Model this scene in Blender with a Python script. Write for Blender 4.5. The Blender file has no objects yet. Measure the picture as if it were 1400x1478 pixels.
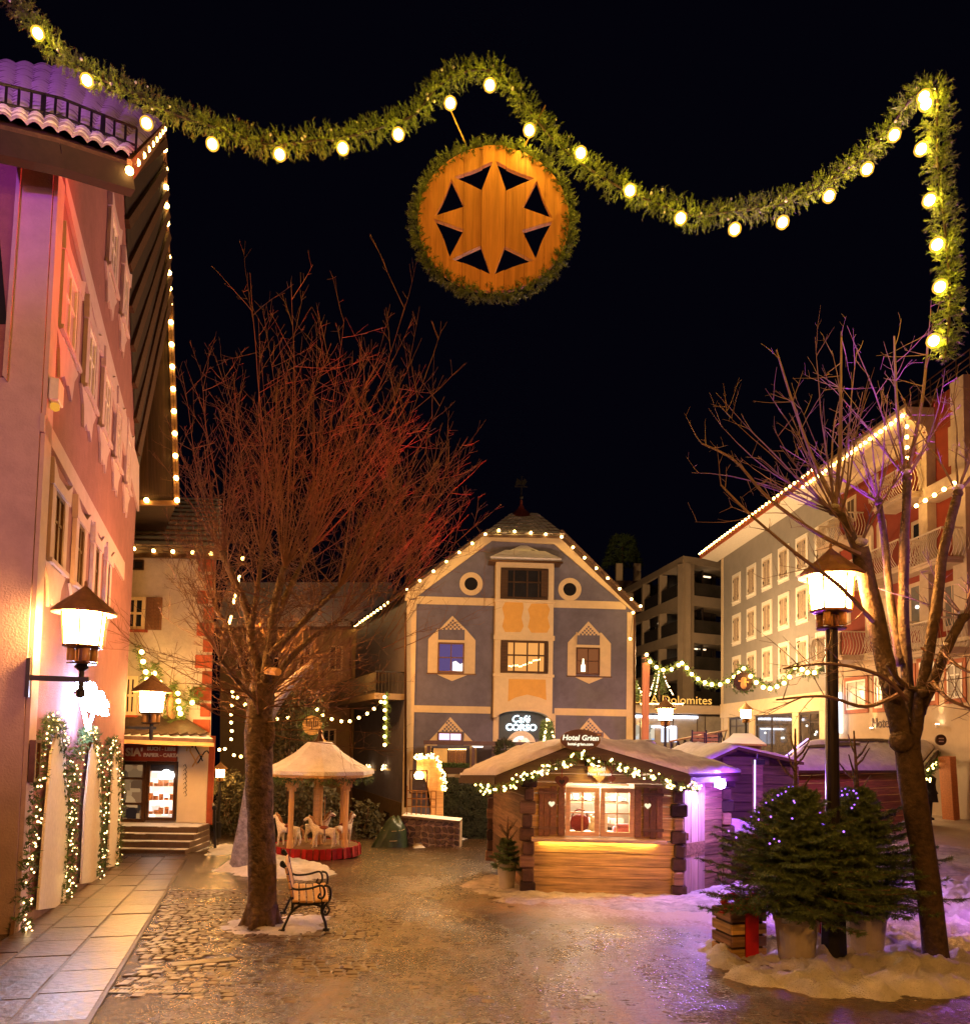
import bpy, bmesh, math, random
from mathutils import Vector, Matrix
random.seed(7)
R = random.uniform
V = Vector
scn = bpy.context.scene
COL = scn.collection

# ---------------------------------------------------------------- camera
F_PX, W_PX, H_PX = 1100.0, 1400.0, 1478.0
PITCH, ROLL = math.radians(3.33), math.asin(0.0185)
CX, CY = 700.0, 1004.0
CAMP = V((0, 0, 2.2))
fwd = V((0, math.cos(PITCH), math.sin(PITCH)))
r0, u0 = V((1, 0, 0)), V((0, -math.sin(PITCH), math.cos(PITCH)))
rgt = r0 * math.cos(ROLL) + u0 * math.sin(ROLL)
upv = u0 * math.cos(ROLL) - r0 * math.sin(ROLL)
cam = bpy.data.cameras.new('camera')
camo = bpy.data.objects.new('camera', cam)
COL.objects.link(camo)
m = Matrix((rgt, upv, -fwd)).transposed().to_4x4()
m.translation = CAMP
camo.matrix_world = m
cam.sensor_fit = 'VERTICAL'
cam.sensor_height = 36.0
cam.lens = 36.0 * F_PX / H_PX
cam.shift_y = (CY - H_PX / 2) / H_PX
cam.clip_end = 500
cam.clip_start = 0.1
scn.camera = camo

# ---------------------------------------------------------------- world, exposure
w = bpy.data.worlds.new('World')
scn.world = w
w.use_nodes = True
nt = w.node_tree
bg = nt.nodes['Background']
bg.inputs[0].default_value = (0.22, 0.2, 0.62, 1)
bg.inputs[1].default_value = 0.0026
scn.view_settings.view_transform = 'Standard'
scn.view_settings.look = 'None'
scn.view_settings.gamma = 1.0
scn.view_settings.use_curve_mapping = False
scn.view_settings.exposure = 0.75
scn.cycles.use_denoising = True
scn.cycles.max_bounces = 6
scn.cycles.diffuse_bounces = 3
scn.cycles.glossy_bounces = 3
scn.cycles.transmission_bounces = 4
scn.cycles.sample_clamp_indirect = 4.0
scn.cycles.caustics_reflective = False
scn.cycles.caustics_refractive = False

ORANGE = (1.0, 0.385, 0.065)
AMBER = (1.0, 0.60, 0.26)
VIOLET = (0.27, 0.04, 1.0)
MAGENTA = (0.85, 0.16, 0.75)

def spot(name, loc, tgt, energy, color, angle=70, blend=0.8, radius=0.15):
    l = bpy.data.lights.new(name, 'SPOT')
    l.energy = energy; l.color = color; l.spot_size = math.radians(angle); l.spot_blend = blend; l.shadow_soft_size = radius
    o = bpy.data.objects.new(name, l); COL.objects.link(o)
    o.location = loc
    o.rotation_euler = (V(tgt) - V(loc)).to_track_quat('-Z', 'Y').to_euler()
    return o

def lamp(name, loc, energy, color, radius=0.15, parent=None):
    l = bpy.data.lights.new(name, 'POINT')
    l.energy = energy; l.color = color; l.shadow_soft_size = radius
    o = bpy.data.objects.new(name, l); COL.objects.link(o)
    o.location = loc
    if parent: 
        o.parent = parent; o.matrix_parent_inverse = parent.matrix_world.inverted()
    return o

# unseen street lamps round the camera, then added fill before the hotels
lamp('street_fill', (4.0, -2.5, 5.4), 900, ORANGE, 0.25)
lamp('street_fill', (0.3, 3.2, 6.2), 90, ORANGE, 0.25)
lamp('street_fill', (-1.0, -1.0, 4.6), 210, ORANGE, 0.25)
lamp('street_fill', (11.5, 27.0, 6.5), 130, AMBER, 0.25)
lamp('street_fill', (11.0, 39.0, 6.5), 1900, AMBER, 0.25)
# added warm fill over lane, terrace and house fronts; no lamps stand there
lamp('street_fill', (2.0, 23.5, 5.0), 1250, (1.0, 0.68, 0.38), 0.25)
lamp('street_fill', (-1.2, 22.5, 5.0), 620, ORANGE, 0.25)
lamp('street_fill', (-4.6, 15.0, 4.4), 420, ORANGE, 0.25)
lamp('street_fill', (1.0, 24.0, 13.0), 300, AMBER, 0.3)  # added high fill that brings up the café roof
lamp('street_fill', (-6.0, 33.0, 5.5), 420, ORANGE, 0.3)
lamp('street_fill', (7.5, 46.0, 5.5), 1100, AMBER, 0.3)
# coloured flood lights of the Christmas market
spot('violet_flood', (-2.6, -7.0, 2.6), (-6.9, 11.5, 12.6), 7500, (0.46, 0.075, 0.72), 27, 0.95)
spot('pink_flood', (0.3, 13.4, 2.5), (-7.0, 13.0, 8.2), 620, (1.0, 0.30, 0.46), 62, 0.9)
spot('pink_flood', (-2.6, -5.0, 2.2), (-5.9, 8.2, 5.0), 1500, (1.0, 0.40, 0.50), 34, 0.95)
spot('violet_flood', (3.0, 9.5, 0.6), (5.1, 9.2, 6.8), 4200, (0.40, 0.05, 1.0), 62, 0.7)
spot('magenta_flood', (6.6, 8.3, 0.5), (5.6, 9.2, 7.2), 2600, (0.80, 0.10, 0.75), 62, 0.7)
spot('mauve_flood', (9.5, 9.0, 6.0), (8.0, 21.0, 1.6), 2600, (0.72, 0.20, 0.80), 46, 0.9)
lamp('violet_spill', (4.15, 9.95, 0.45), 26, (0.40, 0.08, 1.0), 0.1)
lamp('violet_spill', (6.6, 9.6, 0.7), 30, (0.62, 0.16, 1.0), 0.1)
spot('mauve_flood', (6.5, 4.5, 5.8), (2.4, 13.0, 2.0), 260, (0.80, 0.28, 0.85), 34, 0.9)
spot('red_flood', (2.9, 12.6, 3.2), (-1.9, 9.3, 6.3), 4800, (1.0, 0.03, 0.015), 36, 0.8)
# ---------------------------------------------------------------- pixel helpers (layout of real distances)
def ray(x, y):
    return fwd + rgt * ((x - CX) / F_PX) - upv * ((y - CY) / F_PX)
def pt(x, y, d):
    return CAMP + ray(x, y) * d
def sstep(a, b, x):
    t = max(0.0, min(1.0, (x - a) / (b - a)))
    return t * t * (3 - 2 * t)
def G(x, y):
    s = 0.07 - 0.058 * sstep(2.5, 9.0, x)
    yy = min(max(y, 4.0), 34.0)
    return -s * (yy - 8.0)
def gp(x, y):
    r = ray(x, y)
    d = 1.0
    while d < 80:
        p = CAMP + r * d
        if p.z <= G(p.x, p.y): break
        d += 0.01
    return CAMP + r * d

# ---------------------------------------------------------------- materials
MATS = {}
def nn(nt, typ, **kw):
    n = nt.nodes.new(typ)
    for k, v in kw.items(): setattr(n, k, v)
    return n
def M(name, col, rough=0.7, var=0.18, scale=3.0, bump=0.15, metal=0.0, rnd=0.0, wood=None, dirt=0.0, spec=0.35, bscale=None, snow=0.0):
    if name in MATS: return MATS[name]
    ma = bpy.data.materials.new(name); MATS[name] = ma
    ma.use_nodes = True
    nt = ma.node_tree; L = nt.links.new
    b = nt.nodes['Principled BSDF']
    b.inputs['Roughness'].default_value = rough
    b.inputs['Metallic'].default_value = metal
    b.inputs['Specular IOR Level'].default_value = spec
    geo = nn(nt, 'ShaderNodeNewGeometry')
    oi = nn(nt, 'ShaderNodeObjectInfo')
    if wood:
        tc = nn(nt, 'ShaderNodeTexCoord')
        mp = nn(nt, 'ShaderNodeMapping')
        sc = [22, 22, 22]; sc[wood - 1] = 1.3
        mp.inputs['Scale'].default_value = sc
        add = nn(nt, 'ShaderNodeVectorMath', operation='ADD')
        mul = nn(nt, 'ShaderNodeMath', operation='MULTIPLY'); mul.inputs[1].default_value = 37.0
        L(oi.outputs['Random'], mul.inputs[0])
        L(tc.outputs['Object'], mp.inputs['Vector'])
        L(mp.outputs[0], add.inputs[0]); L(mul.outputs[0], add.inputs[1])
        vec = add.outputs[0]; scale = 1.0
    else:
        vec = geo.outputs['Position']
    n1 = nn(nt, 'ShaderNodeTexNoise'); n1.inputs['Scale'].default_value = scale
    n1.inputs['Detail'].default_value = 8; n1.inputs['Roughness'].default_value = 0.65
    L(vec, n1.inputs['Vector'])
    mr = nn(nt, 'ShaderNodeMapRange'); mr.inputs[1].default_value = 0.3; mr.inputs[2].default_value = 0.7
    mr.inputs[3].default_value = 1 - var; mr.inputs[4].default_value = 1 + var
    L(n1.outputs[0], mr.inputs[0])
    val = mr.outputs[0]
    if rnd:
        m2 = nn(nt, 'ShaderNodeMapRange'); m2.inputs[3].default_value = 1 - rnd; m2.inputs[4].default_value = 1 + rnd
        L(oi.outputs['Random'], m2.inputs[0])
        mm = nn(nt, 'ShaderNodeMath', operation='MULTIPLY'); L(val, mm.inputs[0]); L(m2.outputs[0], mm.inputs[1]); val = mm.outputs[0]
    if dirt:
        n3 = nn(nt, 'ShaderNodeTexNoise'); n3.inputs['Scale'].default_value = 0.6; n3.inputs['Detail'].default_value = 10
        n3.inputs['Roughness'].default_value = 0.75
        L(geo.outputs['Position'], n3.inputs['Vector'])
        m3 = nn(nt, 'ShaderNodeMapRange'); m3.inputs[1].default_value = 0.42; m3.inputs[2].default_value = 0.7
        m3.inputs[3].default_value = 1; m3.inputs[4].default_value = 1 - dirt
        L(n3.outputs[0], m3.inputs[0])
        mm = nn(nt, 'ShaderNodeMath', operation='MULTIPLY'); L(val, mm.inputs[0]); L(m3.outputs[0], mm.inputs[1]); val = mm.outputs[0]
    vm = nn(nt, 'ShaderNodeVectorMath', operation='SCALE'); vm.inputs[0].default_value = col[:3]
    L(val, vm.inputs['Scale'])
    out = vm.outputs[0]
    if snow:   # snow caught on upward faces in patches
        sx = nn(nt, 'ShaderNodeSeparateXYZ'); L(geo.outputs['Normal'], sx.inputs[0])
        n4 = nn(nt, 'ShaderNodeTexNoise'); n4.inputs['Scale'].default_value = 1.7; n4.inputs['Detail'].default_value = 8
        L(geo.outputs['Position'], n4.inputs['Vector'])
        ad = nn(nt, 'ShaderNodeMath', operation='ADD'); L(sx.outputs[2], ad.inputs[0]); L(n4.outputs[0], ad.inputs[1])
        m4 = nn(nt, 'ShaderNodeMapRange'); m4.inputs[1].default_value = 1.55 - snow; m4.inputs[2].default_value = 1.63 - snow
        L(ad.outputs[0], m4.inputs[0])
        mx = nn(nt, 'ShaderNodeMixRGB'); mx.inputs[2].default_value = (0.75, 0.76, 0.8, 1)
        L(m4.outputs[0], mx.inputs[0]); L(out, mx.inputs[1]); out = mx.outputs[0]
    L(out, b.inputs['Base Color'])
    if bump:
        bp = nn(nt, 'ShaderNodeBump'); bp.inputs['Strength'].default_value = bump; bp.inputs['Distance'].default_value = 0.03
        if bscale:
            n5 = nn(nt, 'ShaderNodeTexNoise'); n5.inputs['Scale'].default_value = bscale; n5.inputs['Detail'].default_value = 6
            L(geo.outputs['Position'], n5.inputs['Vector']); L(n5.outputs[0], bp.inputs['Height'])
        else: L(n1.outputs[0], bp.inputs['Height'])
        L(bp.outputs[0], b.inputs['Normal'])
    return ma
def E(name, col, s, sample=True):
    if name in MATS: return MATS[name]
    ma = bpy.data.materials.new(name); MATS[name] = ma
    ma.use_nodes = True
    nt = ma.node_tree
    nt.nodes.remove(nt.nodes['Principled BSDF'])
    e = nn(nt, 'ShaderNodeEmission'); e.inputs[0].default_value = (*col, 1); e.inputs[1].default_value = s
    nt.links.new(e.outputs[0], nt.nodes['Material Output'].inputs[0])
    if not sample: ma.cycles.emission_sampling = 'NONE'
    return ma
def EV(name, cols, s, scale=4.0, sample=True):
    """lit shop interior seen through a pane: warm and cool lit goods, uneven"""
    if name in MATS: return MATS[name]
    ma = bpy.data.materials.new(name); MATS[name] = ma
    ma.use_nodes = True
    nt = ma.node_tree; L = nt.links.new
    nt.nodes.remove(nt.nodes['Principled BSDF'])
    geo = nn(nt, 'ShaderNodeNewGeometry')
    vo = nn(nt, 'ShaderNodeTexVoronoi'); vo.inputs['Scale'].default_value = scale; vo.distance = 'CHEBYCHEV'
    L(geo.outputs['Position'], vo.inputs['Vector'])
    cr = nn(nt, 'ShaderNodeValToRGB')
    sx = nn(nt, 'ShaderNodeSeparateXYZ'); L(vo.outputs['Color'], sx.inputs[0]); L(sx.outputs[0], cr.inputs[0])
    el = cr.color_ramp.elements
    while len(el) < len(cols): el.new(0.5)
    for i, c in enumerate(cols):
        el[i].position = i / (len(cols) - 1); el[i].color = (*c, 1)
    e = nn(nt, 'ShaderNodeEmission'); e.inputs[1].default_value = s
    L(cr.outputs[0], e.inputs[0]); L(e.outputs[0], nt.nodes['Material Output'].inputs[0])
    if not sample: ma.cycles.emission_sampling = 'NONE'
    return ma

def GLASS(name, col=(0.02, 0.02, 0.025)):
    return M(name, col, rough=0.06, var=0.3, scale=0.7, bump=0.0, spec=0.6)

wall_white = M('white_plaster', (0.58, 0.51, 0.43), 0.85, 0.09, 6, 0.35, dirt=0.3, bscale=40)
wall_pink = M('red_pink_plaster', (0.28, 0.125, 0.135), 0.85, 0.10, 5, 0.4, dirt=0.3, bscale=50)
trim_pink = M('pale_plaster_trim', (0.50, 0.38, 0.40), 0.8, 0.08, 5, 0.25, dirt=0.2, bscale=50)
wall_blue = M('blue_grey_plaster', (0.15, 0.145, 0.235), 0.85, 0.10, 3, 0.35, dirt=0.34, bscale=45)
trim_cream = M('cream_plaster', (0.64, 0.52, 0.36), 0.8, 0.06, 5, 0.1, dirt=0.12)
ochre = M('ochre_plaster', (0.62, 0.36, 0.10), 0.8, 0.06, 5, 0.1, dirt=0.1)
wall_grey = M('warm_grey_plaster', (0.27, 0.25, 0.23), 0.85, 0.06, 2, 0.1, dirt=0.14)
wall_red = M('oxblood_plaster', (0.20, 0.028, 0.012), 0.85, 0.1, 2, 0.1, dirt=0.2)
wall_tan = M('tan_plaster', (0.24, 0.17, 0.09), 0.85, 0.1, 2, 0.1, dirt=0.2)
concrete = M('beige_concrete', (0.30, 0.24, 0.18), 0.8, 0.08, 1.5, 0.1, dirt=0.15)
dark_wood = M('dark_timber', (0.055, 0.028, 0.015), 0.75, 0.4, wood=1, bump=0.3, rnd=0.3)
mid_wood = M('weathered_timber', (0.22, 0.125, 0.065), 0.7, 0.6, wood=1, bump=0.8, rnd=0.34, dirt=0.3)
light_wood = M('honey_timber', (0.54, 0.35, 0.12), 0.62, 0.62, wood=1, bump=0.7, rnd=0.24, dirt=0.35)
pale_wood = M('planed_pine', (0.60, 0.36, 0.15), 0.55, 0.25, wood=1, bump=0.25, rnd=0.14)
post_wood = M('pine_post', (0.58, 0.35, 0.15), 0.55, 0.25, wood=3, bump=0.25, rnd=0.14)
old_wood = M('rough_log', (0.062, 0.034, 0.02), 0.85, 0.5, scale=9, bump=0.8, rnd=0.55)
shutter_wood = M('brown_shutter', (0.20, 0.095, 0.04), 0.65, 0.4, wood=3, bump=0.4, rnd=0.3)
bark = M('bark', (0.15, 0.10, 0.06), 0.92, 0.65, scale=11, bump=1.6, bscale=22, dirt=0.6)
bark_twig = M('twig_bark', (0.17, 0.09, 0.05), 0.85, 0.3, scale=10, bump=0.0)
iron = M('black_iron', (0.018, 0.017, 0.017), 0.42, 0.3, 20, 0.15, metal=0.3)
brown_metal = M('bronze_metal', (0.10, 0.05, 0.025), 0.4, 0.2, 12, 0.05, metal=0.6)
copper = M('lantern_hood', (0.28, 0.15, 0.07), 0.5, 0.25, 12, 0.1, metal=0.4)
needles = M('fir_needles', (0.085, 0.135, 0.045), 0.6, 0.5, scale=5, bump=0.0, spec=0.3)
garland_green = M('garland_needles', (0.085, 0.135, 0.02), 0.5, 0.5, scale=9, bump=0.0, spec=0.4)
snow_m = M('snow', (0.70, 0.69, 0.70), 0.6, 0.16, scale=5, bump=1.0, bscale=70, spec=0.3, dirt=0.45)
dirty_snow = M('trodden_snow', (0.52, 0.47, 0.43), 0.6, 0.4, scale=5, bump=1.0, bscale=40, spec=0.35, dirt=0.55)
roof_snow = M('roof_snow', (0.62, 0.60, 0.64), 0.65, 0.16, scale=4, bump=1.0, bscale=26, dirt=0.25)
roof_tile = M('roof_tile', (0.085, 0.05, 0.04), 0.7, 0.35, scale=5, bump=0.3, rnd=0.35, snow=0.45)
roof_tile_snowy = M('snowed_roof_tile', (0.30, 0.26, 0.30), 0.7, 0.3, scale=6, bump=0.4, rnd=0.2, snow=0.75)
brick_m = M('red_quoin_stone', (0.34, 0.075, 0.03), 0.8, 0.25, scale=5, bump=0.3, rnd=0.2)
stone_m = M('field_stone', (0.15, 0.105, 0.07), 0.85, 0.35, scale=6, bump=0.6, rnd=0.35)
mortar = M('mortar', (0.46, 0.34, 0.22), 0.9, 0.3, scale=9, bump=0.5)
sett_m = M('wet_sett', (0.105, 0.062, 0.034), 0.34, 0.4, scale=12, bump=0.35, rnd=0.35, spec=0.5)
slab_m = M('wet_slab', (0.085, 0.046, 0.018), 0.35, 0.7, scale=3, bump=0.4, rnd=0.18, spec=0.5, dirt=0.3, bscale=14)
pot_m = M('pale_planter', (0.46, 0.42, 0.36), 0.75, 0.12, scale=6, bump=0.2, dirt=0.3)
red_cloth = M('red_ribbon', (0.45, 0.012, 0.01), 0.45, 0.2, scale=8, bump=0.1)
red_skirt = M('red_skirt', (0.30, 0.008, 0.012), 0.75, 0.3, scale=9, bump=0.2, rnd=0.15)
white_paint = M('white_paint', (0.74, 0.70, 0.62), 0.45, 0.12, scale=14, bump=0.1)
dark_paint = M('dark_paint', (0.03, 0.02, 0.018), 0.5, 0.2, scale=8, bump=0.1)
sign_red = M('shop_sign_red', (0.36, 0.055, 0.015), 0.5, 0.1, scale=4, bump=0.05)
sign_brown = M('sign_board', (0.085, 0.045, 0.02), 0.6, 0.2, scale=6, bump=0.15)
hotel_trim = M('hotel_cream', (0.47, 0.35, 0.25), 0.8, 0.1, 3, 0.2, dirt=0.3)
letter_cream = M('letter_cream', (0.78, 0.64, 0.42), 0.6, 0.05, scale=4, bump=0)
letter_dark = M('letter_dark', (0.08, 0.04, 0.03), 0.5, 0.05, scale=4, bump=0)
tarp = M('green_tarpaulin', (0.03, 0.05, 0.028), 0.35, 0.5, scale=5, bump=0.6)
glass_dark = GLASS('dark_glass')
glass_pale = GLASS('pale_glass', (0.16, 0.15, 0.14))
lilac_pane = M('pale_lilac_pane', (0.42, 0.34, 0.40), 0.35, 0.2, 2, 0.0, spec=.5)  # even pale lilac colour for the window panes
glass_amber = M('amber_lit_curtain', (0.30, 0.22, 0.16), 0.4, 0.3, 2, 0.0)
leaf_brown = M('dry_leaf', (0.35, 0.13, 0.03), 0.7, 0.3, 8, 0)
e_lamp = E('lit_lamp_pane', (1.0, 0.43, 0.10), 220)
e_lamp_far = E('lit_far_lamp_pane', (1.0, 0.48, 0.14), 150)
e_bulb = E('garland_bulb', (1.0, 0.62, 0.10), 120)
e_fairy = E('fairy_bulb', (1.0, 0.64, 0.24), 6, False)
e_eave = E('eave_bulb', (1.0, 0.56, 0.13), 26)
e_white = E('cool_white_tube', (0.72, 0.82, 1.0), 9)
e_neon = E('neon_tube', (0.50, 0.62, 1.0), 70)
e_violet = E('violet_led', (0.35, 0.12, 1.0), 2.2, False)
e_flood = E('violet_flood_lens', (0.55, 0.30, 1.0), 900)
e_letter = E('lit_letter', (0.75, 0.95, 0.95), 3.5)
e_shop = EV('shop_goods_lit', [(0.9, 0.25, 0.08), (1, .85, .6), (0.25, 0.08, 0.03), (1, .95, .85), (.5, .2, .1), (.9, .8, .65)], 1.6, 4.5)
halo_m = bpy.data.materials.new('bulb_halo'); halo_m.use_nodes = True  # added glowing shell that paints a halo round each garland bulb
nt = halo_m.node_tree; nt.nodes.remove(nt.nodes['Principled BSDF'])
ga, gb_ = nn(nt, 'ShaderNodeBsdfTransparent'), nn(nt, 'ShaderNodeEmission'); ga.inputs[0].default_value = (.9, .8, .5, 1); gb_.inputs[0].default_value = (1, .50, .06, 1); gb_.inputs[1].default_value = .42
gm_ = nn(nt, 'ShaderNodeAddShader'); nt.links.new(ga.outputs[0], gm_.inputs[0]); nt.links.new(gb_.outputs[0], gm_.inputs[1]); nt.links.new(gm_.outputs[0], nt.nodes['Material Output'].inputs[0]); halo_m.cycles.emission_sampling = 'NONE'
e_room = E('warm_lit_room', (1.0, 0.42, 0.10), 0.55)
e_room_dim = E('dim_lit_room', (0.9, 0.30, 0.10), 0.16)
e_room_violet = E('violet_lit_room', (0.32, 0.20, 0.55), 0.22)
e_cool_shop = EV('cool_shop_lit', [(.25, .35, .6), (.9, .9, .85), (.1, .08, .07), (.6, .5, .35), (.35, .4, .5)], 0.8, 2.2)

# ---------------------------------------------------------------- object helpers
WORLD = {}
def setprops(o, label=None, cat=None, group=None, kind=None):
    if label: o['label'] = label
    if cat: o['category'] = cat
    if group: o['group'] = group
    if kind: o['kind'] = kind
    return o
def link(o, parent=None, mw=None):
    COL.objects.link(o)
    mw = mw or Matrix.Identity(4)
    WORLD[o.name] = mw
    if parent:
        o.parent = parent
        o.matrix_parent_inverse = WORLD[parent.name].inverted()
    o.matrix_basis = mw
    return o
def thing(name, label, cat, loc, group=None):
    o = bpy.data.objects.new(name, None)
    o.empty_display_size = 0.2
    link(o, None, Matrix.Translation(V(loc)))
    return setprops(o, label, cat, group)
def copy_tree(root, loc, rotz=0.0, label=None, scale=1.0):
    def cp(o, parent):
        c = o.copy(); COL.objects.link(c)
        if parent: c.parent = parent
        for ch in o.children: cp(ch, c)
        return c
    r = cp(root, None)
    mw = Matrix.Translation(V(loc)) @ Matrix.Rotation(rotz, 4, 'Z') @ Matrix.Scale(scale, 4)
    r.matrix_basis = mw
    WORLD[r.name] = mw
    if label: r['label'] = label
    return r
class MB:
    def __init__(s): s.v = []; s.f = []; s.m = []
    def add(s, vs, fs, mi=0):
        k = len(s.v); s.v.extend(tuple(p) for p in vs)
        s.f.extend(tuple(i + k for i in f) for f in fs); s.m.extend([mi] * len(fs)); return s
    def box(s, c, d, rot=None, mi=0):
        c = V(c); hx, hy, hz = d[0] / 2, d[1] / 2, d[2] / 2
        vs = [V((x * hx, y * hy, z * hz)) for x in (-1, 1) for y in (-1, 1) for z in (-1, 1)]
        if rot: vs = [rot @ p for p in vs]
        return s.add([c + p for p in vs], [(0, 1, 3, 2), (4, 6, 7, 5), (0, 4, 5, 1), (2, 3, 7, 6), (0, 2, 6, 4), (1, 5, 7, 3)], mi)
    def bar(s, a, b, wd, th, up=V((0, 0, 1)), mi=0):
        a, b = V(a), V(b); x = (b - a); L = x.length
        if L < 1e-6: return s
        x.normalize(); up = V(up)
        y = up.cross(x)
        if y.length < 1e-4: y = V((0, 1, 0)).cross(x)
        if y.length < 1e-4: y = V((1, 0, 0)).cross(x)
        y.normalize(); z = x.cross(y)
        return s.box((a + b) / 2, (L, wd, th), Matrix((x, y, z)).transposed(), mi)
    def prism(s, pts, vec, mi=0):
        n = len(pts); vec = V(vec)
        vs = [V(p) for p in pts] + [V(p) + vec for p in pts]
        fs = [tuple(range(n)), tuple(range(2 * n - 1, n - 1, -1))] + [(i, i + n, (i + 1) % n + n, (i + 1) % n) for i in range(n)]
        return s.add(vs, fs, mi)
    def tube(s, pts, rad, seg=8, cap=True, mi=0, closed=False):
        pts = [V(p) for p in pts]; n = len(pts)
        if not hasattr(rad, '__len__'): rad = [rad] * n
        t = (pts[1] - pts[0]).normalized()
        a = V((0, 0, 1)) if abs(t.z) < 0.9 else V((1, 0, 0))
        x = t.cross(a).normalized()
        vs = []; fs = []
        for i, p in enumerate(pts):
            if closed: t = pts[(i + 1) % n] - pts[i - 1]
            else: t = pts[min(i + 1, n - 1)] - pts[max(i - 1, 0)]
            if t.length < 1e-9: t = V((0, 0, 1))
            t.normalize()
            x = (x - t * x.dot(t))
            if x.length < 1e-6: x = t.orthogonal()
            x.normalize(); y = t.cross(x)
            for k in range(seg):
                an = 2 * math.pi * k / seg
                vs.append(p + (x * math.cos(an) + y * math.sin(an)) * rad[i])
        for i in range(n if closed else n - 1):
            j = (i + 1) % n
            for k in range(seg):
                k2 = (k + 1) % seg
                fs.append((i * seg + k, i * seg + k2, j * seg + k2, j * seg + k))
        if cap and not closed and seg > 2:
            fs.append(tuple(range(seg - 1, -1, -1))); fs.append(tuple((n - 1) * seg + k for k in range(seg)))
        return s.add(vs, fs, mi)
    def lathe(s, c, prof, seg=16, rot=None, mi=0, a0=0.0):
        c = V(c); vs = []; fs = []; n = len(prof)
        for r, z in prof:
            for k in range(seg):
                a = a0 + 2 * math.pi * k / seg
                p = V((r * math.cos(a), r * math.sin(a), z))
                if rot: p = rot @ p
                vs.append(c + p)
        for i in range(n - 1):
            for k in range(seg):
                k2 = (k + 1) % seg
                fs.append((i * seg + k, i * seg + k2, (i + 1) * seg + k2, (i + 1) * seg + k))
        fs.append(tuple(range(seg - 1, -1, -1))); fs.append(tuple((n - 1) * seg + k for k in range(seg)))
        return s.add(vs, fs, mi)
    def ball(s, c, r, seg=8, rings=5, mi=0, sc=(1, 1, 1)):
        c = V(c); vs = [c + V((0, 0, r * sc[2]))]; fs = []
        for i in range(1, rings):
            th = math.pi * i / rings
            for k in range(seg):
                a = 2 * math.pi * k / seg
                vs.append(c + V((r * sc[0] * math.sin(th) * math.cos(a), r * sc[1] * math.sin(th) * math.sin(a), r * sc[2] * math.cos(th))))
        vs.append(c - V((0, 0, r * sc[2])))
        for k in range(seg):
            k2 = (k + 1) % seg
            fs.append((0, 1 + k, 1 + k2))
            for i in range(rings - 2):
                fs.append((1 + i * seg + k, 1 + (i + 1) * seg + k, 1 + (i + 1) * seg + k2, 1 + i * seg + k2))
            fs.append((len(vs) - 1, 1 + (rings - 2) * seg + k2, 1 + (rings - 2) * seg + k))
        return s.add(vs, fs, mi)
    def build(s, name, mat, parent=None, smooth=False, mw=None, bevel=0, fix=True, kind=None):
        me = bpy.data.meshes.new(name)
        me.from_pydata(s.v, [], s.f)
        mats = mat if isinstance(mat, (list, tuple)) else [mat]
        for q in mats: me.materials.append(q)
        if len(mats) > 1: me.polygons.foreach_set('material_index', s.m)
        if fix:
            bm = bmesh.new(); bm.from_mesh(me); bmesh.ops.recalc_face_normals(bm, faces=bm.faces)
            if bevel:
                bmesh.ops.bevel(bm, geom=list(bm.edges), offset=bevel, segments=1, affect='EDGES', clamp_overlap=True)
            bm.to_mesh(me); bm.free()
        if smooth: me.polygons.foreach_set('use_smooth', [True] * len(me.polygons))
        me.update()
        o = bpy.data.objects.new(name, me)
        link(o, parent, mw)
        if kind: o['kind'] = kind
        return o
BOXC = {}
def piece(name, mat, parent, c, dims, rot=None, bevel=0.008, jit=0.0):
    """one plank, brick, slab: an object of its own, length along its local x; alike pieces share mesh data"""
    key = (name, mat.name, tuple(round(q, 3) for q in dims), bevel)
    me = BOXC.get(key)
    if me is None:
        bm = bmesh.new(); bmesh.ops.create_cube(bm, size=1.0)
        bmesh.ops.scale(bm, vec=dims, verts=bm.verts)
        b = min(bevel, min(dims) * 0.3)
        if b > 0: bmesh.ops.bevel(bm, geom=list(bm.edges), offset=b, segments=1, affect='EDGES')
        me = bpy.data.meshes.new(name); bm.to_mesh(me); bm.free(); me.materials.append(mat)
        BOXC[key] = me
    o = bpy.data.objects.new(name, me)
    mw = (rot.to_4x4() if rot else Matrix.Identity(4))
    if jit: mw = mw @ Matrix.Rotation(R(-jit, jit), 4, 'X') @ Matrix.Rotation(R(-jit, jit), 4, 'Y')
    mw.translation = V(c)
    return link(o, parent, mw)
def plank(name, mat, parent, a, b, wd, th, nrm, bevel=0.006):
    """plank from a to b, width along (b-a) x nrm, thickness along nrm"""
    a, b = V(a), V(b); x = b - a; L = x.length; x.normalize(); z = V(nrm)
    z = (z - x * z.dot(x)).normalized(); y = z.cross(x)
    return piece(name, mat, parent, (a + b) / 2, (round(L, 2), wd, th), Matrix((x, y, z)).transposed(), bevel)
BULBC = {}
def bulb(parent, p, r, mat, name='bulb'):
    key = (round(r, 4), mat.name)
    me = BULBC.get(key)
    if me is None:
        t = MB().ball((0, 0, 0), r, 10, 6)
        me = bpy.data.meshes.new(name); me.from_pydata(t.v, [], t.f); me.materials.append(mat)
        me.polygons.foreach_set('use_smooth', [True] * len(me.polygons)); BULBC[key] = me
    o = bpy.data.objects.new(name, me)
    return link(o, parent, Matrix.Translation(V(p)))
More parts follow.
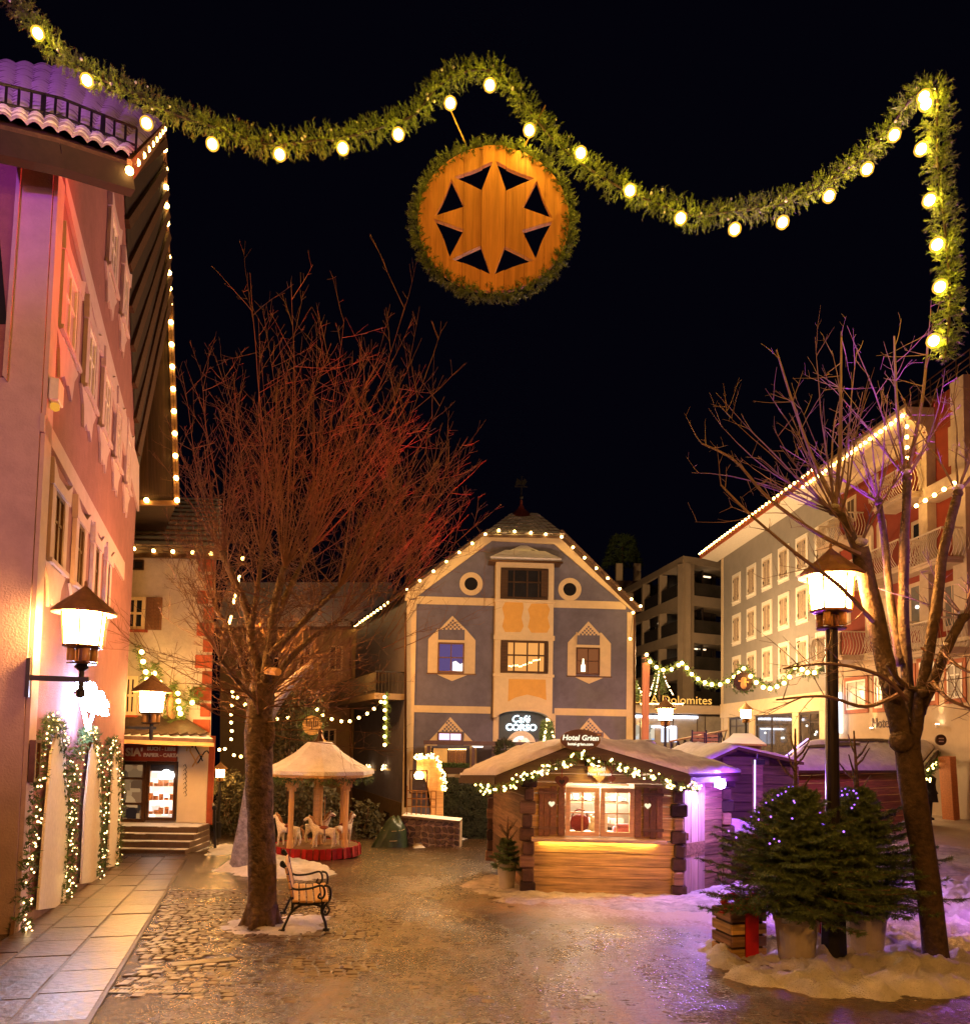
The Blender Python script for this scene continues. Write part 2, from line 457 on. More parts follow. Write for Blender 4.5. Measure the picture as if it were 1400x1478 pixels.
class Fr:
    """upright plane: origin, horizontal axis U, Z up, N towards the camera"""
    def __init__(s, O, U):
        s.O = V(O); s.U = V((U[0], U[1], 0)).normalized(); s.Z = V((0, 0, 1))
        s.N = s.U.cross(s.Z)
        if s.N.dot(CAMP - s.O) < 0: s.N = -s.N
        s.rot = Matrix((s.U, s.Z, s.N)).transposed()
    def at(s, u, v, w=0.0): return s.O + s.U * u + s.Z * v + s.N * w
    def px(s, x, y, w=0.0):
        r = ray(x, y); o = s.O + s.N * w
        d = (o - CAMP).dot(s.N) / r.dot(s.N)
        p = CAMP + r * d - o
        return p.dot(s.U), p.z
    def P(s, x, y, w=0.0):
        u, v = s.px(x, y, w); return s.at(u, v, w)
    def rect(s, x0, y0, x1, y1):
        xm, ym = (x0 + x1) / 2, (y0 + y1) / 2
        a = s.px(x0, ym)[0]; b = s.px(x1, ym)[0]
        return min(a, b), s.px(xm, y1)[1], max(a, b), s.px(xm, y0)[1]
def slab(mb, fr, u0, v0, u1, v1, w0, w1, mi=0):
    mb.box(fr.at((u0 + u1) / 2, (v0 + v1) / 2, (w0 + w1) / 2), (abs(u1 - u0), abs(v1 - v0), abs(w1 - w0)), fr.rot, mi)
    return mb
def ppoly(mb, fr, pxs, w0, w1, mi=0):
    a = [fr.P(x, y) + fr.N * w0 for x, y in pxs]
    return mb.prism(a, fr.N * (w1 - w0), mi)
def frame_mb(mb, fr, r, t, w0, w1, mull=(), trans=(), mt=None):
    u0, v0, u1, v1 = r; mt = mt or t * 0.7
    slab(mb, fr, u0, v0, u0 + t, v1, w0, w1); slab(mb, fr, u1 - t, v0, u1, v1, w0, w1)
    slab(mb, fr, u0 + t, v0, u1 - t, v0 + t, w0, w1); slab(mb, fr, u0 + t, v1 - t, u1 - t, v1, w0, w1)
    for q in mull:
        u = u0 + (u1 - u0) * q; slab(mb, fr, u - mt / 2, v0 + t, u + mt / 2, v1 - t, w0, w1 - 0.006)
    for q in trans:
        v = v0 + (v1 - v0) * q; slab(mb, fr, u0 + t, v - mt / 2, u1 - t, v + mt / 2, w0, w1 - 0.012)
    return mb
def window(fr, parent, r, fmat, pmat, t=0.08, w0=0.01, w1=0.07, mull=(0.5,), trans=(), sill=None, shut=None, shmat=None, name='window', surround=None, smat=None):
    wdw = frame_mb(MB(), fr, r, t, w0, w1, mull, trans).build(name, fmat, parent)
    u0, v0, u1, v1 = r
    slab(MB(), fr, u0 + t * .8, v0 + t * .8, u1 - t * .8, v1 - t * .8, w0, w0 + 0.015).build('pane', pmat, wdw)
    if sill: slab(MB(), fr, u0 - .08, v0 - .07, u1 + .08, v0 - .004, 0.004, w1 + 0.08).build('sill', sill, wdw)
    if surround:
        g = surround
        frame_mb(MB(), fr, (u0 - g, v0 - g, u1 + g, v1 + g), g - 0.003, 0.003, w1 - 0.012).build('surround', smat, wdw)
    if shut:
        for a, b in shut:
            s_ = slab(MB(), fr, a, v0, b, v1, w1 + 0.004, w1 + 0.045)
            n = int((v1 - v0) / 0.14)
            for i in range(n):
                vv = v0 + (i + .5) * (v1 - v0) / n
                slab(s_, fr, a + .04, vv - .03, b - .04, vv + .03, w1 + 0.045, w1 + 0.06)
            s_.build('shutter', shmat, wdw)
    return wdw
def text(body, fr, parent, u, v, w, size, mat, name='lettering', shear=0.0, align='CENTER', ext=0.01, sx=1.0, bold=0.0):
    c = bpy.data.curves.new(name, 'FONT')
    c.body = body; c.size = size; c.align_x = align; c.align_y = 'CENTER'; c.extrude = ext; c.shear = shear; c.offset = bold
    c.resolution_u = 3
    c.materials.append(mat)
    tmp = bpy.data.objects.new(name, c); COL.objects.link(tmp)
    bpy.context.view_layer.update()
    me = bpy.data.meshes.new_from_object(tmp.evaluated_get(bpy.context.evaluated_depsgraph_get()))
    bpy.data.objects.remove(tmp)
    me.name = name
    o = bpy.data.objects.new(name, me)
    mw = fr.rot.to_4x4() @ Matrix.Diagonal((sx, 1, 1, 1)); mw.translation = fr.at(u, v, w)
    return link(o, parent, mw)
def needle_tuft(mb, p, d, ln, n, nl, nw, spread=0.9):
    """a sprig: n needle triangles along a short stem"""
    d = d.normalized(); x = d.orthogonal().normalized(); y = d.cross(x)
    vs = []; fs = []
    for i in range(n):
        t = i / n
        a = R(0, 6.283)
        out = x * math.cos(a) + y * math.sin(a)
        b = p + d * (ln * t)
        tip = b + (d * R(.35, .8) + out * spread * R(.6, 1.1)) * nl
        side = (tip - b).cross(out + d * .3)
        if side.length < 1e-6: continue
        side = side.normalized() * nw
        k = len(vs); vs += [b - side, b + side, tip]; fs.append((k, k + 1, k + 2))
    mb.add(vs, fs)
def garland(mb, pts, rad, dens, ln=0.12, n=9, nl=0.07, nw=0.006):
    """evergreen rope along a polyline"""
    pts = [V(p) for p in pts]
    for i in range(len(pts) - 1):
        a, b = pts[i], pts[i + 1]; t = b - a; L = t.length
        if L < 1e-6: continue
        t.normalize(); x = t.orthogonal().normalized(); y = t.cross(x)
        k = L * dens; k = int(k) + (1 if R(0, 1) < k % 1 else 0)
        for _ in range(k):
            q = R(0, 1); an = R(0, 6.283); o = x * math.cos(an) + y * math.sin(an)
            c = a + t * (L * q) + o * rad * R(0, .5)
            needle_tuft(mb, c, o + t * R(-.6, .6), ln * R(.6, 1.2), n, nl * R(.7, 1.2), nw)
def smooth_path(pts, sub=6):
    pts = [V(p) for p in pts]; out = []
    n = len(pts)
    for i in range(n - 1):
        p0, p1, p2, p3 = pts[max(i - 1, 0)], pts[i], pts[i + 1], pts[min(i + 2, n - 1)]
        for k in range(sub):
            t = k / sub
            out.append(0.5 * ((2 * p1) + (p2 - p0) * t + (2 * p0 - 5 * p1 + 4 * p2 - p3) * t * t + (3 * p1 - p0 - 3 * p2 + p3) * t ** 3))
    out.append(pts[-1]); return out
# ---------------------------------------------------------------- ground
from mathutils import noise as NZ
def fbm(x, y, s=1.0, o=4):
    return NZ.fractal(V((x * s, y * s, 3.1)), 0.9, 2.1, o)
def snowy(x, y):
    """how much trodden snow lies here (0 bare wet setts, 1 white)"""
    a = 0.22
    a += 0.46 * sstep(2.0, 0.5, abs(y - 11.4)) * sstep(-0.6, 1.5, x)
    a += 0.34 * sstep(1.8, 3.6, x) * sstep(6.9, 8.4, y)
    a -= 0.26 * sstep(-1.8, -3.6, x)
    a -= 0.12 * sstep(13, 18, y) * sstep(6, 3, x)
    a += 0.25 * sstep(6.5, 8.5, x)
    if y < 9.5:
        for k in (.42, .62, 1.12, 1.36, -1.2, 2.3):
            q = (x - k - .05 * (y - 7) - .03 * math.sin(y * 1.3 + k)) / .055
            a += .13 * math.exp(-q * q) * sstep(9.5, 8.2, y)
    return a
def rng(a, b, st):
    n = max(1, int(round((b - a) / st))); return [a + (b - a) * i / n for i in range(n)]
gxs = rng(-70, -9, 4) + rng(-9, -6, .3) + rng(-6, 9, .07) + rng(9, 16, .35) + rng(16, 70, 4) + [70]
gys = rng(-14, 4, 1.5) + rng(4, 6, .2) + rng(6, 14, .07) + rng(14, 24, .25) + rng(24, 40, 1) + rng(40, 120, 8) + [120]
vs = []; at = []
for y in gys:
    for x in gxs:
        f = fbm(x, y, 1.1) * 0.02 + fbm(x + 9, y, 6.0, 3) * 0.012
        vs.append((x, y, G(x, y) + f)); at.append(snowy(x, y))
nx = len(gxs)
fs = [(j * nx + i, j * nx + i + 1, (j + 1) * nx + i + 1, (j + 1) * nx + i) for j in range(len(gys) - 1) for i in range(nx - 1)]
gm = bpy.data.materials.new('trodden_square'); gm.use_nodes = True
nt = gm.node_tree; L = nt.links.new; b = nt.nodes['Principled BSDF']
geo = nn(nt, 'ShaderNodeNewGeometry')
av = nn(nt, 'ShaderNodeAttribute', attribute_name='snowy')
mp = nn(nt, 'ShaderNodeMapping'); mp.inputs['Scale'].default_value = (1.0, 0.45, 1.0); L(geo.outputs['Position'], mp.inputs[0])
n1 = nn(nt, 'ShaderNodeTexNoise'); n1.inputs['Scale'].default_value = 1.3; n1.inputs['Detail'].default_value = 12; n1.inputs['Roughness'].default_value = 0.72
L(mp.outputs[0], n1.inputs['Vector'])
n2 = nn(nt, 'ShaderNodeTexNoise'); n2.inputs['Scale'].default_value = 19; n2.inputs['Detail'].default_value = 8; n2.inputs['Roughness'].default_value = 0.7
L(geo.outputs['Position'], n2.inputs['Vector'])
vo = nn(nt, 'ShaderNodeTexVoronoi', feature='DISTANCE_TO_EDGE'); vo.inputs['Scale'].default_value = 10.5; vo.inputs['Randomness'].default_value = 0.55
L(geo.outputs['Position'], vo.inputs['Vector'])
vm = nn(nt, 'ShaderNodeMapRange'); vm.inputs[1].default_value = 0.0; vm.inputs[2].default_value = 0.16; L(vo.outputs['Distance'], vm.inputs[0])
a1 = nn(nt, 'ShaderNodeMath', operation='MULTIPLY_ADD'); a1.inputs[1].default_value = 1.0; L(n1.outputs[0], a1.inputs[0]); L(av.outputs['Fac'], a1.inputs[2])
a2 = nn(nt, 'ShaderNodeMath', operation='MULTIPLY_ADD'); a2.inputs[1].default_value = 0.85; L(n2.outputs[0], a2.inputs[0]); L(a1.outputs[0], a2.inputs[2])
a3 = nn(nt, 'ShaderNodeMath', operation='MULTIPLY_ADD'); a3.inputs[1].default_value = -0.09; L(vm.outputs[0], a3.inputs[0]); L(a2.outputs[0], a3.inputs[2])
fr_ = nn(nt, 'ShaderNodeMapRange'); fr_.inputs[1].default_value = 1.02; fr_.inputs[2].default_value = 1.62; L(a3.outputs[0], fr_.inputs[0])
cr = nn(nt, 'ShaderNodeValToRGB'); L(fr_.outputs[0], cr.inputs[0])
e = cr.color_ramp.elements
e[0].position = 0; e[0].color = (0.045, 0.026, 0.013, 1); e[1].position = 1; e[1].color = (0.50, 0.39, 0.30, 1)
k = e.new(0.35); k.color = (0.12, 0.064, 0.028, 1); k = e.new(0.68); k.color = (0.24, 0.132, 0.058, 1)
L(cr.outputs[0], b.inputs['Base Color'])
rr = nn(nt, 'ShaderNodeMapRange'); rr.inputs[3].default_value = 0.23; rr.inputs[4].default_value = 0.55; L(fr_.outputs[0], rr.inputs[0]); L(rr.outputs[0], b.inputs['Roughness'])
h1 = nn(nt, 'ShaderNodeMath', operation='MULTIPLY_ADD'); h1.inputs[1].default_value = 0.8; L(n2.outputs[0], h1.inputs[0])
h2 = nn(nt, 'ShaderNodeMath', operation='MULTIPLY'); h2.inputs[1].default_value = 0.14; L(vm.outputs[0], h2.inputs[0]); L(h2.outputs[0], h1.inputs[2])
bp = nn(nt, 'ShaderNodeBump'); bp.inputs['Strength'].default_value = 0.75; bp.inputs['Distance'].default_value = 0.04
L(h1.outputs[0], bp.inputs['Height']); L(bp.outputs[0], b.inputs['Normal'])
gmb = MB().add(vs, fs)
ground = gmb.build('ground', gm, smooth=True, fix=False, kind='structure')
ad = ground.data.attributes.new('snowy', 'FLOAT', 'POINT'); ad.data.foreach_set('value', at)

# left house lines needed by the pavement
C0 = gp(20, 1347); C1 = gp(167, 1248)
FA = Fr((C0.x, C0.y, 0), C1 - C0)
if FA.U.dot(C1 - C0) < 0: FA.U = -FA.U
LA = (C1 - C0).length

def groundz(p, dz=0.0): return V((p.x, p.y, G(p.x, p.y) + dz))
pav = MB()
a_ = [FA.at(-4.2, 0, 0.02), FA.at(LA + 1.2, 0, 0.02), FA.at(LA + 1.2, 0, 1.36), FA.at(-4.2, 0, 1.36)]
pav.prism([groundz(p, -0.12) for p in a_], (0, 0, 0.135))
pavement = pav.build('pavement', M('pavement_bed', (0.07, 0.05, 0.038), 0.5, 0.3, 6, 0.4), kind='structure')
def slope_rot(p, ux):
    ux = V((ux.x, ux.y, 0)).normalized(); uy = V((-ux.y, ux.x, 0)); e_ = 0.2
    dz = lambda d: (G(p.x + d.x * e_, p.y + d.y * e_) - G(p.x, p.y)) / e_
    X = V((ux.x, ux.y, dz(ux))).normalized(); Y = V((uy.x, uy.y, dz(uy))).normalized()
    Z = X.cross(Y).normalized(); Y = Z.cross(X)
    return Matrix((X, Y, Z)).transposed()
u = -3.9
while u < LA + 0.9:
    for w0, w1, ln in ((0.04, 0.33, 0.8), (0.345, 0.84, 0.8), (0.855, 1.33, 0.8)):
        ll = ln - 0.012
        p = FA.at(u + ln / 2 + (0.25 if w0 < .1 else 0.12 if w0 > .5 else 0), 0, (w0 + w1) / 2); p = groundz(p, -0.008 + R(-.004, .006))
        piece('paving_slab', slab_m, pavement, p, (round(ll, 2), round(w1 - w0 - .01, 2), 0.06), slope_rot(p, FA.U), 0.006, 0.006)
    u += 0.8
# course of long slabs across the lane
A_, B_ = gp(4, 1416), gp(345, 1382)
dr = (B_ - A_); n_ = int(dr.length / 0.62)
for i in range(n_):
    p = A_ + dr * ((i + .5) / n_); p = groundz(p, -0.030)
    piece('paving_slab', slab_m, pavement, p, (0.60, 0.19, 0.06), slope_rot(p, dr), 0.006, 0.008)

# setts: the nearest ones one by one, the others as one mass
setts = []
y = 6.1
while y < 12.6:
    x = -5.6 + R(0, .1)
    while x < 3.2:
        wv = fbm(x, y, 0.5, 3)
        p = V((x, y + 0.05 * math.sin(x * 1.7) + R(-.008, .008), 0))
        q = p - FA.O
        keep = x + wv * 1.6 < .2 and snowy(x, y) < .5
        if q.dot(FA.N) < 1.42: keep = False
        t_ = (p - A_); 
        if abs(t_.dot(V((-dr.y, dr.x, 0)).normalized())) < .17 and 0 < t_.dot(dr) / dr.length < dr.length: keep = False
        if keep: setts.append((p, R(.088, .112)))
        x += 0.122
    y += 0.112
setts.sort(key=lambda s: s[0].length)
rest = MB()
for i, (p, s_) in enumerate(setts):
    r_ = slope_rot(p, V((1, R(-.08, .08), 0)))
    c = groundz(p, -0.021 - .016 * sstep(-3.6, -.4, p.x + .8 * fbm(p.x, p.y, .9, 3)) + R(-.007, .007))
    if i < 300: piece('sett', sett_m, ground, c, (round(s_, 2), 0.1, 0.06), r_, 0.007, 0.03)
    else:
        hx, hy, hz, bv = s_ / 2, .05, .03, .007
        vv = [V((sx * hx, sy * hy, -hz)) for sx, sy in ((-1, -1), (1, -1), (1, 1), (-1, 1))] + \
             [V((sx * hx, sy * hy, hz - bv)) for sx, sy in ((-1, -1), (1, -1), (1, 1), (-1, 1))] + \
             [V((sx * (hx - bv), sy * (hy - bv), hz + R(-.004, .004))) for sx, sy in ((-1, -1), (1, -1), (1, 1), (-1, 1))]
        ff = [(0 + k, (k + 1) % 4, (k + 1) % 4 + 4, k + 4) for k in range(4)] + [(4 + k, (k + 1) % 4 + 4, (k + 1) % 4 + 8, k + 8) for k in range(4)] + [(8, 9, 10, 11)]
        rest.add([c + r_ @ q for q in vv], ff)
rest.build('sett', sett_m, ground, fix=False, kind='stuff')

# snow lying in heaps
def inside(p, poly):
    c = False; n = len(poly)
    for i in range(n):
        a, b = poly[i], poly[i - 1]
        if (a[1] > p[1]) != (b[1] > p[1]) and p[0] < (b[0] - a[0]) * (p[1] - a[1]) / (b[1] - a[1]) + a[0]: c = not c
    return c
def edge_d(p, poly):
    m_ = 1e9
    for i in range(len(poly)):
        a, b = V(poly[i]), V(poly[i - 1]); ab = b - a; t = max(0, min(1, (V(p) - a).dot(ab) / max(ab.dot(ab), 1e-9)))
        m_ = min(m_, (V(p) - a - ab * t).length)
    return m_
def snow_patch(name, label, pxs, h, st=0.05, edge=0.35, mat=None, lump=0.5, bumps=(), fine=1.0):
    poly = [gp(x, y) for x, y in pxs]; poly = [(p.x, p.y) for p in poly]
    x0, x1 = min(p[0] for p in poly) - .3, max(p[0] for p in poly) + .3
    y0, y1 = min(p[1] for p in poly) - .3, max(p[1] for p in poly) + .3
    nx = int((x1 - x0) / st) + 1; ny = int((y1 - y0) / st) + 1
    vs = []; ok = []
    for j in range(ny):
        for i in range(nx):
            x, y = x0 + i * st, y0 + j * st
            d = edge_d((x, y), poly) * (1 if inside((x, y), poly) else -1)
            d += 0.16 * fbm(x, y, 2.3, 5)
            k = sstep(-0.1, edge, d)
            z = -0.05 + (h + 0.05) * k * (1 + lump * fbm(x, y, 2.6, 5)) + 0.018 * fine * fbm(x, y, 16, 5) * sstep(0, .1, k)
            for bx, by, br, bh in bumps:
                dd = math.hypot(x - bx, y - by)
                z += bh * math.exp(-(dd / br) ** 2) * (1 + .4 * fbm(x, y, 4, 4))
            vs.append((x, y, G(x, y) + z)); ok.append(d > -0.28)
    fs = [(j * nx + i, j * nx + i + 1, (j + 1) * nx + i + 1, (j + 1) * nx + i) for j in range(ny - 1) for i in range(nx - 1)
          if ok[j * nx + i] and ok[j * nx + i + 1] and ok[(j + 1) * nx + i] and ok[(j + 1) * nx + i + 1]]
    o = MB().add(vs, fs).build(name, mat or snow_m, smooth=True, fix=False, kind='stuff')
    return setprops(o, label, 'snow')
pb = [gp(1330, 1400), gp(1220, 1400), gp(1120, 1408), gp(1035, 1372), gp(1390, 1405)]
snow_patch('snow_bank', 'shovelled white snow heaped round the two potted firs and the bare tree',
           [(1010, 1372), (1060, 1300), (1180, 1280), (1420, 1270), (1440, 1440), (1330, 1450), (1200, 1442), (1080, 1424), (1020, 1398)], 0.07, 0.03, 0.3,
           bumps=[(pb[0].x, pb[0].y - .1, .25, .06), (pb[3].x, pb[3].y, .16, .09), (pb[4].x, pb[4].y - .1, .3, .06)], lump=1.2, fine=1.3)
snow_patch('snow_patch', 'thin snow under the iron bench and round the big tree trunk',
           [(290, 1338), (360, 1322), (440, 1318), (490, 1322), (478, 1347), (420, 1353), (340, 1350)], 0.028, 0.045, 0.25)
snow_patch('snow_patch', 'snow heap behind the big trunk at the foot of the pale tree trunk',
           [(300, 1258), (335, 1240), (395, 1232), (470, 1250), (500, 1262), (450, 1272), (360, 1268)], 0.10, 0.07, 0.4, bumps=[(gp(365, 1250).x, gp(365, 1250).y, .45, .22)])
snow_patch('snow_patch', 'trodden snow spread along the front of the lit market hut',
           [(650, 1278), (700, 1255), (770, 1268), (1010, 1272), (1075, 1262), (1120, 1300), (1010, 1325), (860, 1312), (720, 1305)], 0.022, 0.06, 0.4, dirty_snow, 0.6)
snow_patch('snow_patch', 'sloping snow strip below the dark clipped hedge',
           [(585, 1220), (640, 1205), (712, 1190), (716, 1200), (650, 1218), (600, 1226)], 0.16, 0.12, 0.4)
snow_patch('snow_patch', 'snow edge beside the dark steps of the book shop',
           [(305, 1222), (350, 1222), (352, 1232), (300, 1234)], 0.08, 0.08, 0.3)
snow_patch('snow_patch', 'trampled snow in front of the far market hut with the gable garland',
           [(1100, 1262), (1230, 1215), (1330, 1215), (1420, 1225), (1430, 1262), (1330, 1278), (1200, 1285)], 0.03, 0.09, 0.5, dirty_snow, 0.6)
# drain grate
c = gp(215, 1431); c.z = G(c.x, c.y) - 0.004
dg = thing('drain_grate', 'long slotted metal drain grate set in the setts', 'drain grate', c)
rt = slope_rot(c, V((1, 0.06, 0)))
for k in range(26):
    piece('bar', M('worn_grate_metal', (0.20, 0.15, 0.09), 0.35, 0.3, 14, 0.2, metal=0.6), dg, c + rt @ V((-.43 + k * .0345, 0, 0)), (0.018, 0.11, 0.02), rt, 0.003)
fm = MB()
for s in (-1, 1):
    fm.box(c + rt @ V((0, s * .068, 0)), (.93, .02, .024), rt); fm.box(c + rt @ V((s * .455, 0, 0)), (.02, .11, .024), rt)
fm.build('frame', iron, dg)

# ---------------------------------------------------------------- left red town house
lh = thing('town_house', 'red and pale pink gabled house with violet lit roof and three garlanded doors', 'house', C0)
FB = Fr((C0.x, C0.y, 0), V((-0.934, -0.358, 0))); FB.O = FB.O + FB.N * .04
mb = MB()
poly = [(180, 238), (199, 690), (170, 1256)]
vc0 = FA.px(85, 212)[1]
mb.prism([FA.at(0, -1.2), FA.at(0, vc0)] + [FA.P(x, y) for x, y in poly], -FA.N * 0.10)
mb.build('gable_wall', wall_pink, lh)
mb = MB()
ue = FB.px(86, 200)[0]
mb.prism([FB.at(0.0, -1.0), FB.at(0.0, FB.px(85, 196)[1]), FB.at(5.0, FB.px(85, 196)[1]), FB.at(5.0, -1.0)] if FB.U.x < 0 else
         [FB.at(0, -1), FB.at(0, FB.px(85, 196)[1]), FB.at(-5, FB.px(85, 196)[1]), FB.at(-5, -1)], -FB.N * 0.45)
mb.build('end_wall', M('lilac_pink_plaster', (0.50, 0.37, 0.42), 0.85, 0.08, 4, 0.3, dirt=0.25, bscale=45), lh)
mb = MB(); ppoly(mb, FB, [(-60, 220), (28, 236), (6, 545), (-60, 545)], 0.004, 0.03); rp = mb.build('recess_panel', wall_pink, lh)
mb = MB(); ppoly(mb, FB, [(-60, 205), (30, 222), (28, 236), (-60, 220)], 0.03, 0.09); ppoly(mb, FB, [(28, 236), (34, 232), (12, 552), (6, 545)], 0.004, 0.07)
mb.build('recess_frame', trim_pink, rp)
mb = MB(); ppoly(mb, FB, [(-60, 300), (-2, 310), (12, 470), (-60, 470)], 0.03, 0.04); mb.build('pane', glass_dark, rp)
# stucco strips and bands, proud of the wall
mb = MB(); slab(mb, FA, 0, -1.2, .34, vc0 - .35, 0.004, 0.05); mb.build('corner_strip', trim_pink, lh)
for q in ([(87, 240), (90, 278), (198, 738), (198, 672)], [(58, 596), (57, 622), (176, 838), (177, 812)]):
    mb = MB(); ppoly(mb, FA, q, 0.004, 0.05); mb.build('stucco_band', trim_pink, lh)
mb = MB(); ppoly(mb, FA, [(12, 1362), (16, 1330), (172, 1240), (171, 1256)], 0.004, 0.045); mb.build('plinth', M('plinth', (0.20, 0.12, 0.09), 0.8, 0.2, 5, 0.3), lh)
def ornate_window(r, lit):
    u0, vb, u1, vt = r
    ear = 0.15; j = 0.20
    d0, d1 = 0.004, 0.06
    wdw = frame_mb(MB(), FA, (u0 + j, vb, u1 - j, vt), 0.055, 0.004, 0.05, (0.5,), (0.62,)).build('window', white_paint if not lit else brown_metal, lh)
    slab(MB(), FA, u0 + j + .05, vb + .05, u1 - j - .05, vt - .05, 0.004, 0.02).build('pane', glass_amber if lit else lilac_pane, wdw)
    s = MB()
    P = lambda u, v: FA.at(u, v, d0)
    s.prism([P(u0, vb), P(u0 + j, vb), P(u0 + j, vt), P(u0, vt)], FA.N * (d1 - d0))
    s.prism([P(u1 - j, vb), P(u1, vb), P(u1, vt), P(u1 - j, vt)], FA.N * (d1 - d0))
    s.prism([P(u0 - .04, vt), P(u1 + .04, vt), P(u1 + .10, vt + ear + .16), P(u1 - j, vt + ear), P(u0 + j, vt + ear), P(u0 - .10, vt + ear + .16)], FA.N * (d1 - d0 + .02))
    um = (u0 + u1) / 2
    s.prism([P(u0 - .12, vb), P(u0 + .1, vb - .2), P(u0 + .2, vb - .52), P(um - .14, vb - .40), P(um, vb - .46), P(um + .14, vb - .40), P(u1 - .2, vb - .52), P(u1 - .1, vb - .2), P(u1 + .12, vb)], FA.N * (d1 - d0 - .02))
    s.build('surround', trim_pink, wdw)
    slab(MB(), FA, u0 - .05, vb - .005, u1 + .05, vb + .05, d1 + .004, d1 + .04).build('sill', trim_pink, wdw)
vt = FA.px(97, 388)[1]; vb = FA.px(97, 512)[1]
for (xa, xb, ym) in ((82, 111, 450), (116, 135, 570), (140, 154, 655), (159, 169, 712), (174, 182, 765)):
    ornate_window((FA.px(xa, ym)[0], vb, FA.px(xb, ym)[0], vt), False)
vt = FA.px(80, 712)[1]; vb = FA.px(80, 825)[1]
for (xa, xb, ym) in ((66, 91, 770), (102, 119, 810), (128, 140, 842), (147, 155, 866)):
    ornate_window((FA.px(xa, ym)[0], vb, FA.px(xb, ym)[0], vt), True)
vt = FA.px(162, 322)[1]; vb = FA.px(158, 405)[1]
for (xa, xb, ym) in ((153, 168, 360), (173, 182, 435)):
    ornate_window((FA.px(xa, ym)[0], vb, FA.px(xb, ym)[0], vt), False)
for q in ([(46, 1314), (56, 1190), (66, 1085), (76, 1052), (86, 1085), (91, 1180), (87, 1308)],
          [(111, 1276), (116, 1160), (124, 1085), (130, 1070), (138, 1090), (141, 1170), (136, 1272)],
          [(150, 1252), (155, 1150), (160, 1090), (163, 1080), (168, 1100), (170, 1160), (166, 1250)]):
    mb = MB(); ppoly(mb, FA, q, 0.046, 0.075); dd = mb.build('door', white_paint, lh)
# roof with violet snow, snow guard, eaves
E0, E1, E2 = pt(-30, 172, 7.75), pt(85, 200, 8.25), pt(188, 234, 8.75)
T0, T1, T2 = pt(-30, 92, 13.0), pt(100, 104, 14.0), pt(237, 184, 15.6)
def roofp(s, t):
    if s < .5: a, b = E0.lerp(E1, s * 2), T0.lerp(T1, s * 2)
    else: a, b = E1.lerp(E2, s * 2 - 1), T1.lerp(T2, s * 2 - 1)
    return a.lerp(b, t)
roof = MB()
roof.prism([E0, E1, T1, T0], (0, 0, -0.12)); roof.prism([E1, E2, T2, T1], (0, 0, -0.121))
ro = roof.build('roof', dark_wood, lh)
NC, NS = 22, 10
tmb = MB()
def barrel(mb, s0, s1, t0, t1, lift):
    vs = []; n = 6
    for tt, lf in ((t0, lift), (t1, 0.02)):
        for k in range(n + 1):
            a = k / n; p = roofp(s0 + (s1 - s0) * a, tt)
            vs.append(p + V((0, -0.02, 0.04 + lf + 0.06 * abs(math.sin(a * math.pi)))))
    fs = [(k, k + 1, n + 2 + k, n + 1 + k) for k in range(n)]
    lo = len(vs)
    vs += [v - V((0, 0, .045)) for v in vs[:n + 1]]
    fs += [(k + 1, k, lo + k, lo + k + 1) for k in range(n)]
    mb.add(vs, fs)
for j in range(NC):
    for i in range(NS):
        s0, s1 = i / NS, (i + 1) / NS; t0, t1 = j / NC, (j + 1.08) / NC
        if j < 2:
            b_ = MB(); barrel(b_, s0, s1, t0, t1, 0.05); b_.build('roof_tile', roof_tile_snowy, ro, smooth=True, fix=False)
        else: barrel(tmb, s0, s1, t0, t1, 0.03)
tmb.build('roof_tile', roof_tile_snowy, ro, smooth=True, fix=False, kind='stuff')
sg = MB()
g0, g1 = lambda s: roofp(s, 0.10) + V((0, 0, .14)), lambda s: roofp(s, 0.10) + V((0, 0, .36))
for g_ in (g0, g1): sg.tube([g_(k / 12) for k in range(13)], 0.016, 6)
for k in range(14): sg.bar(g0(k / 13) - V((0, 0, .12)), g1(k / 13), 0.022 if k % 5 else 0.05, 0.02)
sg.build('snow_guard', iron, ro)
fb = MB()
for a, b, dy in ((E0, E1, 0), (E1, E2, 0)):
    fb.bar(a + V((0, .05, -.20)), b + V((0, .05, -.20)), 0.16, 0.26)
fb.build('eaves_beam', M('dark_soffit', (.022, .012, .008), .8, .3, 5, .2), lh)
# deep verge: soffit boards and purlins under the gable overhang
Wv = [FA.P(87, 225, .02), FA.P(179, 240, .02), FA.P(199, 690, .02)]
Ov = [E2 + V((0, 0, -.1)), pt(237, 186, 15.8), pt(246, 436, 18.6)]
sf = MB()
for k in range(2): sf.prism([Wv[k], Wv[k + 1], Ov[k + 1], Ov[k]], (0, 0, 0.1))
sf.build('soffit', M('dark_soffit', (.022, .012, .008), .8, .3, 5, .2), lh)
for k in range(8):
    a = Wv[1].lerp(Wv[2], k / 8 + .02); b = Ov[1].lerp(Ov[2], k / 8 + .05)
    MB().bar(a + V((0, 0, -.06)), b + V((0, 0, -.08)), 0.14, 0.16).build('purlin', M('soffit_timber', (0.055, 0.027, 0.013), 0.7, 0.4, wood=1, bump=0.3, rnd=0.3), lh)
vb_ = MB(); vb_.bar(Ov[0], Ov[1], .05, .22); vb_.bar(Ov[1], Ov[2], .06, .24); vb_.bar(Ov[2] + V((0, 0, -.05)), FA.P(199, 440, -.3), .14, .22)
vb_.build('verge_board', M('verge_timber', (0.22, 0.11, 0.045), 0.6, 0.35, wood=1, bump=0.3), lh)
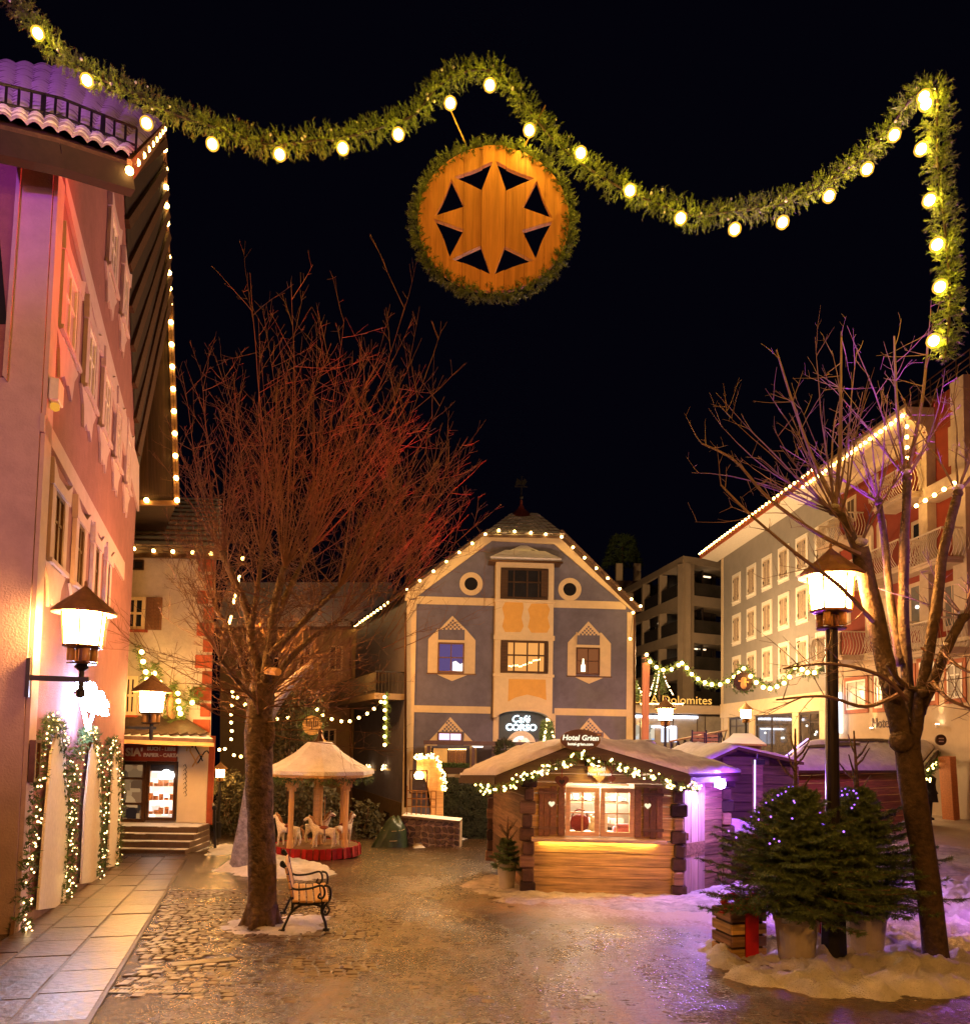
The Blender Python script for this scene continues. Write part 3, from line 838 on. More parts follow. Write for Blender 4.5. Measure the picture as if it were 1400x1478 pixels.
# dark timber bay beyond the gable
d_ = 18.9
bay = thing('timber_bay', 'tall dark timber gable beyond the red house, edged with a string of bulbs', 'building', pt(225, 722, d_))
fb_ = Fr((pt(225, 722, d_).x, pt(225, 722, d_).y, 0), V((1, 0.15, 0)))
bw = MB(); bw.prism([fb_.P(150, 722), fb_.P(257, 724), fb_.P(250, 430), fb_.P(150, 430)], V((-1.6, 3.0, 0))); bw.build('wall', dark_wood, bay)
for i in range(12):
    x = 198 + i * 5
    a, b = fb_.P(x - 4, 436, .02), fb_.P(x, 716, .02)
    plank('plank', dark_wood, bay, b, a, 0.085, 0.03, fb_.N)
eb = MB(); eb.bar(fb_.P(246, 430, .06), fb_.P(256, 726, .06), .07, .12); eb.bar(fb_.P(190, 726, .05), fb_.P(258, 726, .05), .10, .12)
eb.build('edge_board', MATS['verge_timber'], bay)
bs = thing('string_of_bulbs', 'warm bulbs running along the gable edge of the red house', 'string lights', Ov[0])
wire = MB()
near = [Ov[0].lerp(Ov[1], k / 8) + V((.05, -.1, -.08)) for k in range(9)]
far = [Ov[1].lerp(Ov[2], 1 - (1 - k / 10) ** 1.0) + V((.05, -.12, -.1)) for k in range(1, 11)]
low = [fb_.P(247 + 9 * k / 8, 465 + 257 * k / 8, .16) for k in range(9)] + [fb_.P(212, 722, .16)]
path = near + far + low
wire.tube(path, 0.006, 4); wire.build('wire', dark_paint, bs)
for k, p in enumerate(path): bulb(bs, p, 0.045 if k < 9 else 0.06, e_eave)
# siren box
sb = thing('siren_box', 'white siren box with amber lens on the corner of the red house', 'siren', FA.P(66, 568, .06))
u_, v_ = FA.px(66, 566)
slab(MB(), FA, u_ - .13, v_ - .12, u_ + .13, v_ + .14, 0.062, 0.17).build('case', white_paint, sb, bevel=.01)
MB().lathe(FA.at(u_, v_ - .16, .11), [(.02, -.05), (.05, -.03), (.05, .03), (.03, .04)], 10).build('lens', E('amber_lens', (1.0, 0.42, 0.05), 0.5, False), sb)
mbx = thing('menu_case', 'slim brass menu case beside the first garlanded door', 'menu case', FA.P(38, 1098, .05))
u_, v_ = FA.px(38, 1098); frame_mb(MB(), FA, (u_ - .14, v_ - .24, u_ + .14, v_ + .24), .035, .062, .12, ()).build('frame', brown_metal, mbx)
slab(MB(), FA, u_ - .10, v_ - .20, u_ + .10, v_ + .20, .062, .085).build('sheet', trim_cream, mbx)
# door garlands
for gi, (lab, pp) in enumerate((('garland of fir and fairy lights round the first and widest pale door', [(30, 1345), (36, 1290), (44, 1210), (52, 1130), (62, 1070), (75, 1042), (88, 1062), (96, 1120), (99, 1190), (96, 1250), (91, 1312)]),
                ('garland of fir and fairy lights round the middle mauve door', [(101, 1300), (103, 1200), (109, 1120), (118, 1072), (129, 1056), (139, 1078), (145, 1140), (146, 1210), (139, 1280)]),
                ('garland of fir and fairy lights round the narrow door next to the book shop', [(147, 1262), (150, 1170), (154, 1105), (162, 1070), (169, 1092), (173, 1160), (168, 1252)]))):
    pth = smooth_path([FA.P(x, y, .09) for x, y in pp], 5)
    g = thing('door_garland', lab, 'garland', pth[0], 'lit garlands round the doors')
    mb = MB(); garland(mb, pth, .10, 100, .09, 10, .06, .007); mb.build('greenery', MATS['fir_needles'], g, fix=False)
    cb = MB()
    for k in range(int(len(pth) * 2.3)):
        p = pth[random.randrange(len(pth) - 1)].lerp(pth[random.randrange(len(pth) - 1)], 0)
        cb.ball(p + FA.N * R(.0, .10) + FA.U * R(-.12, .12) + V((0, 0, R(-.12, .12))), R(.009, .014), 6, 4)
    fl = cb.build('fairy_lights', e_fairy, g, fix=False); fl['kind'] = 'stuff'
# neon sign: bright wine glass in cool white tubes
ns = thing('neon_sign', 'bluish white neon sign of a wine glass above the middle door', 'neon sign', FA.P(128, 1020, .3))
Fs = Fr(FA.P(128, 1015, .2), FA.N)
sgm = MB()
def np_(x, y): return Fs.P(x, y)
sgm.tube([np_(112, 985), np_(128, 1054), np_(138, 1020)], 0.028, 6)
for yy, xa_, xb_ in ((988, 113, 138), (1000, 116, 150), (1012, 120, 156), (1024, 128, 155)):
    sgm.tube(smooth_path([np_(xa_ + (xb_ - xa_) * k / 9, yy + (k - 4) * .9 + (4.5 if k % 2 else -4.5)) for k in range(10)], 4), 0.030, 6)
sgm.build('tube', e_neon, ns); lamp('neon_light', np_(130, 1025) + V((.15, -.25, 0)), 11, (.45, .58, 1.0), .12)
sb_ = MB(); sb_.bar(np_(100, 1000), np_(120, 1000), .03, .03); sb_.build('bracket', iron, ns)

# ---------------------------------------------------------------- lanterns
def lantern_head(par, c, s=1.0, pane_mat=None, tubes=True):
    c = V(c); pm = pane_mat or e_lamp
    n = 6; r0_, r1_, h = .245 * s, .285 * s, .47 * s
    fr = MB(); P0 = []; P1 = []
    for k in range(n):
        a = math.pi / n + 2 * math.pi * k / n + .3
        P0.append(c + V((r0_ * math.cos(a), r0_ * math.sin(a), 0))); P1.append(c + V((r1_ * math.cos(a), r1_ * math.sin(a), h)))
    for k in range(n):
        k2 = (k + 1) % n
        fr.bar(P0[k], P1[k], .022 * s, .022 * s); fr.bar(P0[k], P0[k2], .03 * s, .03 * s); fr.bar(P1[k], P1[k2], .025 * s, .025 * s)
        ins = lambda p: c + (p - c) * 0.965
        MB().prism([ins(P0[k]).lerp(ins(P0[k2]), .05), ins(P0[k2]).lerp(ins(P0[k]), .05), ins(P1[k2]).lerp(ins(P1[k]), .05), ins(P1[k]).lerp(ins(P1[k2]), .05)], (c - (P0[k] + P0[k2]) / 2).normalized() * .012).build('lamp_pane', pm, par)
    fr.build('frame', brown_metal, par)
    MB().lathe(c, [(.40 * s, h - .03 * s), (.41 * s, h), (.36 * s, h + .05 * s), (.17 * s, h + .21 * s), (.05 * s, h + .32 * s), (.02 * s, h + .35 * s), (.018 * s, h + .41 * s), (.001, h + .43 * s)], 18).build('hood', copper, par, smooth=False)
    b = MB(); b.lathe(c, [(.20 * s, -.03 * s), (.23 * s, -.015 * s), (.23 * s, 0)], 12); b.lathe(c, [(.18 * s, -.24 * s), (.19 * s, -.22 * s), (.05 * s, -.20 * s), (.05 * s, -.03 * s)], 12)
    b.build('base', brown_metal, par)
    if tubes:
        for k in range(4):
            a = math.pi / 4 + k * math.pi / 2
            q = c + V((.145 * s * math.cos(a), .145 * s * math.sin(a), 0))
            MB().lathe(q, [(.045 * s, -.20 * s), (.05 * s, -.19 * s), (.05 * s, -.04 * s), (.045 * s, -.03 * s)], 8).build('glass_tube', M('amber_glass', (0.45, 0.25, 0.08), 0.15, 0.2, 5, 0), par, smooth=True)
bp_ = FA.P(38, 978, .0); lc = bp_ + FA.N * 0.56
wl = thing('wall_lantern', 'lit six sided lantern with conical hood on an iron arm of the red house', 'lantern', bp_)
zt = pt(123, 933, (lc - CAMP).dot(fwd)).z
lantern_head(wl, (lc.x, lc.y, zt), 0.86)
am = MB(); u_, v_ = FA.px(38, 978)
am.bar(bp_ + FA.N * .03, V((lc.x, lc.y, bp_.z)) + FA.N * .08, .06, .06); slab(am, FA, u_ - .05, v_ - .22, u_ + .05, v_ + .22, .004, .045)
am.lathe((lc.x, lc.y, bp_.z), [(.001, -.22), (.05, -.19), (.05, -.13), (.028, -.10), (.03, .10), (.08, .14), (.05, zt - bp_.z - .19)], 10)
am.build('bracket', iron, wl)
# ---------------------------------------------------------------- café house (blue gable)
cl, crr = pt(590, 1000, 35.0), pt(913, 1006, 35.5)
FC = Fr((cl.x, cl.y, 0), crr - cl)
if FC.U.x < 0: FC.U = -FC.U
FC.rot = Matrix((FC.U, FC.Z, FC.N)).transposed()
BACK = V((-.36, .933, 0))
cafe = thing('cafe_house', 'blue grey gabled house with cream trim and a central bay, bulbs along its verge', 'house', FC.P(748, 1150))
body = [(583, 1185), (590, 866), (600, 858), (706, 772), (808, 774), (916, 880), (912, 1185)]
mb = MB(); mb.prism([FC.P(x, y) for x, y in body], BACK * 13); mb.build('wall', wall_blue, cafe)
tr = MB()
def vstrip(x, y0, y1, wpx, w1=.06):
    ym = (y0 + y1) / 2; u = FC.px(x, ym)[0]; hw = wpx / 2 / 31.4
    slab(tr, FC, u - hw, FC.px(x, y1)[1], u + hw, FC.px(x, y0)[1], .004, w1)
vstrip(591, 866, 1180, 14); vstrip(909, 884, 1180, 11)
v1_, v0_ = FC.px(650, 862)[1], FC.px(650, 873)[1]
for xa, xb in ((599, 714), (794, 903)):
    slab(tr, FC, FC.px(xa, 868)[0], v0_, FC.px(xb, 868)[0], v1_, .004, .05)
v1_, v0_ = FC.px(650, 1019)[1], FC.px(650, 1029)[1]
for xa, xb in ((598, 708), (800, 904)):
    slab(tr, FC, FC.px(xa, 1024)[0], v0_, FC.px(xb, 1024)[0], v1_, .004, .05)
v1_, v0_ = FC.px(650, 1114)[1], FC.px(650, 1122)[1]
slab(tr, FC, FC.px(598, 1118)[0], v0_, FC.px(708, 1118)[0], v1_, .004, .05)
for x in (715, 797): vstrip(x, 1030, 1140, 8, .05)
for q in ([(585, 868), (585, 853), (705, 767), (710, 781), (601, 862)], [(705, 767), (810, 769), (799, 786), (710, 781)], [(810, 769), (922, 876), (914, 884), (904, 876), (799, 786)]):
    ppoly(tr, FC, q, .006, .12)
tr.build('trim', trim_cream, cafe)
for x, w_ in ((585.5, .16), (915.5, .16)):
    dpm = MB(); dpm.tube([FC.P(x, 1165, w_), FC.P(x, 900, w_), FC.P(x, 884, w_ + .25)], .055, 8); dpm.build('downpipe', brown_metal, cafe, smooth=True)
# eaves, roof
rf = MB()
def rp(x, y, w): return FC.P(x, y, w)
for a, b in (((581, 858), (704, 768)), ((811, 769), (926, 882))):
    p, q = FC.P(*a, .55), FC.P(*b, .55)
    rf.prism([p, q, q + V((0, 0, .16)), p + V((0, 0, .16))], BACK * 13.4)
rf.build('roof_slope', roof_tile, cafe)
hp0, hp1 = FC.P(699, 771, .6), FC.P(815, 773, .6)
rid0 = FC.P(738, 742, -3.0); rid1 = FC.P(775, 742, -3.0)
hb = MB(); hb.prism([hp0, hp1, rid1, rid0], (0, 0, -.14)); hipo = hb.build('hip_roof', roof_tile, cafe)
for j in range(7):
    t0, t1 = j / 7, (j + 1) / 7
    n = 14 - j
    for i in range(n):
        l = lambda s, t: hp0.lerp(hp1, s).lerp(rid0.lerp(rid1, s), t)
        mbq = MB(); a, b = i / n + .004, (i + 1) / n - .004
        mbq.prism([l(a, t0) + V((0, 0, .05)), l(b, t0) + V((0, 0, .05)), l(b, t1) + V((0, 0, .015)), l(a, t1) + V((0, 0, .015))], (0, -.02, .04))
        mbq.build('roof_tile', roof_tile if R(0, 1) < .55 else roof_tile_snowy, hipo)
cap = MB(); cc = FC.P(752, 744, -3.2)
cap.lathe(cc, [(1.0, -.35), (.72, -.1), (.42, .12), (.18, .34), (.07, .55), (.05, .8)], 12)
cap.build('roof_cap', M('dark_red_sheet', (0.10, 0.02, 0.015), 0.5, 0.2, 4, 0.1), cafe)
wv = MB(); wv.tube([cc + V((0, 0, .6)), cc + V((0, 0, 2.05))], .03, 6); wv.ball(cc + V((0, 0, .95)), .10, 8, 6)
wv.bar(cc + V((-.35, 0, 1.5)), cc + V((.3, 0, 1.5)), .03, .05)
wv.prism([cc + V((-.34, -.01, 1.55)), cc + V((-.05, -.01, 1.62)), cc + V((.14, -.01, 1.55)), cc + V((.28, -.01, 1.78)), cc + V((.16, -.01, 1.95)), cc + V((.0, -.01, 1.75)), cc + V((-.22, -.01, 1.95))], (0, .02, 0))
wv.build('weather_vane', iron, cafe)
# oculi
for (x, y) in ((680, 843), (822, 851)):
    u, v = FC.px(x, y)
    mb = MB(); n = 28; ro_, ri = .54, .31
    for k in range(n):
        a0, a1 = 2 * math.pi * k / n, 2 * math.pi * (k + 1) / n
        pp = lambda r, a: FC.at(u + r * math.cos(a), v + r * math.sin(a), .004)
        mb.prism([pp(ri, a0), pp(ro_, a0), pp(ro_, a1), pp(ri, a1)], FC.N * .07)
    oc = mb.build('round_window', trim_cream, cafe)
    pm = MB(); pm.prism([FC.at(u + .312 * math.cos(2 * math.pi * k / 24), v + .312 * math.sin(2 * math.pi * k / 24), .004) for k in range(24)], FC.N * .02); pm.build('pane', glass_dark, oc)
    continue
    g_ = MB(); slab(g_, FC, u - .02, v - .30, u + .02, v + .30, .026, .045); slab(g_, FC, u - .30, v - .02, u - .022, v + .02, .026, .044); slab(g_, FC, u + .022, v - .02, u + .30, v + .02, .026, .044)
    g_.build('glazing_bar', brown_metal, oc)
# octagonal framed windows with chequered gables
def chequer(par, apex, bl, br):
    A, B, C_ = FC.px(*apex), FC.px(*bl), FC.px(*br)
    t = MB(); t.prism([FC.at(*A, .004), FC.at(*B, .004), FC.at(*C_, .004)], FC.N * .03); ch = t.build('chequered_gable', trim_cream, par)
    d = MB(); st = (C_[0] - B[0]) / 13; rows = int((A[1] - B[1]) / st)
    for j in range(rows):
        for i in range(13):
            if (i + j) % 2: continue
            uu, vv = B[0] + (i + .5) * st, B[1] + (j + .5) * st
            fr_ = (vv + st * .5 - B[1]) / (A[1] - B[1])
            if abs(uu - A[0]) + st * .5 < (C_[0] - B[0]) / 2 * (1 - fr_) + .01: slab(d, FC, uu - st * .47, vv - st * .47, uu + st * .47, vv + st * .47, .035, .043)
    d.build('chequer', wall_blue, ch)
def octwin(win, surr, apex, bl, br, block, apron, pmat):
    u0, v0, u1, v1 = r = FC.rect(*win)
    wdw = window(FC, cafe, r, brown_metal, pmat, .07, .03, .11, (.5,), (.5,))
    s = MB(); a0, b0, a1, b1 = FC.rect(*surr)
    hv = b1 - .5
    s.prism([FC.at(*q, .004) for q in ((a0, b0), (u0 - .003, b0), (u0 - .003, b1), (a0 + .45, b1), (a0, hv))], FC.N * .05)
    s.prism([FC.at(*q, .004) for q in ((a1, b0), (u1 + .003, b0), (u1 + .003, b1), (a1 - .45, b1), (a1, hv))], FC.N * .05)
    s.prism([FC.at(*q, .004) for q in ((u0, v1 + .003), (u1, v1 + .003), (u1, v1 + .13), (u0, v1 + .13))], FC.N * .05)
    x0, y0, x1, y1 = apron; A = FC.rect(*apron)
    s.prism([FC.at(*q, .004) for q in ((A[0], A[3]), (A[2], A[3]), (A[2] - .2, A[1] + .2), ((A[0] + A[2]) / 2, A[1]), (A[0] + .2, A[1] + .2))], FC.N * .05)
    s.build('surround', trim_cream, wdw)
    slab(MB(), FC, a0 - .05, b0 - .06, a1 + .05, b0 - .003, .004, .13).build('sill', brown_metal, wdw)
    chequer(wdw, apex, bl, br)
    return wdw
w1 = octwin((632, 928, 670, 971), (618, 908, 686, 972), (653, 889), (634, 909), (673, 909), None, (631, 974, 674, 983), e_room_violet)
w2 = octwin((831, 935, 865, 974), (819, 913, 881, 976), (849, 897), (831, 917), (867, 917), None, (830, 978, 870, 987), e_room_dim)
mb = MB(); u, v = FC.px(661, 962); mb.prism([FC.at(u + q[0], v + q[1], .05) for q in ((-.25, -.2), (.28, -.25), (.28, .2), (.1, .1), (-.1, .25), (-.25, .2))], FC.N * .01); mb.build('lit_picture', E('lit_picture', (1, .9, .8), .9, False), w1)
mb = MB(); u, v = FC.px(841, 965); mb.lathe(FC.at(u, v, .09), [(.10, -.15), (.10, .15), (.05, .2), (.03, .45)], 10); mb.build('table_lamp', E('room_lamp', (1, .75, .45), 2.2, False), w2)
# ground floor windows in cream gables
for apex, bl, br, sl, sr, win, pm in (((650, 1035), (632, 1056), (669, 1056), 613, 688, (632, 1057, 667, 1070), E('violet_white_room', (.85, .65, 1.0), .9, False)),
                                 ((851, 1036), (833, 1057), (870, 1057), 814, 889, (834, 1058, 868, 1072), e_room_dim)):
    wdw = window(FC, cafe, FC.rect(*win), brown_metal, pm, .06, .02, .09, (.5,), ())
    chequer(wdw, apex, bl, br)
    s = MB(); P = lambda x, y: FC.P(x, y, .004)
    s.prism([P(sl, 1076), P(win[0] - 1, 1076), P(bl[0] - 1, 1057)], FC.N * .045); s.prism([P(sr, 1076), P(win[2] + 2, 1076), P(br[0] + 1, 1057)], FC.N * .045)
    s.prism([P(sl, 1077), P(sl + 10, 1077), P(sl + 10, 1113), P(sl, 1113)], FC.N * .045); s.prism([P(sr, 1077), P(sr - 10, 1077), P(sr - 10, 1113), P(sr, 1113)], FC.N * .045)
    s.build('surround', trim_cream, wdw)
# bay
BW = .85
bu0, bu1 = FC.px(713, 900)[0], FC.px(795, 900)[0]
bv0, bv1 = FC.px(754, 1022, BW)[1], FC.px(754, 812, BW)[1]
bb = MB(); slab(bb, FC, bu0, bv0, bu1, bv1, .0, BW); bayo = bb.build('bay', trim_cream, cafe)
cor = MB(); P = lambda x, y: FC.P(x, y, BW)
av_ = FC.px(754, 1022, BW)
n = 12; um, hw = (bu0 + bu1) / 2, (bu1 - bu0) / 2
arch = [FC.at(bu0, bv0 - .003, 0), FC.at(bu0, bv0 - .45, 0)] + [FC.at(um - hw * .88 * math.cos(math.pi * k / n), bv0 - .45 + .35 * math.sin(math.pi * k / n), 0) for k in range(n + 1)] + [FC.at(bu1, bv0 - .45, 0), FC.at(bu1, bv0 - .003, 0)]
cor.prism([p + FC.N * .02 for p in arch], FC.N * (BW - .02)); cor.build('bay_arch', trim_cream, cafe)
lo = MB()
for y in (868, 919, 922, 975):
    v = FC.px(754, y, BW)[1]; slab(lo, FC, bu0 - .06, v - .06, bu1 + .06, v + .06, BW + .002, BW + .09)
lo.build('bay_moulding', trim_cream, bayo)
for q in ([(727, 874), (752, 874), (753, 882), (750, 896), (753, 908), (749, 916), (727, 916), (723, 908), (726, 895), (723, 882)],
          [(764, 876), (786, 876), (790, 884), (787, 896), (790, 909), (786, 917), (764, 917), (759, 909), (762, 896), (759, 884)],
          [(732, 982), (784, 983), (785, 1012), (775, 1008), (758, 1004), (742, 1008), (731, 1014)]):
    mb = MB(); ppoly(mb, FC, q, BW + .006, BW + .02); mb.build('ochre_panel', ochre, bayo)
def bwin(rect, pm, name):
    u0, v0 = FC.px(rect[0], rect[3], BW); u1, v1 = FC.px(rect[2], rect[1], BW)
    wdw = window(Fr2, cafe, (u0, v0, u1, v1), dark_wood, pm, .09, .004, .12, (.28, .56, .8), (.55,), name='window')
    return wdw
Fr2 = Fr(FC.O + FC.N * BW, FC.U); Fr2.N = FC.N; Fr2.U = FC.U; Fr2.rot = FC.rot
bwin((722, 822, 791, 864), glass_dark, 'a')
wl2 = bwin((722, 926, 791, 971), e_room, 'b')
for xs, ya, yb in (((722, 733), 928, 970), ((784, 791), 928, 970), ((722, 733), 824, 862), ((780, 791), 824, 862)):
    u0, v0 = FC.px(xs[0], yb, BW); u1, v1 = FC.px(xs[1], ya, BW)
    piece('shutter', dark_wood, cafe, FC.at((u0 + u1) / 2, (v0 + v1) / 2, BW + .155), (round(u1 - u0, 2), round(v1 - v0, 2), .05), FC.rot, .01)
cb = MB()
for k in range(16): cb.ball(FC.P(735 + k * 2.9, 961 - max(0, k - 6) * 1.1 + R(-1, 1), BW + .03), .035, 6, 4)
o_ = cb.build('fairy_lights', e_fairy, wl2, fix=False); o_['kind'] = 'stuff'
# bay roof
e0, e1 = FC.at(bu0 - .35, bv1 + .0, BW + .35), FC.at(bu1 + .35, bv1 + .0, BW + .35)
k0, k1 = FC.at(bu0 - .35, bv1, 0.05), FC.at(bu1 + .35, bv1, .05)
tp0, tp1 = FC.at(um - .15, bv1 + 1.0, .06), FC.at(um + .15, bv1 + 1.0, .06)
br_ = MB(); br_.add([e0, e1, k1, k0, tp0, tp1], [(0, 1, 5, 4), (1, 2, 5), (3, 0, 4), (3, 2, 1, 0), (2, 3, 4, 5)])
bro = br_.build('bay_roof', roof_tile, cafe)
sn = MB()
sn.prism([e0.lerp(tp0, .04) + V((0, 0, .05)), e1.lerp(tp1, .04) + V((0, 0, .05)), e1.lerp(tp1, .5) + V((0, 0, .04)), e0.lerp(tp0, .5) + V((0, 0, .04))], FC.N * .03 + V((0, 0, .07)))
sn.build('snow', roof_snow, bro)
gu = MB(); gu.bar(e0 - V((0, 0, .03)), e1 - V((0, 0, .03)), .08, .09); gu.build('gutter', brown_metal, bro)
# arched entrance with lit sign above
u0, v0, u1, v1 = FC.rect(721, 1027, 787, 1066)
slab(MB(), FC, u0, v0, u1, v1, .006, .035).build('sign_panel', M('slate_blue_panel', (0.07, 0.10, 0.14), 0.7, 0.1, 3, 0.05), cafe)
text('Café', FC, cafe, (u0 + u1) / 2 - .1, v1 - .36, .05, .46, e_letter, shear=.25)
text('CORSO', FC, cafe, (u0 + u1) / 2 - .06, v0 + .50, .05, .42, e_letter, bold=.008)
u, v = FC.px(752, 1076)
ar = MB(); n = 16
for k in range(n):
    a0, a1 = math.pi * k / n, math.pi * (k + 1) / n
    pp = lambda r, a: FC.at(u + r * math.cos(a), v + r * math.sin(a), .04)
    ar.prism([pp(.44, a0), pp(.68, a0), pp(.68, a1), pp(.44, a1)], FC.N * .08)
slab(ar, FC, u - .68, v - 1.6, u - .44, v, .04, .12); slab(ar, FC, u + .44, v - 1.6, u + .68, v, .04, .12)
en = ar.build('arched_entrance', white_paint, cafe)
fp = MB(); fp.prism([FC.at(u + .44 * math.cos(math.pi * k / n), v + .44 * math.sin(math.pi * k / n), .04) for k in range(n + 1)] + [FC.at(u - .44, v - 1.6, .04), FC.at(u + .44, v - 1.6, .04)], FC.N * .02)
fp.build('pane', EV('cafe_lit', [(.9, .5, .2), (1, .9, .75), (.35, .15, .05), (1, .8, .5)], 1.3, 5, False), en)
# side wall of the café along the lane
FS = Fr((cl.x, cl.y, 0), BACK)
if FS.N.x > 0: FS.N = -FS.N
FS.U = BACK.normalized(); FS.rot = Matrix((FS.U, FS.Z, FS.N)).transposed()
sd = MB()
for y0, y1 in ((1114, 1122),):
    slab(sd, FS, .2, FC.px(590, y1)[1], 12.9, FC.px(590, y0)[1], .004, .05)
slab(sd, FS, .0, FC.px(590, 1180)[1], .45, FC.px(590, 866)[1], .004, .06)
sd.build('side_trim', trim_cream, cafe)
sw0 = MB(); slab(sw0, FS, .46, -4, 12.95, FC.px(590, 868)[1], -.05, .003); sw0.build('side_wall', M('lit_side_plaster', (.34, .26, .16), .85, .12, 2, .3, dirt=.35), cafe)  # tan overlay on the blue wall, orange lamplight put into its colour
def su(x): return FS.px(x, 1080)[0]
for xs, y0, y1 in (((535, 546), 1058, 1112), ((555, 567), 1055, 1112), ((535, 547), 900, 962), ((558, 566), 925, 975)):
    ua, ub = sorted((su(xs[0]), su(xs[1]))); xm = (xs[0] + xs[1]) / 2
    wdw = window(FS, cafe, (ua, FS.px(xm, y1)[1], ub, FS.px(xm, y0)[1]), trim_cream, E('shutter_glow', (.9, .5, .2), .22, False) if y0 > 1000 else trim_cream, .1, .01, .08, (.5,), ())  # lower shutters: light from the bulbs at their foot put in as glow
    if y0 > 1000:
        t = MB()
        for _ in range(14): t.ball(FS.at((ua + ub) / 2 + R(-.35, .35), FS.px(xm, y1)[1] + R(0, .3), .25 + R(-.08, .08)), .035, 6, 4)
        o_ = t.build('fairy_lights', e_fairy, wdw, fix=False); o_['kind'] = 'stuff'
ub0, ub1 = .4, su(508)
vf = FS.px(580, 1003)[1]
bc = MB(); slab(bc, FS, ub0, vf - .28, ub1, vf, 0.0, 1.5); bco = bc.build('balcony', concrete, cafe)
rl = MB()
for w_ in (1.46,):
    rl.bar(FS.at(ub0, vf + 1.0, w_), FS.at(ub1, vf + 1.0, w_), .05, .05); rl.bar(FS.at(ub0, vf + .12, w_), FS.at(ub1, vf + .12, w_), .04, .04)
    k = ub0
    while k < ub1: rl.bar(FS.at(k, vf + .02, w_), FS.at(k, vf + 1.0, w_), .022, .022); k += .16
k = .04
while k < 1.46: rl.bar(FS.at(ub0, vf + .02, k), FS.at(ub0, vf + 1.0, k), .022, .022); k += .16
rl.bar(FS.at(ub0, vf + 1.0, 0), FS.at(ub0, vf + 1.0, 1.46), .05, .05)
rl.build('balcony_railing', iron, bco)
sg_ = MB(); us0, vs0 = FS.px(557, 1144)
text('Café CORSO', FS, cafe, us0, vs0, .03, .85, letter_cream, shear=.2, sx=-1.0 if FS.U.x < 0 else 1.0)
st_ = MB(); slab(st_, FS, 0.1, -6, 12.9, FC.px(590, 1160)[1], .004, .12); st_.build('stone_base', stone_m, cafe)
ml = MB()
for xs in ((520, 532), (545, 553), (560, 568)):
    ua, ub = sorted((su(xs[0]), su(xs[1]))); slab(ml, FS, ua, FS.px(550, 1185)[1], ub, FS.px(550, 1167)[1], .124, .14)
ml.build('cellar_window', glass_dark, cafe)
# low wing behind with tiled roof
wg = thing('rear_house', 'low tan house with dark tiled roof behind the café gable and the big tree', 'house', pt(430, 1150, 46))
FW = Fr((pt(430, 1150, 46).x, 46.0, 0), V((1, 0, 0)))
mb = MB(); mb.prism([FW.P(318, 1175), FW.P(318, 905), FW.P(560, 905), FW.P(560, 1175)], (0, 6, 0)); mb.build('wall', wall_tan, wg)
mb = MB(); mb.prism([FW.P(310, 910, .8), FW.P(575, 908, .8), FW.P(565, 845, -4), FW.P(330, 845, -4)], (0, 0, .2)); mb.build('roof', roof_tile, wg)
for x, y in ((352, 950), (395, 950), (440, 950), (485, 950), (430, 1070), (475, 1070)):
    window(FW, wg, FW.rect(x - 10, y - 18, x + 10, y + 18), trim_cream, glass_dark, .1, .01, .08, (.5,), (.5,))
dp = MB(); dp.bar(FW.P(507, 1170, .15), FW.P(506, 920, .15), .14, .14); dp.build('downpipe', brown_metal, wg)
# bulbs on the café verge
cs = thing('string_of_bulbs', 'warm bulbs outlining the blue café gable', 'string lights', FC.P(700, 768, .7))
pts8 = [(210, 592), (280, 545), (338, 503), (400, 460), (459, 415), (518, 373), (578, 332), (638, 290), (700, 272), (772, 277), (847, 283), (915, 290), (988, 302), (1040, 350), (1093, 398), (1147, 446), (1200, 492), (1254, 540), (1308, 588), (1350, 620), (1316, 650), (1302, 770)]
pp = [FC.P(500 + x / 3.182, 680 + y / 3.182, .74) for x, y in pts8]
pp = [FS.P(500 + 6, 908, .3).lerp(pp[0], k / 14) for k in range(14)] + pp[1:]
mb = MB(); mb.tube(pp, .012, 4); mb.build('wire', dark_paint, cs)
for p in pp: bulb(cs, p, .06, e_eave)

# ---------------------------------------------------------------- book shop
SD = 21.0
s0 = pt(240, 1190, SD)
FK = Fr((s0.x, s0.y, 0), V((1, 0.02, 0)))
bk = thing('book_shop', 'pale plastered book shop with red stone quoins and lit display window', 'shop', s0)
mb = MB(); mb.prism([FK.P(120, 1228), FK.P(120, 792), FK.P(309, 796), FK.P(302, 1228)], (-3.6, 8, 0)); mb.build('wall', wall_white, bk)
y = 806; k = 0
while y < 1062:
    ww = (24, 14)[k % 2] + R(-1, 1); xr = 313 - (y - 800) * .035
    u1 = FK.px(xr, y)[0]; u0 = FK.px(xr - ww, y)[0]; vt = FK.px(300, y)[1]; vb = FK.px(300, y + 20)[1]
    piece('quoin', brick_m, bk, FK.at((u0 + u1) / 2, (vt + vb) / 2, .03), (round(u1 - u0, 2), round(vt - vb - .02, 2), .07), FK.rot, .012)
    y += 23.2; k += 1
u0, v0, u1, v1 = FK.rect(298, 1062, 304, 1190)
slab(MB(), FK, u0 + .05, v0, u1 + .1, v1, .004, .05).build('corner_strip', brick_m, bk)
mb = MB(); mb.prism([FK.P(130, 797, .9), FK.P(318, 801, .9), FK.P(318, 728, -4.5), FK.P(130, 722, -4.5)], (0, 0, .18)); rfk = mb.build('roof', roof_tile, bk)
for j in range(11):
    t = (j + .3) / 11; a = FK.P(150, 797, .9).lerp(FK.P(150, 722, -4.5), t); b = FK.P(317, 801, .9).lerp(FK.P(317, 728, -4.5), t)
    plank('tile_course', roof_tile, rfk, a + V((0, 0, .22)), b + V((0, 0, .22)), .5, .05, V((0, -.35, .8)))
sg = MB()
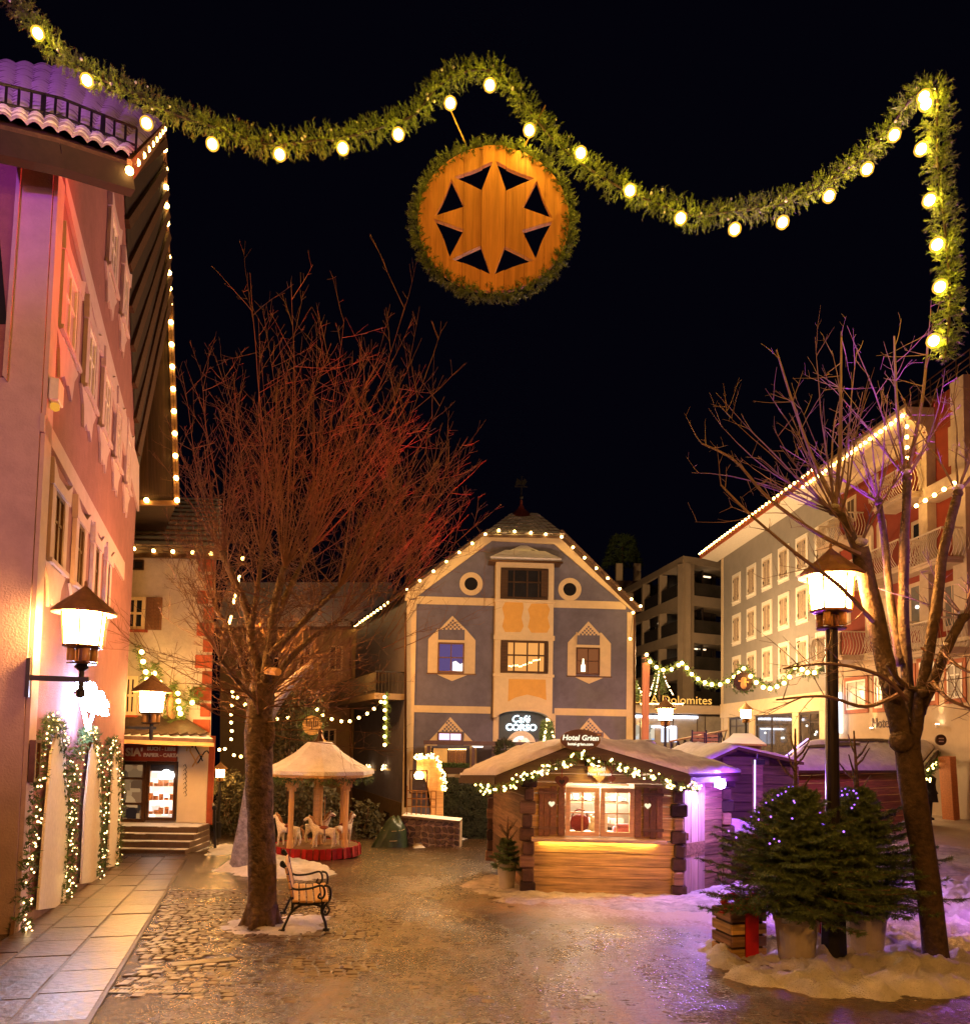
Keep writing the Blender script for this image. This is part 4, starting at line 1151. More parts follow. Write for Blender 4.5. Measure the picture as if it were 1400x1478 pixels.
for dz in (.35, .6): sg.bar(FK.P(196, 775, 0) + V((0, .3, dz - .3)), FK.P(270, 778, 0) + V((0, .3, dz - .3)), .025, .025)
for k in range(22): q = FK.P(196 + k * 3.5, 775 + k * .14, 0) + V((0, .3, .15)); sg.bar(q - V((0, 0, .15)), q + V((0, 0, .15)), .02, .02)
sg.build('snow_guard', copper, rfk)
gt = MB(); gt.bar(FK.P(130, 800, 1.0), FK.P(319, 804, 1.0), .12, .12); gt.build('gutter', brown_metal, rfk)
window(FK, bk, FK.rect(193, 809, 209, 823), brown_metal, glass_dark, .04, .01, .06, (), ())
for r_, sh in (((182, 862, 211, 909), (212, 235)), ((180, 976, 199, 1032), None)):
    q = FK.rect(*r_)
    wdw = window(FK, bk, q, letter_cream, glass_dark, .09, .01, .07, (.5,), (.5,), sill=brick_m)
    if sh:
        a, b = FK.px(sh[0], 885)[0], FK.px(sh[1], 885)[0]
        s = MB(); slab(s, FK, a, q[1], b, q[3], .02, .06)
        for i in range(9): slab(s, FK, a + .04, q[1] + i * (q[3] - q[1]) / 9 + .02, b - .04, q[1] + (i + 1) * (q[3] - q[1]) / 9 - .02, .06, .08)
        s.build('shutter', shutter_wood, wdw)
    else:
        a, b = FK.px(201, 1000)[0], FK.px(246, 1000)[0]
        slab(MB(), FK, a, q[1] - .25, b, q[1] - .02, .01, .05).build('render_band', ochre, wdw)
# lean-to canopy
cn = MB(); cn.prism([FK.P(170, 1067, 1.3), FK.P(308, 1072, 1.3), FK.P(262, 1040, .02), FK.P(170, 1040, .02)], (0, 0, .1)); cno = cn.build('canopy', roof_tile, bk)
for i in range(9):
    x = 182 + i * 14; a = FK.P(x, 1066, 1.25) + V((0, 0, .12)); b = FK.P(178 + i * 9.8, 1041, .05) + V((0, 0, .12))
    plank('tile_course', M('canopy_tile', (.06, .035, .02), .6, .4, 5, .3), cno, a, b, .22, .05, V((0, -.5, .8)))
fa = MB(); fa.bar(FK.P(170, 1070, 1.34), FK.P(309, 1075, 1.34), .05, .1); fa.build('fascia', pale_wood, cno)
# shop front
u0, v0, u1, v1 = FK.rect(150, 1075, 257, 1098)
sgn = slab(MB(), FK, u0, v0, u1, v1, .02, .12).build('shop_sign', sign_red, bk)
text("SIA'", FK, sgn, FK.px(197, 1086)[0], FK.px(197, 1086)[1], .13, .30, letter_cream, bold=.012)
text("BUCH - LIBRI", FK, sgn, FK.px(236, 1082)[0], FK.px(233, 1081)[1], .13, .135, letter_cream, bold=.006)
text("PAPIER - CARTA", FK, sgn, FK.px(236, 1090)[0], FK.px(234, 1090)[1], .13, .135, letter_cream, bold=.006)
dr_ = window(FK, bk, FK.rect(174, 1099, 212, 1186), brown_metal, EV('dim_shop_lit', [(.02, .012, .01), (.5, .28, .12), (.04, .02, .012), (.25, .12, .05), (.03, .02, .015)], .5, 3.5, False), .09, .02, .1, (.12,), (.3, .72), name='door')
dw = window(FK, bk, FK.rect(213, 1099, 257, 1184), brown_metal, e_shop, .09, .02, .1, (), (), name='display_window')
tb = MB(); u0, v0, u1, v1 = FK.rect(216, 1101, 254, 1113); slab(tb, FK, u0, v0, u1, v1, .04, .06); tb.build('valance', dark_paint, dw)
cl_ = MB(); u, v = FK.px(243, 1120)
for dx, dz, r_ in ((-.12, 0, .1), (0, .05, .14), (.12, .02, .11)): cl_.ball(FK.at(u + dx, v + dz, .14), r_, 10, 6)
cl_.build('cloud_lamp', E('cloud_lamp', (.85, .95, 1.0), 3.2, False), dw)
gds = MB()
for i in range(5):
    for zz in range(3):
        u, v = FK.px(220 + i * 7.5, 1172 - zz * 20); slab(gds, FK, u - .05 - R(0, .03), v - .05, u + .05, v + R(.02, .16), .045, .10)
gds.build('goods', M('bright_goods', (.55, .25, .12), .5, .7, 9, 0), dw)['kind'] = 'stuff'
u0, v0, u1, v1 = FK.rect(259, 1072, 301, 1187)
pil = slab(MB(), FK, u0, v0, u1, v1, .004, .10).build('pilaster', M('warm_white_panel', (.66, .55, .40), .7, .06, 2, .05, dirt=.15), bk)
orn = MB()
for s_, xo, yo, mi in ((1, 0, 0, 0), (1, -8, 5, 1)):
    c_ = FK.P(289 + xo, 1090 + yo, .115)
    o_ = lambda a, b: c_ + FK.U * a + V((0, 0, b))
    t_ = MB(); t_.tube(smooth_path([o_(-.22, .2), o_(-.2, .3), o_(-.12, .28), o_(-.12, .2), o_(.0, .0), o_(.08, -.16)], 4), .018, 6)
    t_.tube(smooth_path([o_(-.05, -.22), o_(.02, -.1), o_(.12, .08), o_(.2, .12), o_(.24, .05)], 4), .018, 6)
    t_.build('ornament', iron if mi == 0 else ochre, pil)
lt = MB(); 
for i in range(7):
    p = FK.P(267.5, 1106 + i * 6.5, .115); lt.tube([p + FK.U * -.04, p + V((0, 0, .06)), p + FK.U * .05 - V((0, 0, .05)), p - V((0, 0, .08))], .009, 5)
lt.build('wrought_letters', iron, pil)
# steps
for i in range(5):
    yt = 1187 + i * 8.2; p = FK.P(240, yt, 0)
    uu0, uu1 = FK.px(150, yt)[0], FK.px(304, yt)[0]
    dpt = .95 + i * .3
    piece('step', M('dark_step_stone', (.09, .055, .035), .4, .35, 5, .35, snow=.28), bk, FK.at((uu0 + uu1) / 2, p.z - .08 - (0 if i < 4 else .02), dpt / 2 + .01), (round(uu1 - uu0, 2), .155, dpt), FK.rot, .015)
ev = thing('string_of_bulbs', 'few bulbs strung under the eaves of the book shop', 'string lights', FK.P(197, 792, 1.1))
pp = [FK.P(x, y, 1.1) for x, y in ((194, 792), (222, 795), (250, 796), (278, 797), (305, 799), (351, 806))]
mb = MB(); mb.tube(pp, .008, 4); mb.build('wire', dark_paint, ev)
for p in pp: bulb(ev, p, .048, e_eave)
# second lantern on the shop side and its arm
l2 = thing('wall_lantern', 'small lit lantern hanging over the book shop canopy', 'lantern', pt(200, 1055, 18.2))
c2 = pt(219, 1029, 18.2)
lantern_head(l2, c2, 1.12, e_lamp_far, True)
am = MB(); am.bar(pt(176, 1050, 17.9), pt(226, 1051, 18.2), .06, .06); am.lathe(pt(219, 1051, 18.2), [(.001, -.3), (.05, -.25), (.04, .2)], 8); am.build('bracket', iron, l2)
# garland hung from the shop wall
gw = thing('wall_garland', 'swagged garland with big round bulbs on the book shop wall', 'garland', FK.P(200, 940, .5))
gp_ = smooth_path([FK.P(x, y, .5) for x, y in ((196, 930), (203, 948), (208, 975), (214, 990), (222, 958), (228, 975), (236, 1000), (246, 1012), (250, 985), (252, 1002), (258, 1030), (266, 1032), (272, 1000), (278, 995), (282, 1015), (291, 990))], 4)
mb = MB(); garland(mb, gp_, .12, 70, .11, 8, .08, .01); mb.build('greenery', garland_green, gw, fix=False)
for x, y in ((205, 941), (207, 955), (211, 970), (213, 981), (223, 972), (231, 985), (257, 1001), (258, 1012), (259, 1023), (261, 1030), (278, 1014)): bulb(gw, FK.P(x, y, .64), .062, e_eave)
rg = thing('wreath_sign', 'round hanging sign ringed with fir beside the book shop lantern', 'sign', FK.P(248, 1025, .5))
mb = MB(); rc = FK.P(249, 1020, .5)
garland(mb, [rc + V((.08 * math.cos(a), .3 * math.cos(a), .42 * math.sin(a))) for a in [2 * math.pi * k / 20 for k in range(21)]], .07, 60, .08, 7, .06, .008)
mb.build('wreath', garland_green, rg, fix=False)
mb = MB(); mb.lathe(rc, [(.34, -.02), (.34, .02)], 20, Matrix.Rotation(math.pi / 2, 3, 'Y') ); mb.build('disc', mid_wood, rg)
# ---------------------------------------------------------------- grey hotel and red hotel, one street line
def line_pt(x, y, d0=52.0):
    return None
RX0, RY0 = (1042 - 700) / 1100 * 50.0, 50.0     # left end of the grey front
FG = Fr((RX0, RY0, 0), V((0.045, -1.0, 0)))
if FG.N.x > 0: FG.N = -FG.N
FG.rot = Matrix((FG.U, FG.Z, FG.N)).transposed()
gh = thing('grey_hotel', 'plain warm grey hotel with rows of white framed shuttered windows', 'hotel', FG.P(1120, 1085))
gu1 = FG.px(1206, 960)[0]
gtop = FG.px(1107, 757)[1]
mb = MB(); mb.prism([FG.at(0, -3), FG.at(gu1, -3), FG.at(gu1, gtop), FG.at(0, gtop)], -FG.N * 12); mb.build('wall', wall_grey, gh)
vrows = [FG.px(1107, y)[1] for y in (826, 891, 958)]
wcols = [FG.px(x, 891)[0] for x in (1063, 1084.5, 1107, 1131.5, 1158, 1187)]
for rv in vrows:
    for cu in wcols:
        r = (cu - .46, rv - .8, cu + .46, rv + .72)
        wdw = window(FG, gh, r, trim_cream, M('closed_shutter', (0.34, 0.27, 0.20), .7, .1, 4, .1), .06, .01, .06, (.5,), (), sill=white_paint, surround=.22, smat=white_paint)
        sh = MB()
        for a in (-.20, .20):
            for k in range(7): slab(sh, FG, cu + a - .15, rv - .7 + k * .2, cu + a + .15, rv - .7 + k * .2 + .13, .03, .055)
        sh.build('shutter', M('closed_shutter_slat', (0.36, 0.28, 0.21), .7, .1, 4, .1), wdw)
        hg = MB()
        for a in (-.40, .40):
            for b in (-.55, .5): slab(hg, FG, cu + a - .03, rv + b - .08, cu + a + .03, rv + b + .08, .065, .085)
        hg.build('hinge', iron, wdw)
mb = MB(); ev0, ev1 = FG.at(-.9, gtop - .0, 1.15), FG.at(gu1 + .3, gtop - .0, 1.15)
mb.prism([FG.at(-.9, gtop - .25, 0), FG.at(gu1, gtop - .25, 0), ev1, ev0], (0, 0, .12)); mb.build('soffit', white_paint, gh)
mb = MB(); mb.bar(ev0 + V((0, 0, .1)), ev1 + V((0, 0, .1)), .1, .3); mb.build('fascia', brick_m, gh)
mb = MB(); mb.prism([ev0 + V((0, 0, .25)), ev1 + V((0, 0, .25)), FG.at(gu1 + .3, gtop + 2.6, -5), FG.at(-.9, gtop + 2.6, -5)], (0, 0, .15)); mb.build('roof', roof_tile, gh)
mb = MB(); slab(mb, FG, -.02, -3, .3, gtop - .26, .004, .05); mb.build('corner_strip', trim_cream, gh)
gs = thing('string_of_bulbs', 'close set bulbs along the sloping eaves line of the grey hotel', 'string lights', ev0)
n = 34
for k in range(n + 1): bulb(gs, ev0.lerp(ev1, k / n) + V((-.05, -.05, .28)), .07, e_eave)
mb = MB(); mb.tube([ev0 + V((-.05, -.05, .28)), ev1 + V((-.05, -.05, .28))], .012, 4); mb.build('wire', dark_paint, gs)
# ground floor of the grey hotel
vg = FG.px(1110, 1008)[1]; vgb = -3
gf = MB(); slab(gf, FG, 0, vg - .9, gu1, vg, .004, .12)
for x in (1049, 1086, 1150, 1190):
    u = FG.px(x, 1040)[0]; slab(gf, FG, u - .35, vgb, u + .35, vg - .903, .004, .10)
gf.build('shopfront_surround', trim_cream, gh)
for xa, xb, m_, k_ in ((1092, 1145, (.45,), 0), (1155, 1186, (.5,), 0), (1054, 1082, (.35,), 1)):
    r = FG.rect(xa, 1012, xb, 1072); r = (r[0], r[1] - .6, r[2], vg - .95)
    wdw = window(FG, gh, r, dark_paint, M('shop_window_glass', (.06, .05, .045), .05, .5, 1.2, 0, spec=.6) if not k_ else glass_pale, .1, .01, .07, m_, (.76,), name='window')
    if not k_:
        t = MB()
        for _ in range(3):
            u = r[0] + (r[2] - r[0]) * R(.15, .85); t.ball(FG.at(u, r[1] + (r[3] - r[1]) * R(.4, .75), .05), .06, 6, 4)
        o_ = t.build('shop_light', E('shop_light', (1, .95, .85), 1.5, False), wdw, fix=False); o_['kind'] = 'stuff'

# red hotel: same line, nearer
FR = Fr(FG.P(1206, 1000), V((0.045, -1.0, 0)))
FR.N = FG.N; FR.rot = Matrix((FR.U, FR.Z, FR.N)).transposed(); FR.O.z = 0
rh = thing('red_hotel', 'tall red and cream hotel with bowed white balconies and bulbs along its cornice', 'hotel', FR.P(1300, 1100))
rtop = FR.px(1260, 655)[1]
ru1 = FR.px(1346, 800)[0]
gfv = FR.px(1300, 938)[1]
mb = MB(); mb.prism([FR.at(.02, gfv), FR.at(ru1 + 6, gfv), FR.at(ru1 + 6, rtop + .5), FR.at(.02, rtop + .5)], -FR.N * 9); mb.build('wall', wall_red, rh)
mb = MB(); mb.prism([FR.at(.02, -4), FR.at(ru1 + 6, -4), FR.at(ru1 + 6, gfv - .004), FR.at(.02, gfv - .004)], -FR.N * 9 ); 
mb.build('ground_floor', M('warm_cream_wall', (.50, .38, .26), .8, .06, 2, .1, dirt=.12), rh)
co = MB()
pr = [(0, -.9), (.25, -.9), (.35, -.55), (.9, -.25), (1.1, -.05), (1.1, .2), (0, .2)]
co.prism([FR.at(-.8, rtop + b, a) for a, b in pr], FR.U * (ru1 + 1.0)); co.build('cornice', hotel_trim, rh)
mb = MB(); mb.prism([FR.at(-.8, rtop + .21, 1.1), FR.at(ru1 + .2, rtop + .21, 1.1), FR.at(ru1 + .2, rtop + 1.5, -3), FR.at(-.8, rtop + 1.5, -3)], (0, 0, .12)); mb.build('roof', roof_tile, rh)
sg = MB(); 
for h in (.35, .6, .85): sg.bar(FR.at(-.8, rtop + h, .7), FR.at(ru1 + 4, rtop + h, .7), .03, .03)
k = -.8
while k < ru1 + 4: sg.bar(FR.at(k, rtop + .2, .7), FR.at(k, rtop + .85, .7), .03, .03); k += .7
sg.build('roof_railing', brown_metal, rh)
rs = thing('string_of_bulbs', 'bulbs along the cream cornice of the red hotel turning down its corner', 'string lights', FR.at(0, rtop, 1.15))
pp = [FR.at(-.7 + (ru1 + .8) * k / 22, rtop - .12, 1.16) for k in range(23)] + [FR.at(ru1 + .1, rtop - .12 - 3.6 * k / 9, 1.0) for k in range(1, 10)] + [FR.at(ru1 + .1 + .55 * k, rtop - 3.72 + .02 * k, 1.0 + .02 * k) for k in range(1, 6)]
for p in pp: bulb(rs, p, .07, e_eave)
mb = MB(); mb.tube(pp, .012, 4); mb.build('wire', dark_paint, rs)
# projecting cream pilasters and bay
pl = MB()
for x, yt, yb, wpx in ((1210, 690, 935, 8), (1345, 610, 935, 14)):
    u = FR.px(x, (yt + yb) / 2)[0]; hw = .22 * wpx / 12
    slab(pl, FR, u - hw, gfv, u + hw, rtop - .903, .004, .08 if x < 1340 else .35)
u = FR.px(1390, 800)[0]; slab(pl, FR, u - .2, gfv, u + .5, rtop + .5, .004, .25)
pl.build('pilaster', hotel_trim, rh)['kind'] = 'stuff'
bd = MB(); bu0_, bv0_, bu1_, bv1_ = FR.rect(1350, 705, 1400, 716)
slab(bd, FR, ru1 + .4, bv0_, ru1 + 6, bv0_ + .5, .005, .6)
bd.build('lower_cornice', hotel_trim, rh)
def rwin(x0, y0, x1, y1, pm, arched=False, fm=hotel_trim, g=.09):
    r = FR.rect(x0, y0, x1, y1)
    wdw = window(FR, rh, r, fm, pm, .07, .005, .03, (.5,), (.7,), surround=g, smat=fm)
    if arched:
        u, v = (r[0] + r[2]) / 2, r[3] + g; hw = (r[2] - r[0]) / 2 + g
        t = MB(); t.prism([FR.at(u + hw * math.cos(math.pi * k / 10), v + .003 + hw * .9 * math.sin(math.pi * k / 10), .004) for k in range(11)], FR.N * .02); t.build('arch_head', fm, wdw)
    return wdw
for x0, x1, y0, y1 in ((1248, 1259, 772, 806), (1267, 1278, 762, 800)): rwin(x0, y0, x1, y1, trim_cream, True)
rwin(1317, 752, 1338, 782, glass_dark)
rwin(1215, 848, 1226, 900, trim_cream); rwin(1250, 850, 1263, 915, trim_cream, True); rwin(1268, 862, 1282, 925, trim_cream, True)
dd = rwin(1314, 842, 1342, 905, glass_pale)
t = MB(); t.ball(FR.P(1323, 876, .1), .07, 8, 5); t.ball(FR.P(1331, 875, .1), .08, 8, 5); o_ = t.build('room_light', E('room_light', (1, .85, .7), 2.5, False), dd)
o_['kind'] = 'stuff'
rwin(1363, 842, 1386, 905, glass_pale)
rwin(1371, 615, 1385, 665, dark_wood); rwin(1255, 690, 1266, 720, glass_dark); rwin(1325, 640, 1338, 680, glass_dark)
rwin(1222, 720, 1234, 752, dark_wood)
def bal(x0, x1, yfloor, depth=1.1):
    u0, u1 = sorted((FR.px(x0, yfloor)[0], FR.px(x1, yfloor)[0])); v = FR.px((x0 + x1) / 2, yfloor)[1]
    s = MB(); slab(s, FR, u0, v - .22, u1, v, .0, depth); slab(s, FR, u0 - .06, v - .10, u1 + .06, v - .02, 0.003, depth + .07)
    b = s.build('balcony', hotel_trim, rh)
    r = MB()
    def bow(pf):
        pts = [pf(0, 0), pf(.12, .16), pf(.22, .36), pf(.17, .6), pf(.05, .82), pf(0, .98)]
        r.tube(pts, .016, 4)
    k = u0
    while k <= u1: bow(lambda o, h: FR.at(k, v + h, depth + o)); k += .13
    k = .05
    while k < depth:
        bow(lambda o, h: FR.at(u1 + o, v + h, k)); bow(lambda o, h: FR.at(u0 - o, v + h, k)); k += .13
    r.bar(FR.at(u0, v + 1.0, depth), FR.at(u1, v + 1.0, depth), .05, .05)
    r.bar(FR.at(u0, v + 1.0, 0), FR.at(u0, v + 1.0, depth), .05, .05); r.bar(FR.at(u1, v + 1.0, 0), FR.at(u1, v + 1.0, depth), .05, .05)
    r.build('balcony_railing', M('cream_iron', (.55, .45, .34), .5, .1, 4, 0), b)
bal(1207, 1251, 950); bal(1296, 1346, 942, 1.2); bal(1352, 1400, 938, 1.0); bal(1258, 1338, 832, 1.1); bal(1350, 1400, 812, 1.0)
bal(1208, 1246, 782, .9); bal(1292, 1342, 722, .9)
# ground floor windows with terracotta frames
for x0, x1, y0, y1 in ((1222, 1250, 982, 1024), (1263, 1274, 975, 1022), (1305, 1318, 965, 1015), (1328, 1350, 955, 1012), (1368, 1390, 958, 1008)):
    r = FR.rect(x0, y0, x1, y1)
    wdw = window(FR, rh, r, white_paint, M('curtain_glass', (.42, .38, .32), .15, .25, 1.5, 0), .07, .01, .06, (.5,), (.68,), surround=.17, smat=M('terracotta_trim', (.36, .10, .035), .7, .1, 3, .1))
text('Hotel', FR, rh, FR.px(1272, 1045)[0], FR.px(1272, 1044)[1], .03, .60, letter_dark)
sl = MB(); r = FR.rect(1207, 1000, 1216, 1058); slab(sl, FR, r[0], r[1], r[2], r[3], .02, .5); so = sl.build('lit_sign_column', E('white_sign_column', (.95, .95, 1.0), 2.4), rh)
for x, y in ((1257, 1052), (1302, 1040), (1352, 1047)):
    p = FR.P(x, y, .16)
    lo_ = thing('wall_uplight', 'small uplight glowing on the cream hotel wall %s' % {1257: 'beside the white lit column', 1302: 'behind the bare tree fork', 1352: 'above the far hut gable'}[x], 'light', p, 'uplights on the hotel wall')
    MB().lathe(p, [(.05, -.08), (.07, -.06), (.07, .04)], 10).build('body', white_paint, lo_)
    MB().lathe(p, [(.06, .042), (.06, .055)], 10).build('lens', E('uplight_lens', (1, .8, .5), 30), lo_)
    spot('uplight', p + V((-.05, 0, .1)), p + V((.02, 0, 3)) + FR.N * -.1, 60, (1, .68, .3), 60, 1, .05)
mb = MB(); slab(mb, FR, -.05, gfv - .14, ru1 + 6, gfv + .12, .006, .16); mb.build('string_course', trim_cream, rh)

# ---------------------------------------------------------------- modern building with deep balconies
mo = thing('modern_building', 'modern dark building with deep beige concrete balconies and a lit glass ground floor', 'building', pt(985, 1075, 54))
pL, pC = pt(900, 1000, 66), pt(985, 1000, 54)
FM1 = Fr((pL.x, pL.y, 0), pC - pL); FM1.U = (V((pC.x - pL.x, pC.y - pL.y, 0))).normalized(); FM1.rot = Matrix((FM1.U, FM1.Z, FM1.N)).transposed()
pRr = pt(1060, 1000, 56)
FM2 = Fr((pC.x, pC.y, 0), pRr - pC); FM2.U = V((pRr.x - pC.x, pRr.y - pC.y, 0)).normalized(); FM2.rot = Matrix((FM2.U, FM2.Z, FM2.N)).transposed()
L1 = (V((pC.x - pL.x, pC.y - pL.y, 0))).length; L2 = V((pRr.x - pC.x, pRr.y - pC.y, 0)).length
core = MB()
ztop = FM1.px(982, 806)[1]
core.prism([V((pL.x, pL.y, -3)) - FM1.N * 2.0, V((pC.x, pC.y, -3)) - FM1.N * 2.0 - FM2.N * 2.0 + V((0, 0, 0)), V((pRr.x, pRr.y, -3)) - FM2.N * 2.0, V((pRr.x, pRr.y + 10, -3)), V((pL.x, pL.y + 12, -3))], (0, 0, ztop + 3))
core.build('core', M('dark_facade', (.045, .035, .03), .6, .3, 1.5, .1), mo)
lev = [FM1.px(984, y)[1] for y in (803, 858, 912, 965, 1016)]
for i, v in enumerate(lev):
    s = MB()
    th = .75 if i else .5
    s.prism([V((pL.x, pL.y, v - th)), V((pC.x, pC.y, v - th)), V((pRr.x, pRr.y, v - th)), V((pRr.x, pRr.y + 3, v - th)), V((pC.x - .5, pC.y + 4, v - th)), V((pL.x, pL.y + 3.5, v - th))], (0, 0, th))
    s.build('slab_edge', concrete, mo)
cl_ = MB()
for u, du in ((.1, .45), (L1 * .33, .3), (L1 * .62, .3), (L1 - .62, .55)):
    slab(cl_, FM1, u, -3, u + du, lev[0] - .5, -.62, -.004)
slab(cl_, FM2, .004, -3, 1.0, lev[0] - .52, -.6, -.003); slab(cl_, FM2, L2 - .3, -3, L2, lev[0] - .52, -.6, -.003)
cl_.build('column', concrete, mo)
for i in range(4):
    va, vbm = lev[i + 1] + .02, lev[i] - .78
    for fr, us in ((FM1, ((.7, L1 * .32), (L1 * .36, L1 * .61), (L1 * .65, L1 - .75))), (FM2, ((1.1, L2 - .4),))):
        for ua, ub_ in us:
            w_ = window(fr, mo, (ua, va, ub_, vbm), dark_paint, glass_dark, .07, -1.9, -1.8, (.33, .66), ())
            gl = MB(); slab(gl, fr, ua, va, ub_, va + .95, -.12, -.10); gl.build('balustrade', M('smoked_glass', (.04, .035, .03), .08, .3, 1, 0, spec=.6), mo)
            if R(0, 1) < .75:
                t = MB(); u = ua + (ub_ - ua) * R(.3, .6); slab(t, fr, u - .5, vbm - .25, u + .5, vbm - .16, -1.2, -1.1)
                t.build('ceiling_light', E('balcony_light', (1, .7, .4), 1.6, False), mo)
# ground floor: canopy, glass, white light band
zc = lev[4]
gl = MB(); g0_, g1_ = pt(905, 1050, 50.5), pt(1045, 1050, 50.5)
FQ = Fr((g0_.x, g0_.y, 0), V((1, 0.0, 0)))
wq = g1_.x - g0_.x
cp_ = MB(); slab(cp_, FQ, -.3, FQ.px(950, 1030)[1], wq + .2, FQ.px(950, 1018)[1], -3, .6); cp_.build('canopy', concrete, mo)
sf_ = window(FQ, mo, (0, -3.2, wq, FQ.px(950, 1031)[1]), dark_paint, M('lobby_glass', (.20, .18, .16), .12, .3, .8, 0), .08, .0, .06, (.13, .2, .47, .72, .8), (), name='shop_front')
e_tube = MB(); slab(e_tube, FQ, .2, FQ.px(950, 1036)[1], wq * .72, FQ.px(950, 1033)[1], .07, .12); slab(e_tube, FQ, 1.6, FQ.px(950, 1050)[1], wq * .5, FQ.px(950, 1048)[1], .07, .1)
e_tube.build('light_band', e_white, sf_)
for x0, x1 in ((954, 959), (961, 964), (966, 976)):
    t = MB(); r = FQ.rect(x0, 1050, x1, 1071); slab(t, FQ, r[0], r[1], r[2], r[3], .065, .09); t.build('lit_door_pane', E('bluish_lit_door', (.62, .74, 1.0), 1.3, False), sf_)
for x0, x1 in ((911, 922), (935, 944)):
    t = MB(); r = FQ.rect(x0, 1046, x1, 1068); slab(t, FQ, r[0], r[1], r[2], r[3], .065, .09); t.build('display', e_cool_shop, sf_)
lt_ = thing('roof_sign', 'glowing orange letters on the parapet of the modern building', 'sign', FQ.P(955, 1012, .4))
text('AQUILA Dolomites', FQ, lt_, FQ.px(955, 1010)[0], FQ.px(955, 1011)[1], .55, .78, E('orange_letters', (1.0, .45, .08), .9, False))
t = MB()
for k in range(60): t.ball(FQ.P(924 + k * 1.05, 1016 + R(-1, 1), .6), .035, 5, 4)
o_ = t.build('fairy_lights', e_fairy, lt_, fix=False); o_['kind'] = 'stuff'
def lit_tree(x, yt, yb, d, lab, hw):
    b = pt(x, yb, d); tz = pt(x, yt, d).z
    t = thing('lit_christmas_tree', lab, 'christmas tree', b, 'small lit trees on the parapet')
    h = tz - b.z; mb = MB()
    for k in range(420):
        q = R(0, 1) ** .8; a = R(0, 6.283); r_ = hw * (1 - q) * R(.3, 1)
        needle_tuft(mb, b + V((r_ * math.cos(a) * .6, r_ * math.sin(a) * .6, .15 + h * q * .95)), V((math.cos(a), math.sin(a), .1)), .2, 6, .14, .02)
    mb.build('crown', needles, t, fix=False)
    MB().tube([b, b + V((0, 0, h))], [.08, .01], 6).build('trunk', bark, t)
    mb = MB()
    for k in range(46):
        q = (k + .5) / 46; a = k * 2.1; r_ = hw * (1 - q) + .05; mb.ball(b + V((r_ * math.cos(a), r_ * math.sin(a), .2 + h * q * .95 + R(-.08, .08))), .045, 5, 4)
    o_ = mb.build('fairy_lights', E('tree_fairy', (1, .62, .25), 7, False), t, fix=False); o_['kind'] = 'stuff'
lit_tree(951, 964, 1008, 49.6, 'larger lit Christmas tree on the parapet between pole and balconies', .85)
lit_tree(915, 985, 1016, 48.6, 'smaller lit Christmas tree at the corner of the blue café', .7)

# ---------------------------------------------------------------- wooden pole, swagged garland with ring, lamps
DP = 28.0
wp = thing('wooden_pole', 'square reddish wooden pole carrying the swagged garland', 'pole', gp(931, 1150))
pb_ = pt(930, 1100, DP); pt_ = pt(932, 957, DP)
mb = MB(); mb.bar(V((pb_.x, pb_.y, G(pb_.x, pb_.y))), pt_, .24, .24); mb.build('post', M('red_larch', (.36, .14, .07), .7, .3, wood=3, bump=.3), wp)
mb = MB(); mb.bar(pt(926, 950, DP), pt(938, 950, DP), .06, .05); mb.tube([pt_, pt(932, 945, DP)], .03, 6); mb.build('cap', brown_metal, wp)
gg = thing('swag_garland', 'dark fir garland with white bulbs swagged from the wooden pole to the street lamp', 'garland', pt_)
gpp = [(934, 951), (947, 963), (958, 968), (970, 964), (983, 955), (997, 972), (1012, 984), (1027, 988), (1043, 986), (1058, 976), (1073, 962), (1088, 978), (1103, 989), (1115, 992), (1130, 984), (1143, 966), (1150, 962), (1160, 970), (1172, 972), (1192, 962)]
pth = smooth_path([pt(x, y, DP - i * .35) for i, (x, y) in enumerate(gpp)], 4)
mb = MB(); garland(mb, pth, .14, 40, .14, 7, .09, .014); mb.tube(pth, .05, 5); mb.build('greenery', needles, gg, fix=False)
for x, y, i in ((933, 945, 0), (938, 955, 0), (947, 963, 1), (957, 967, 2), (969, 966, 3), (979, 960, 4), (984, 957, 4), (991, 964, 4.5), (998, 973, 5), (1007, 980, 5.7), (1017, 985, 6.3), (1027, 988, 7), (1039, 988, 7.7), (1050, 983, 8.4), (1059, 977, 9), (1066, 971, 9.5), (1073, 965, 10), (1083, 976, 10.7), (1091, 985, 11.2), (1101, 992, 11.8), (1111, 994, 12.6), (1121, 991, 13.3), (1131, 986, 14), (1139, 977, 14.6), (1147, 963, 15.5), (1157, 966, 16.5), (1165, 971, 17.3), (1175, 971, 18)):
    bulb(gg, pt(x, y, DP - i * .35 - .2), .062, e_eave)
rgn = thing('wreath_sign', 'round gilded relief in a fir ring hanging from the swagged garland', 'sign', pt(1072, 984, 24.2))
rc = pt(1072, 984, 24.2)
mb = MB(); garland(mb, [rc + V((.36 * math.cos(a), 0, .36 * math.sin(a))) for a in [2 * math.pi * k / 24 for k in range(25)]], .09, 55, .09, 7, .07, .012); mb.build('wreath', needles, rgn, fix=False)
mb = MB(); mb.lathe(rc, [(.30, -.03), (.31, .0), (.30, .03)], 24, Matrix.Rotation(math.pi / 2, 3, 'X')); mb.build('disc', dark_wood, rgn)
mb = MB(); mb.ball(rc + V((0, -.05, .06)), .09, 8, 5, sc=(1, .5, 1)); mb.ball(rc + V((0, -.05, -.1)), .13, 8, 5, sc=(.8, .5, 1.1)); mb.bar(rc + V((-.16, -.05, .02)), rc + V((.16, -.05, -.02)), .04, .05)
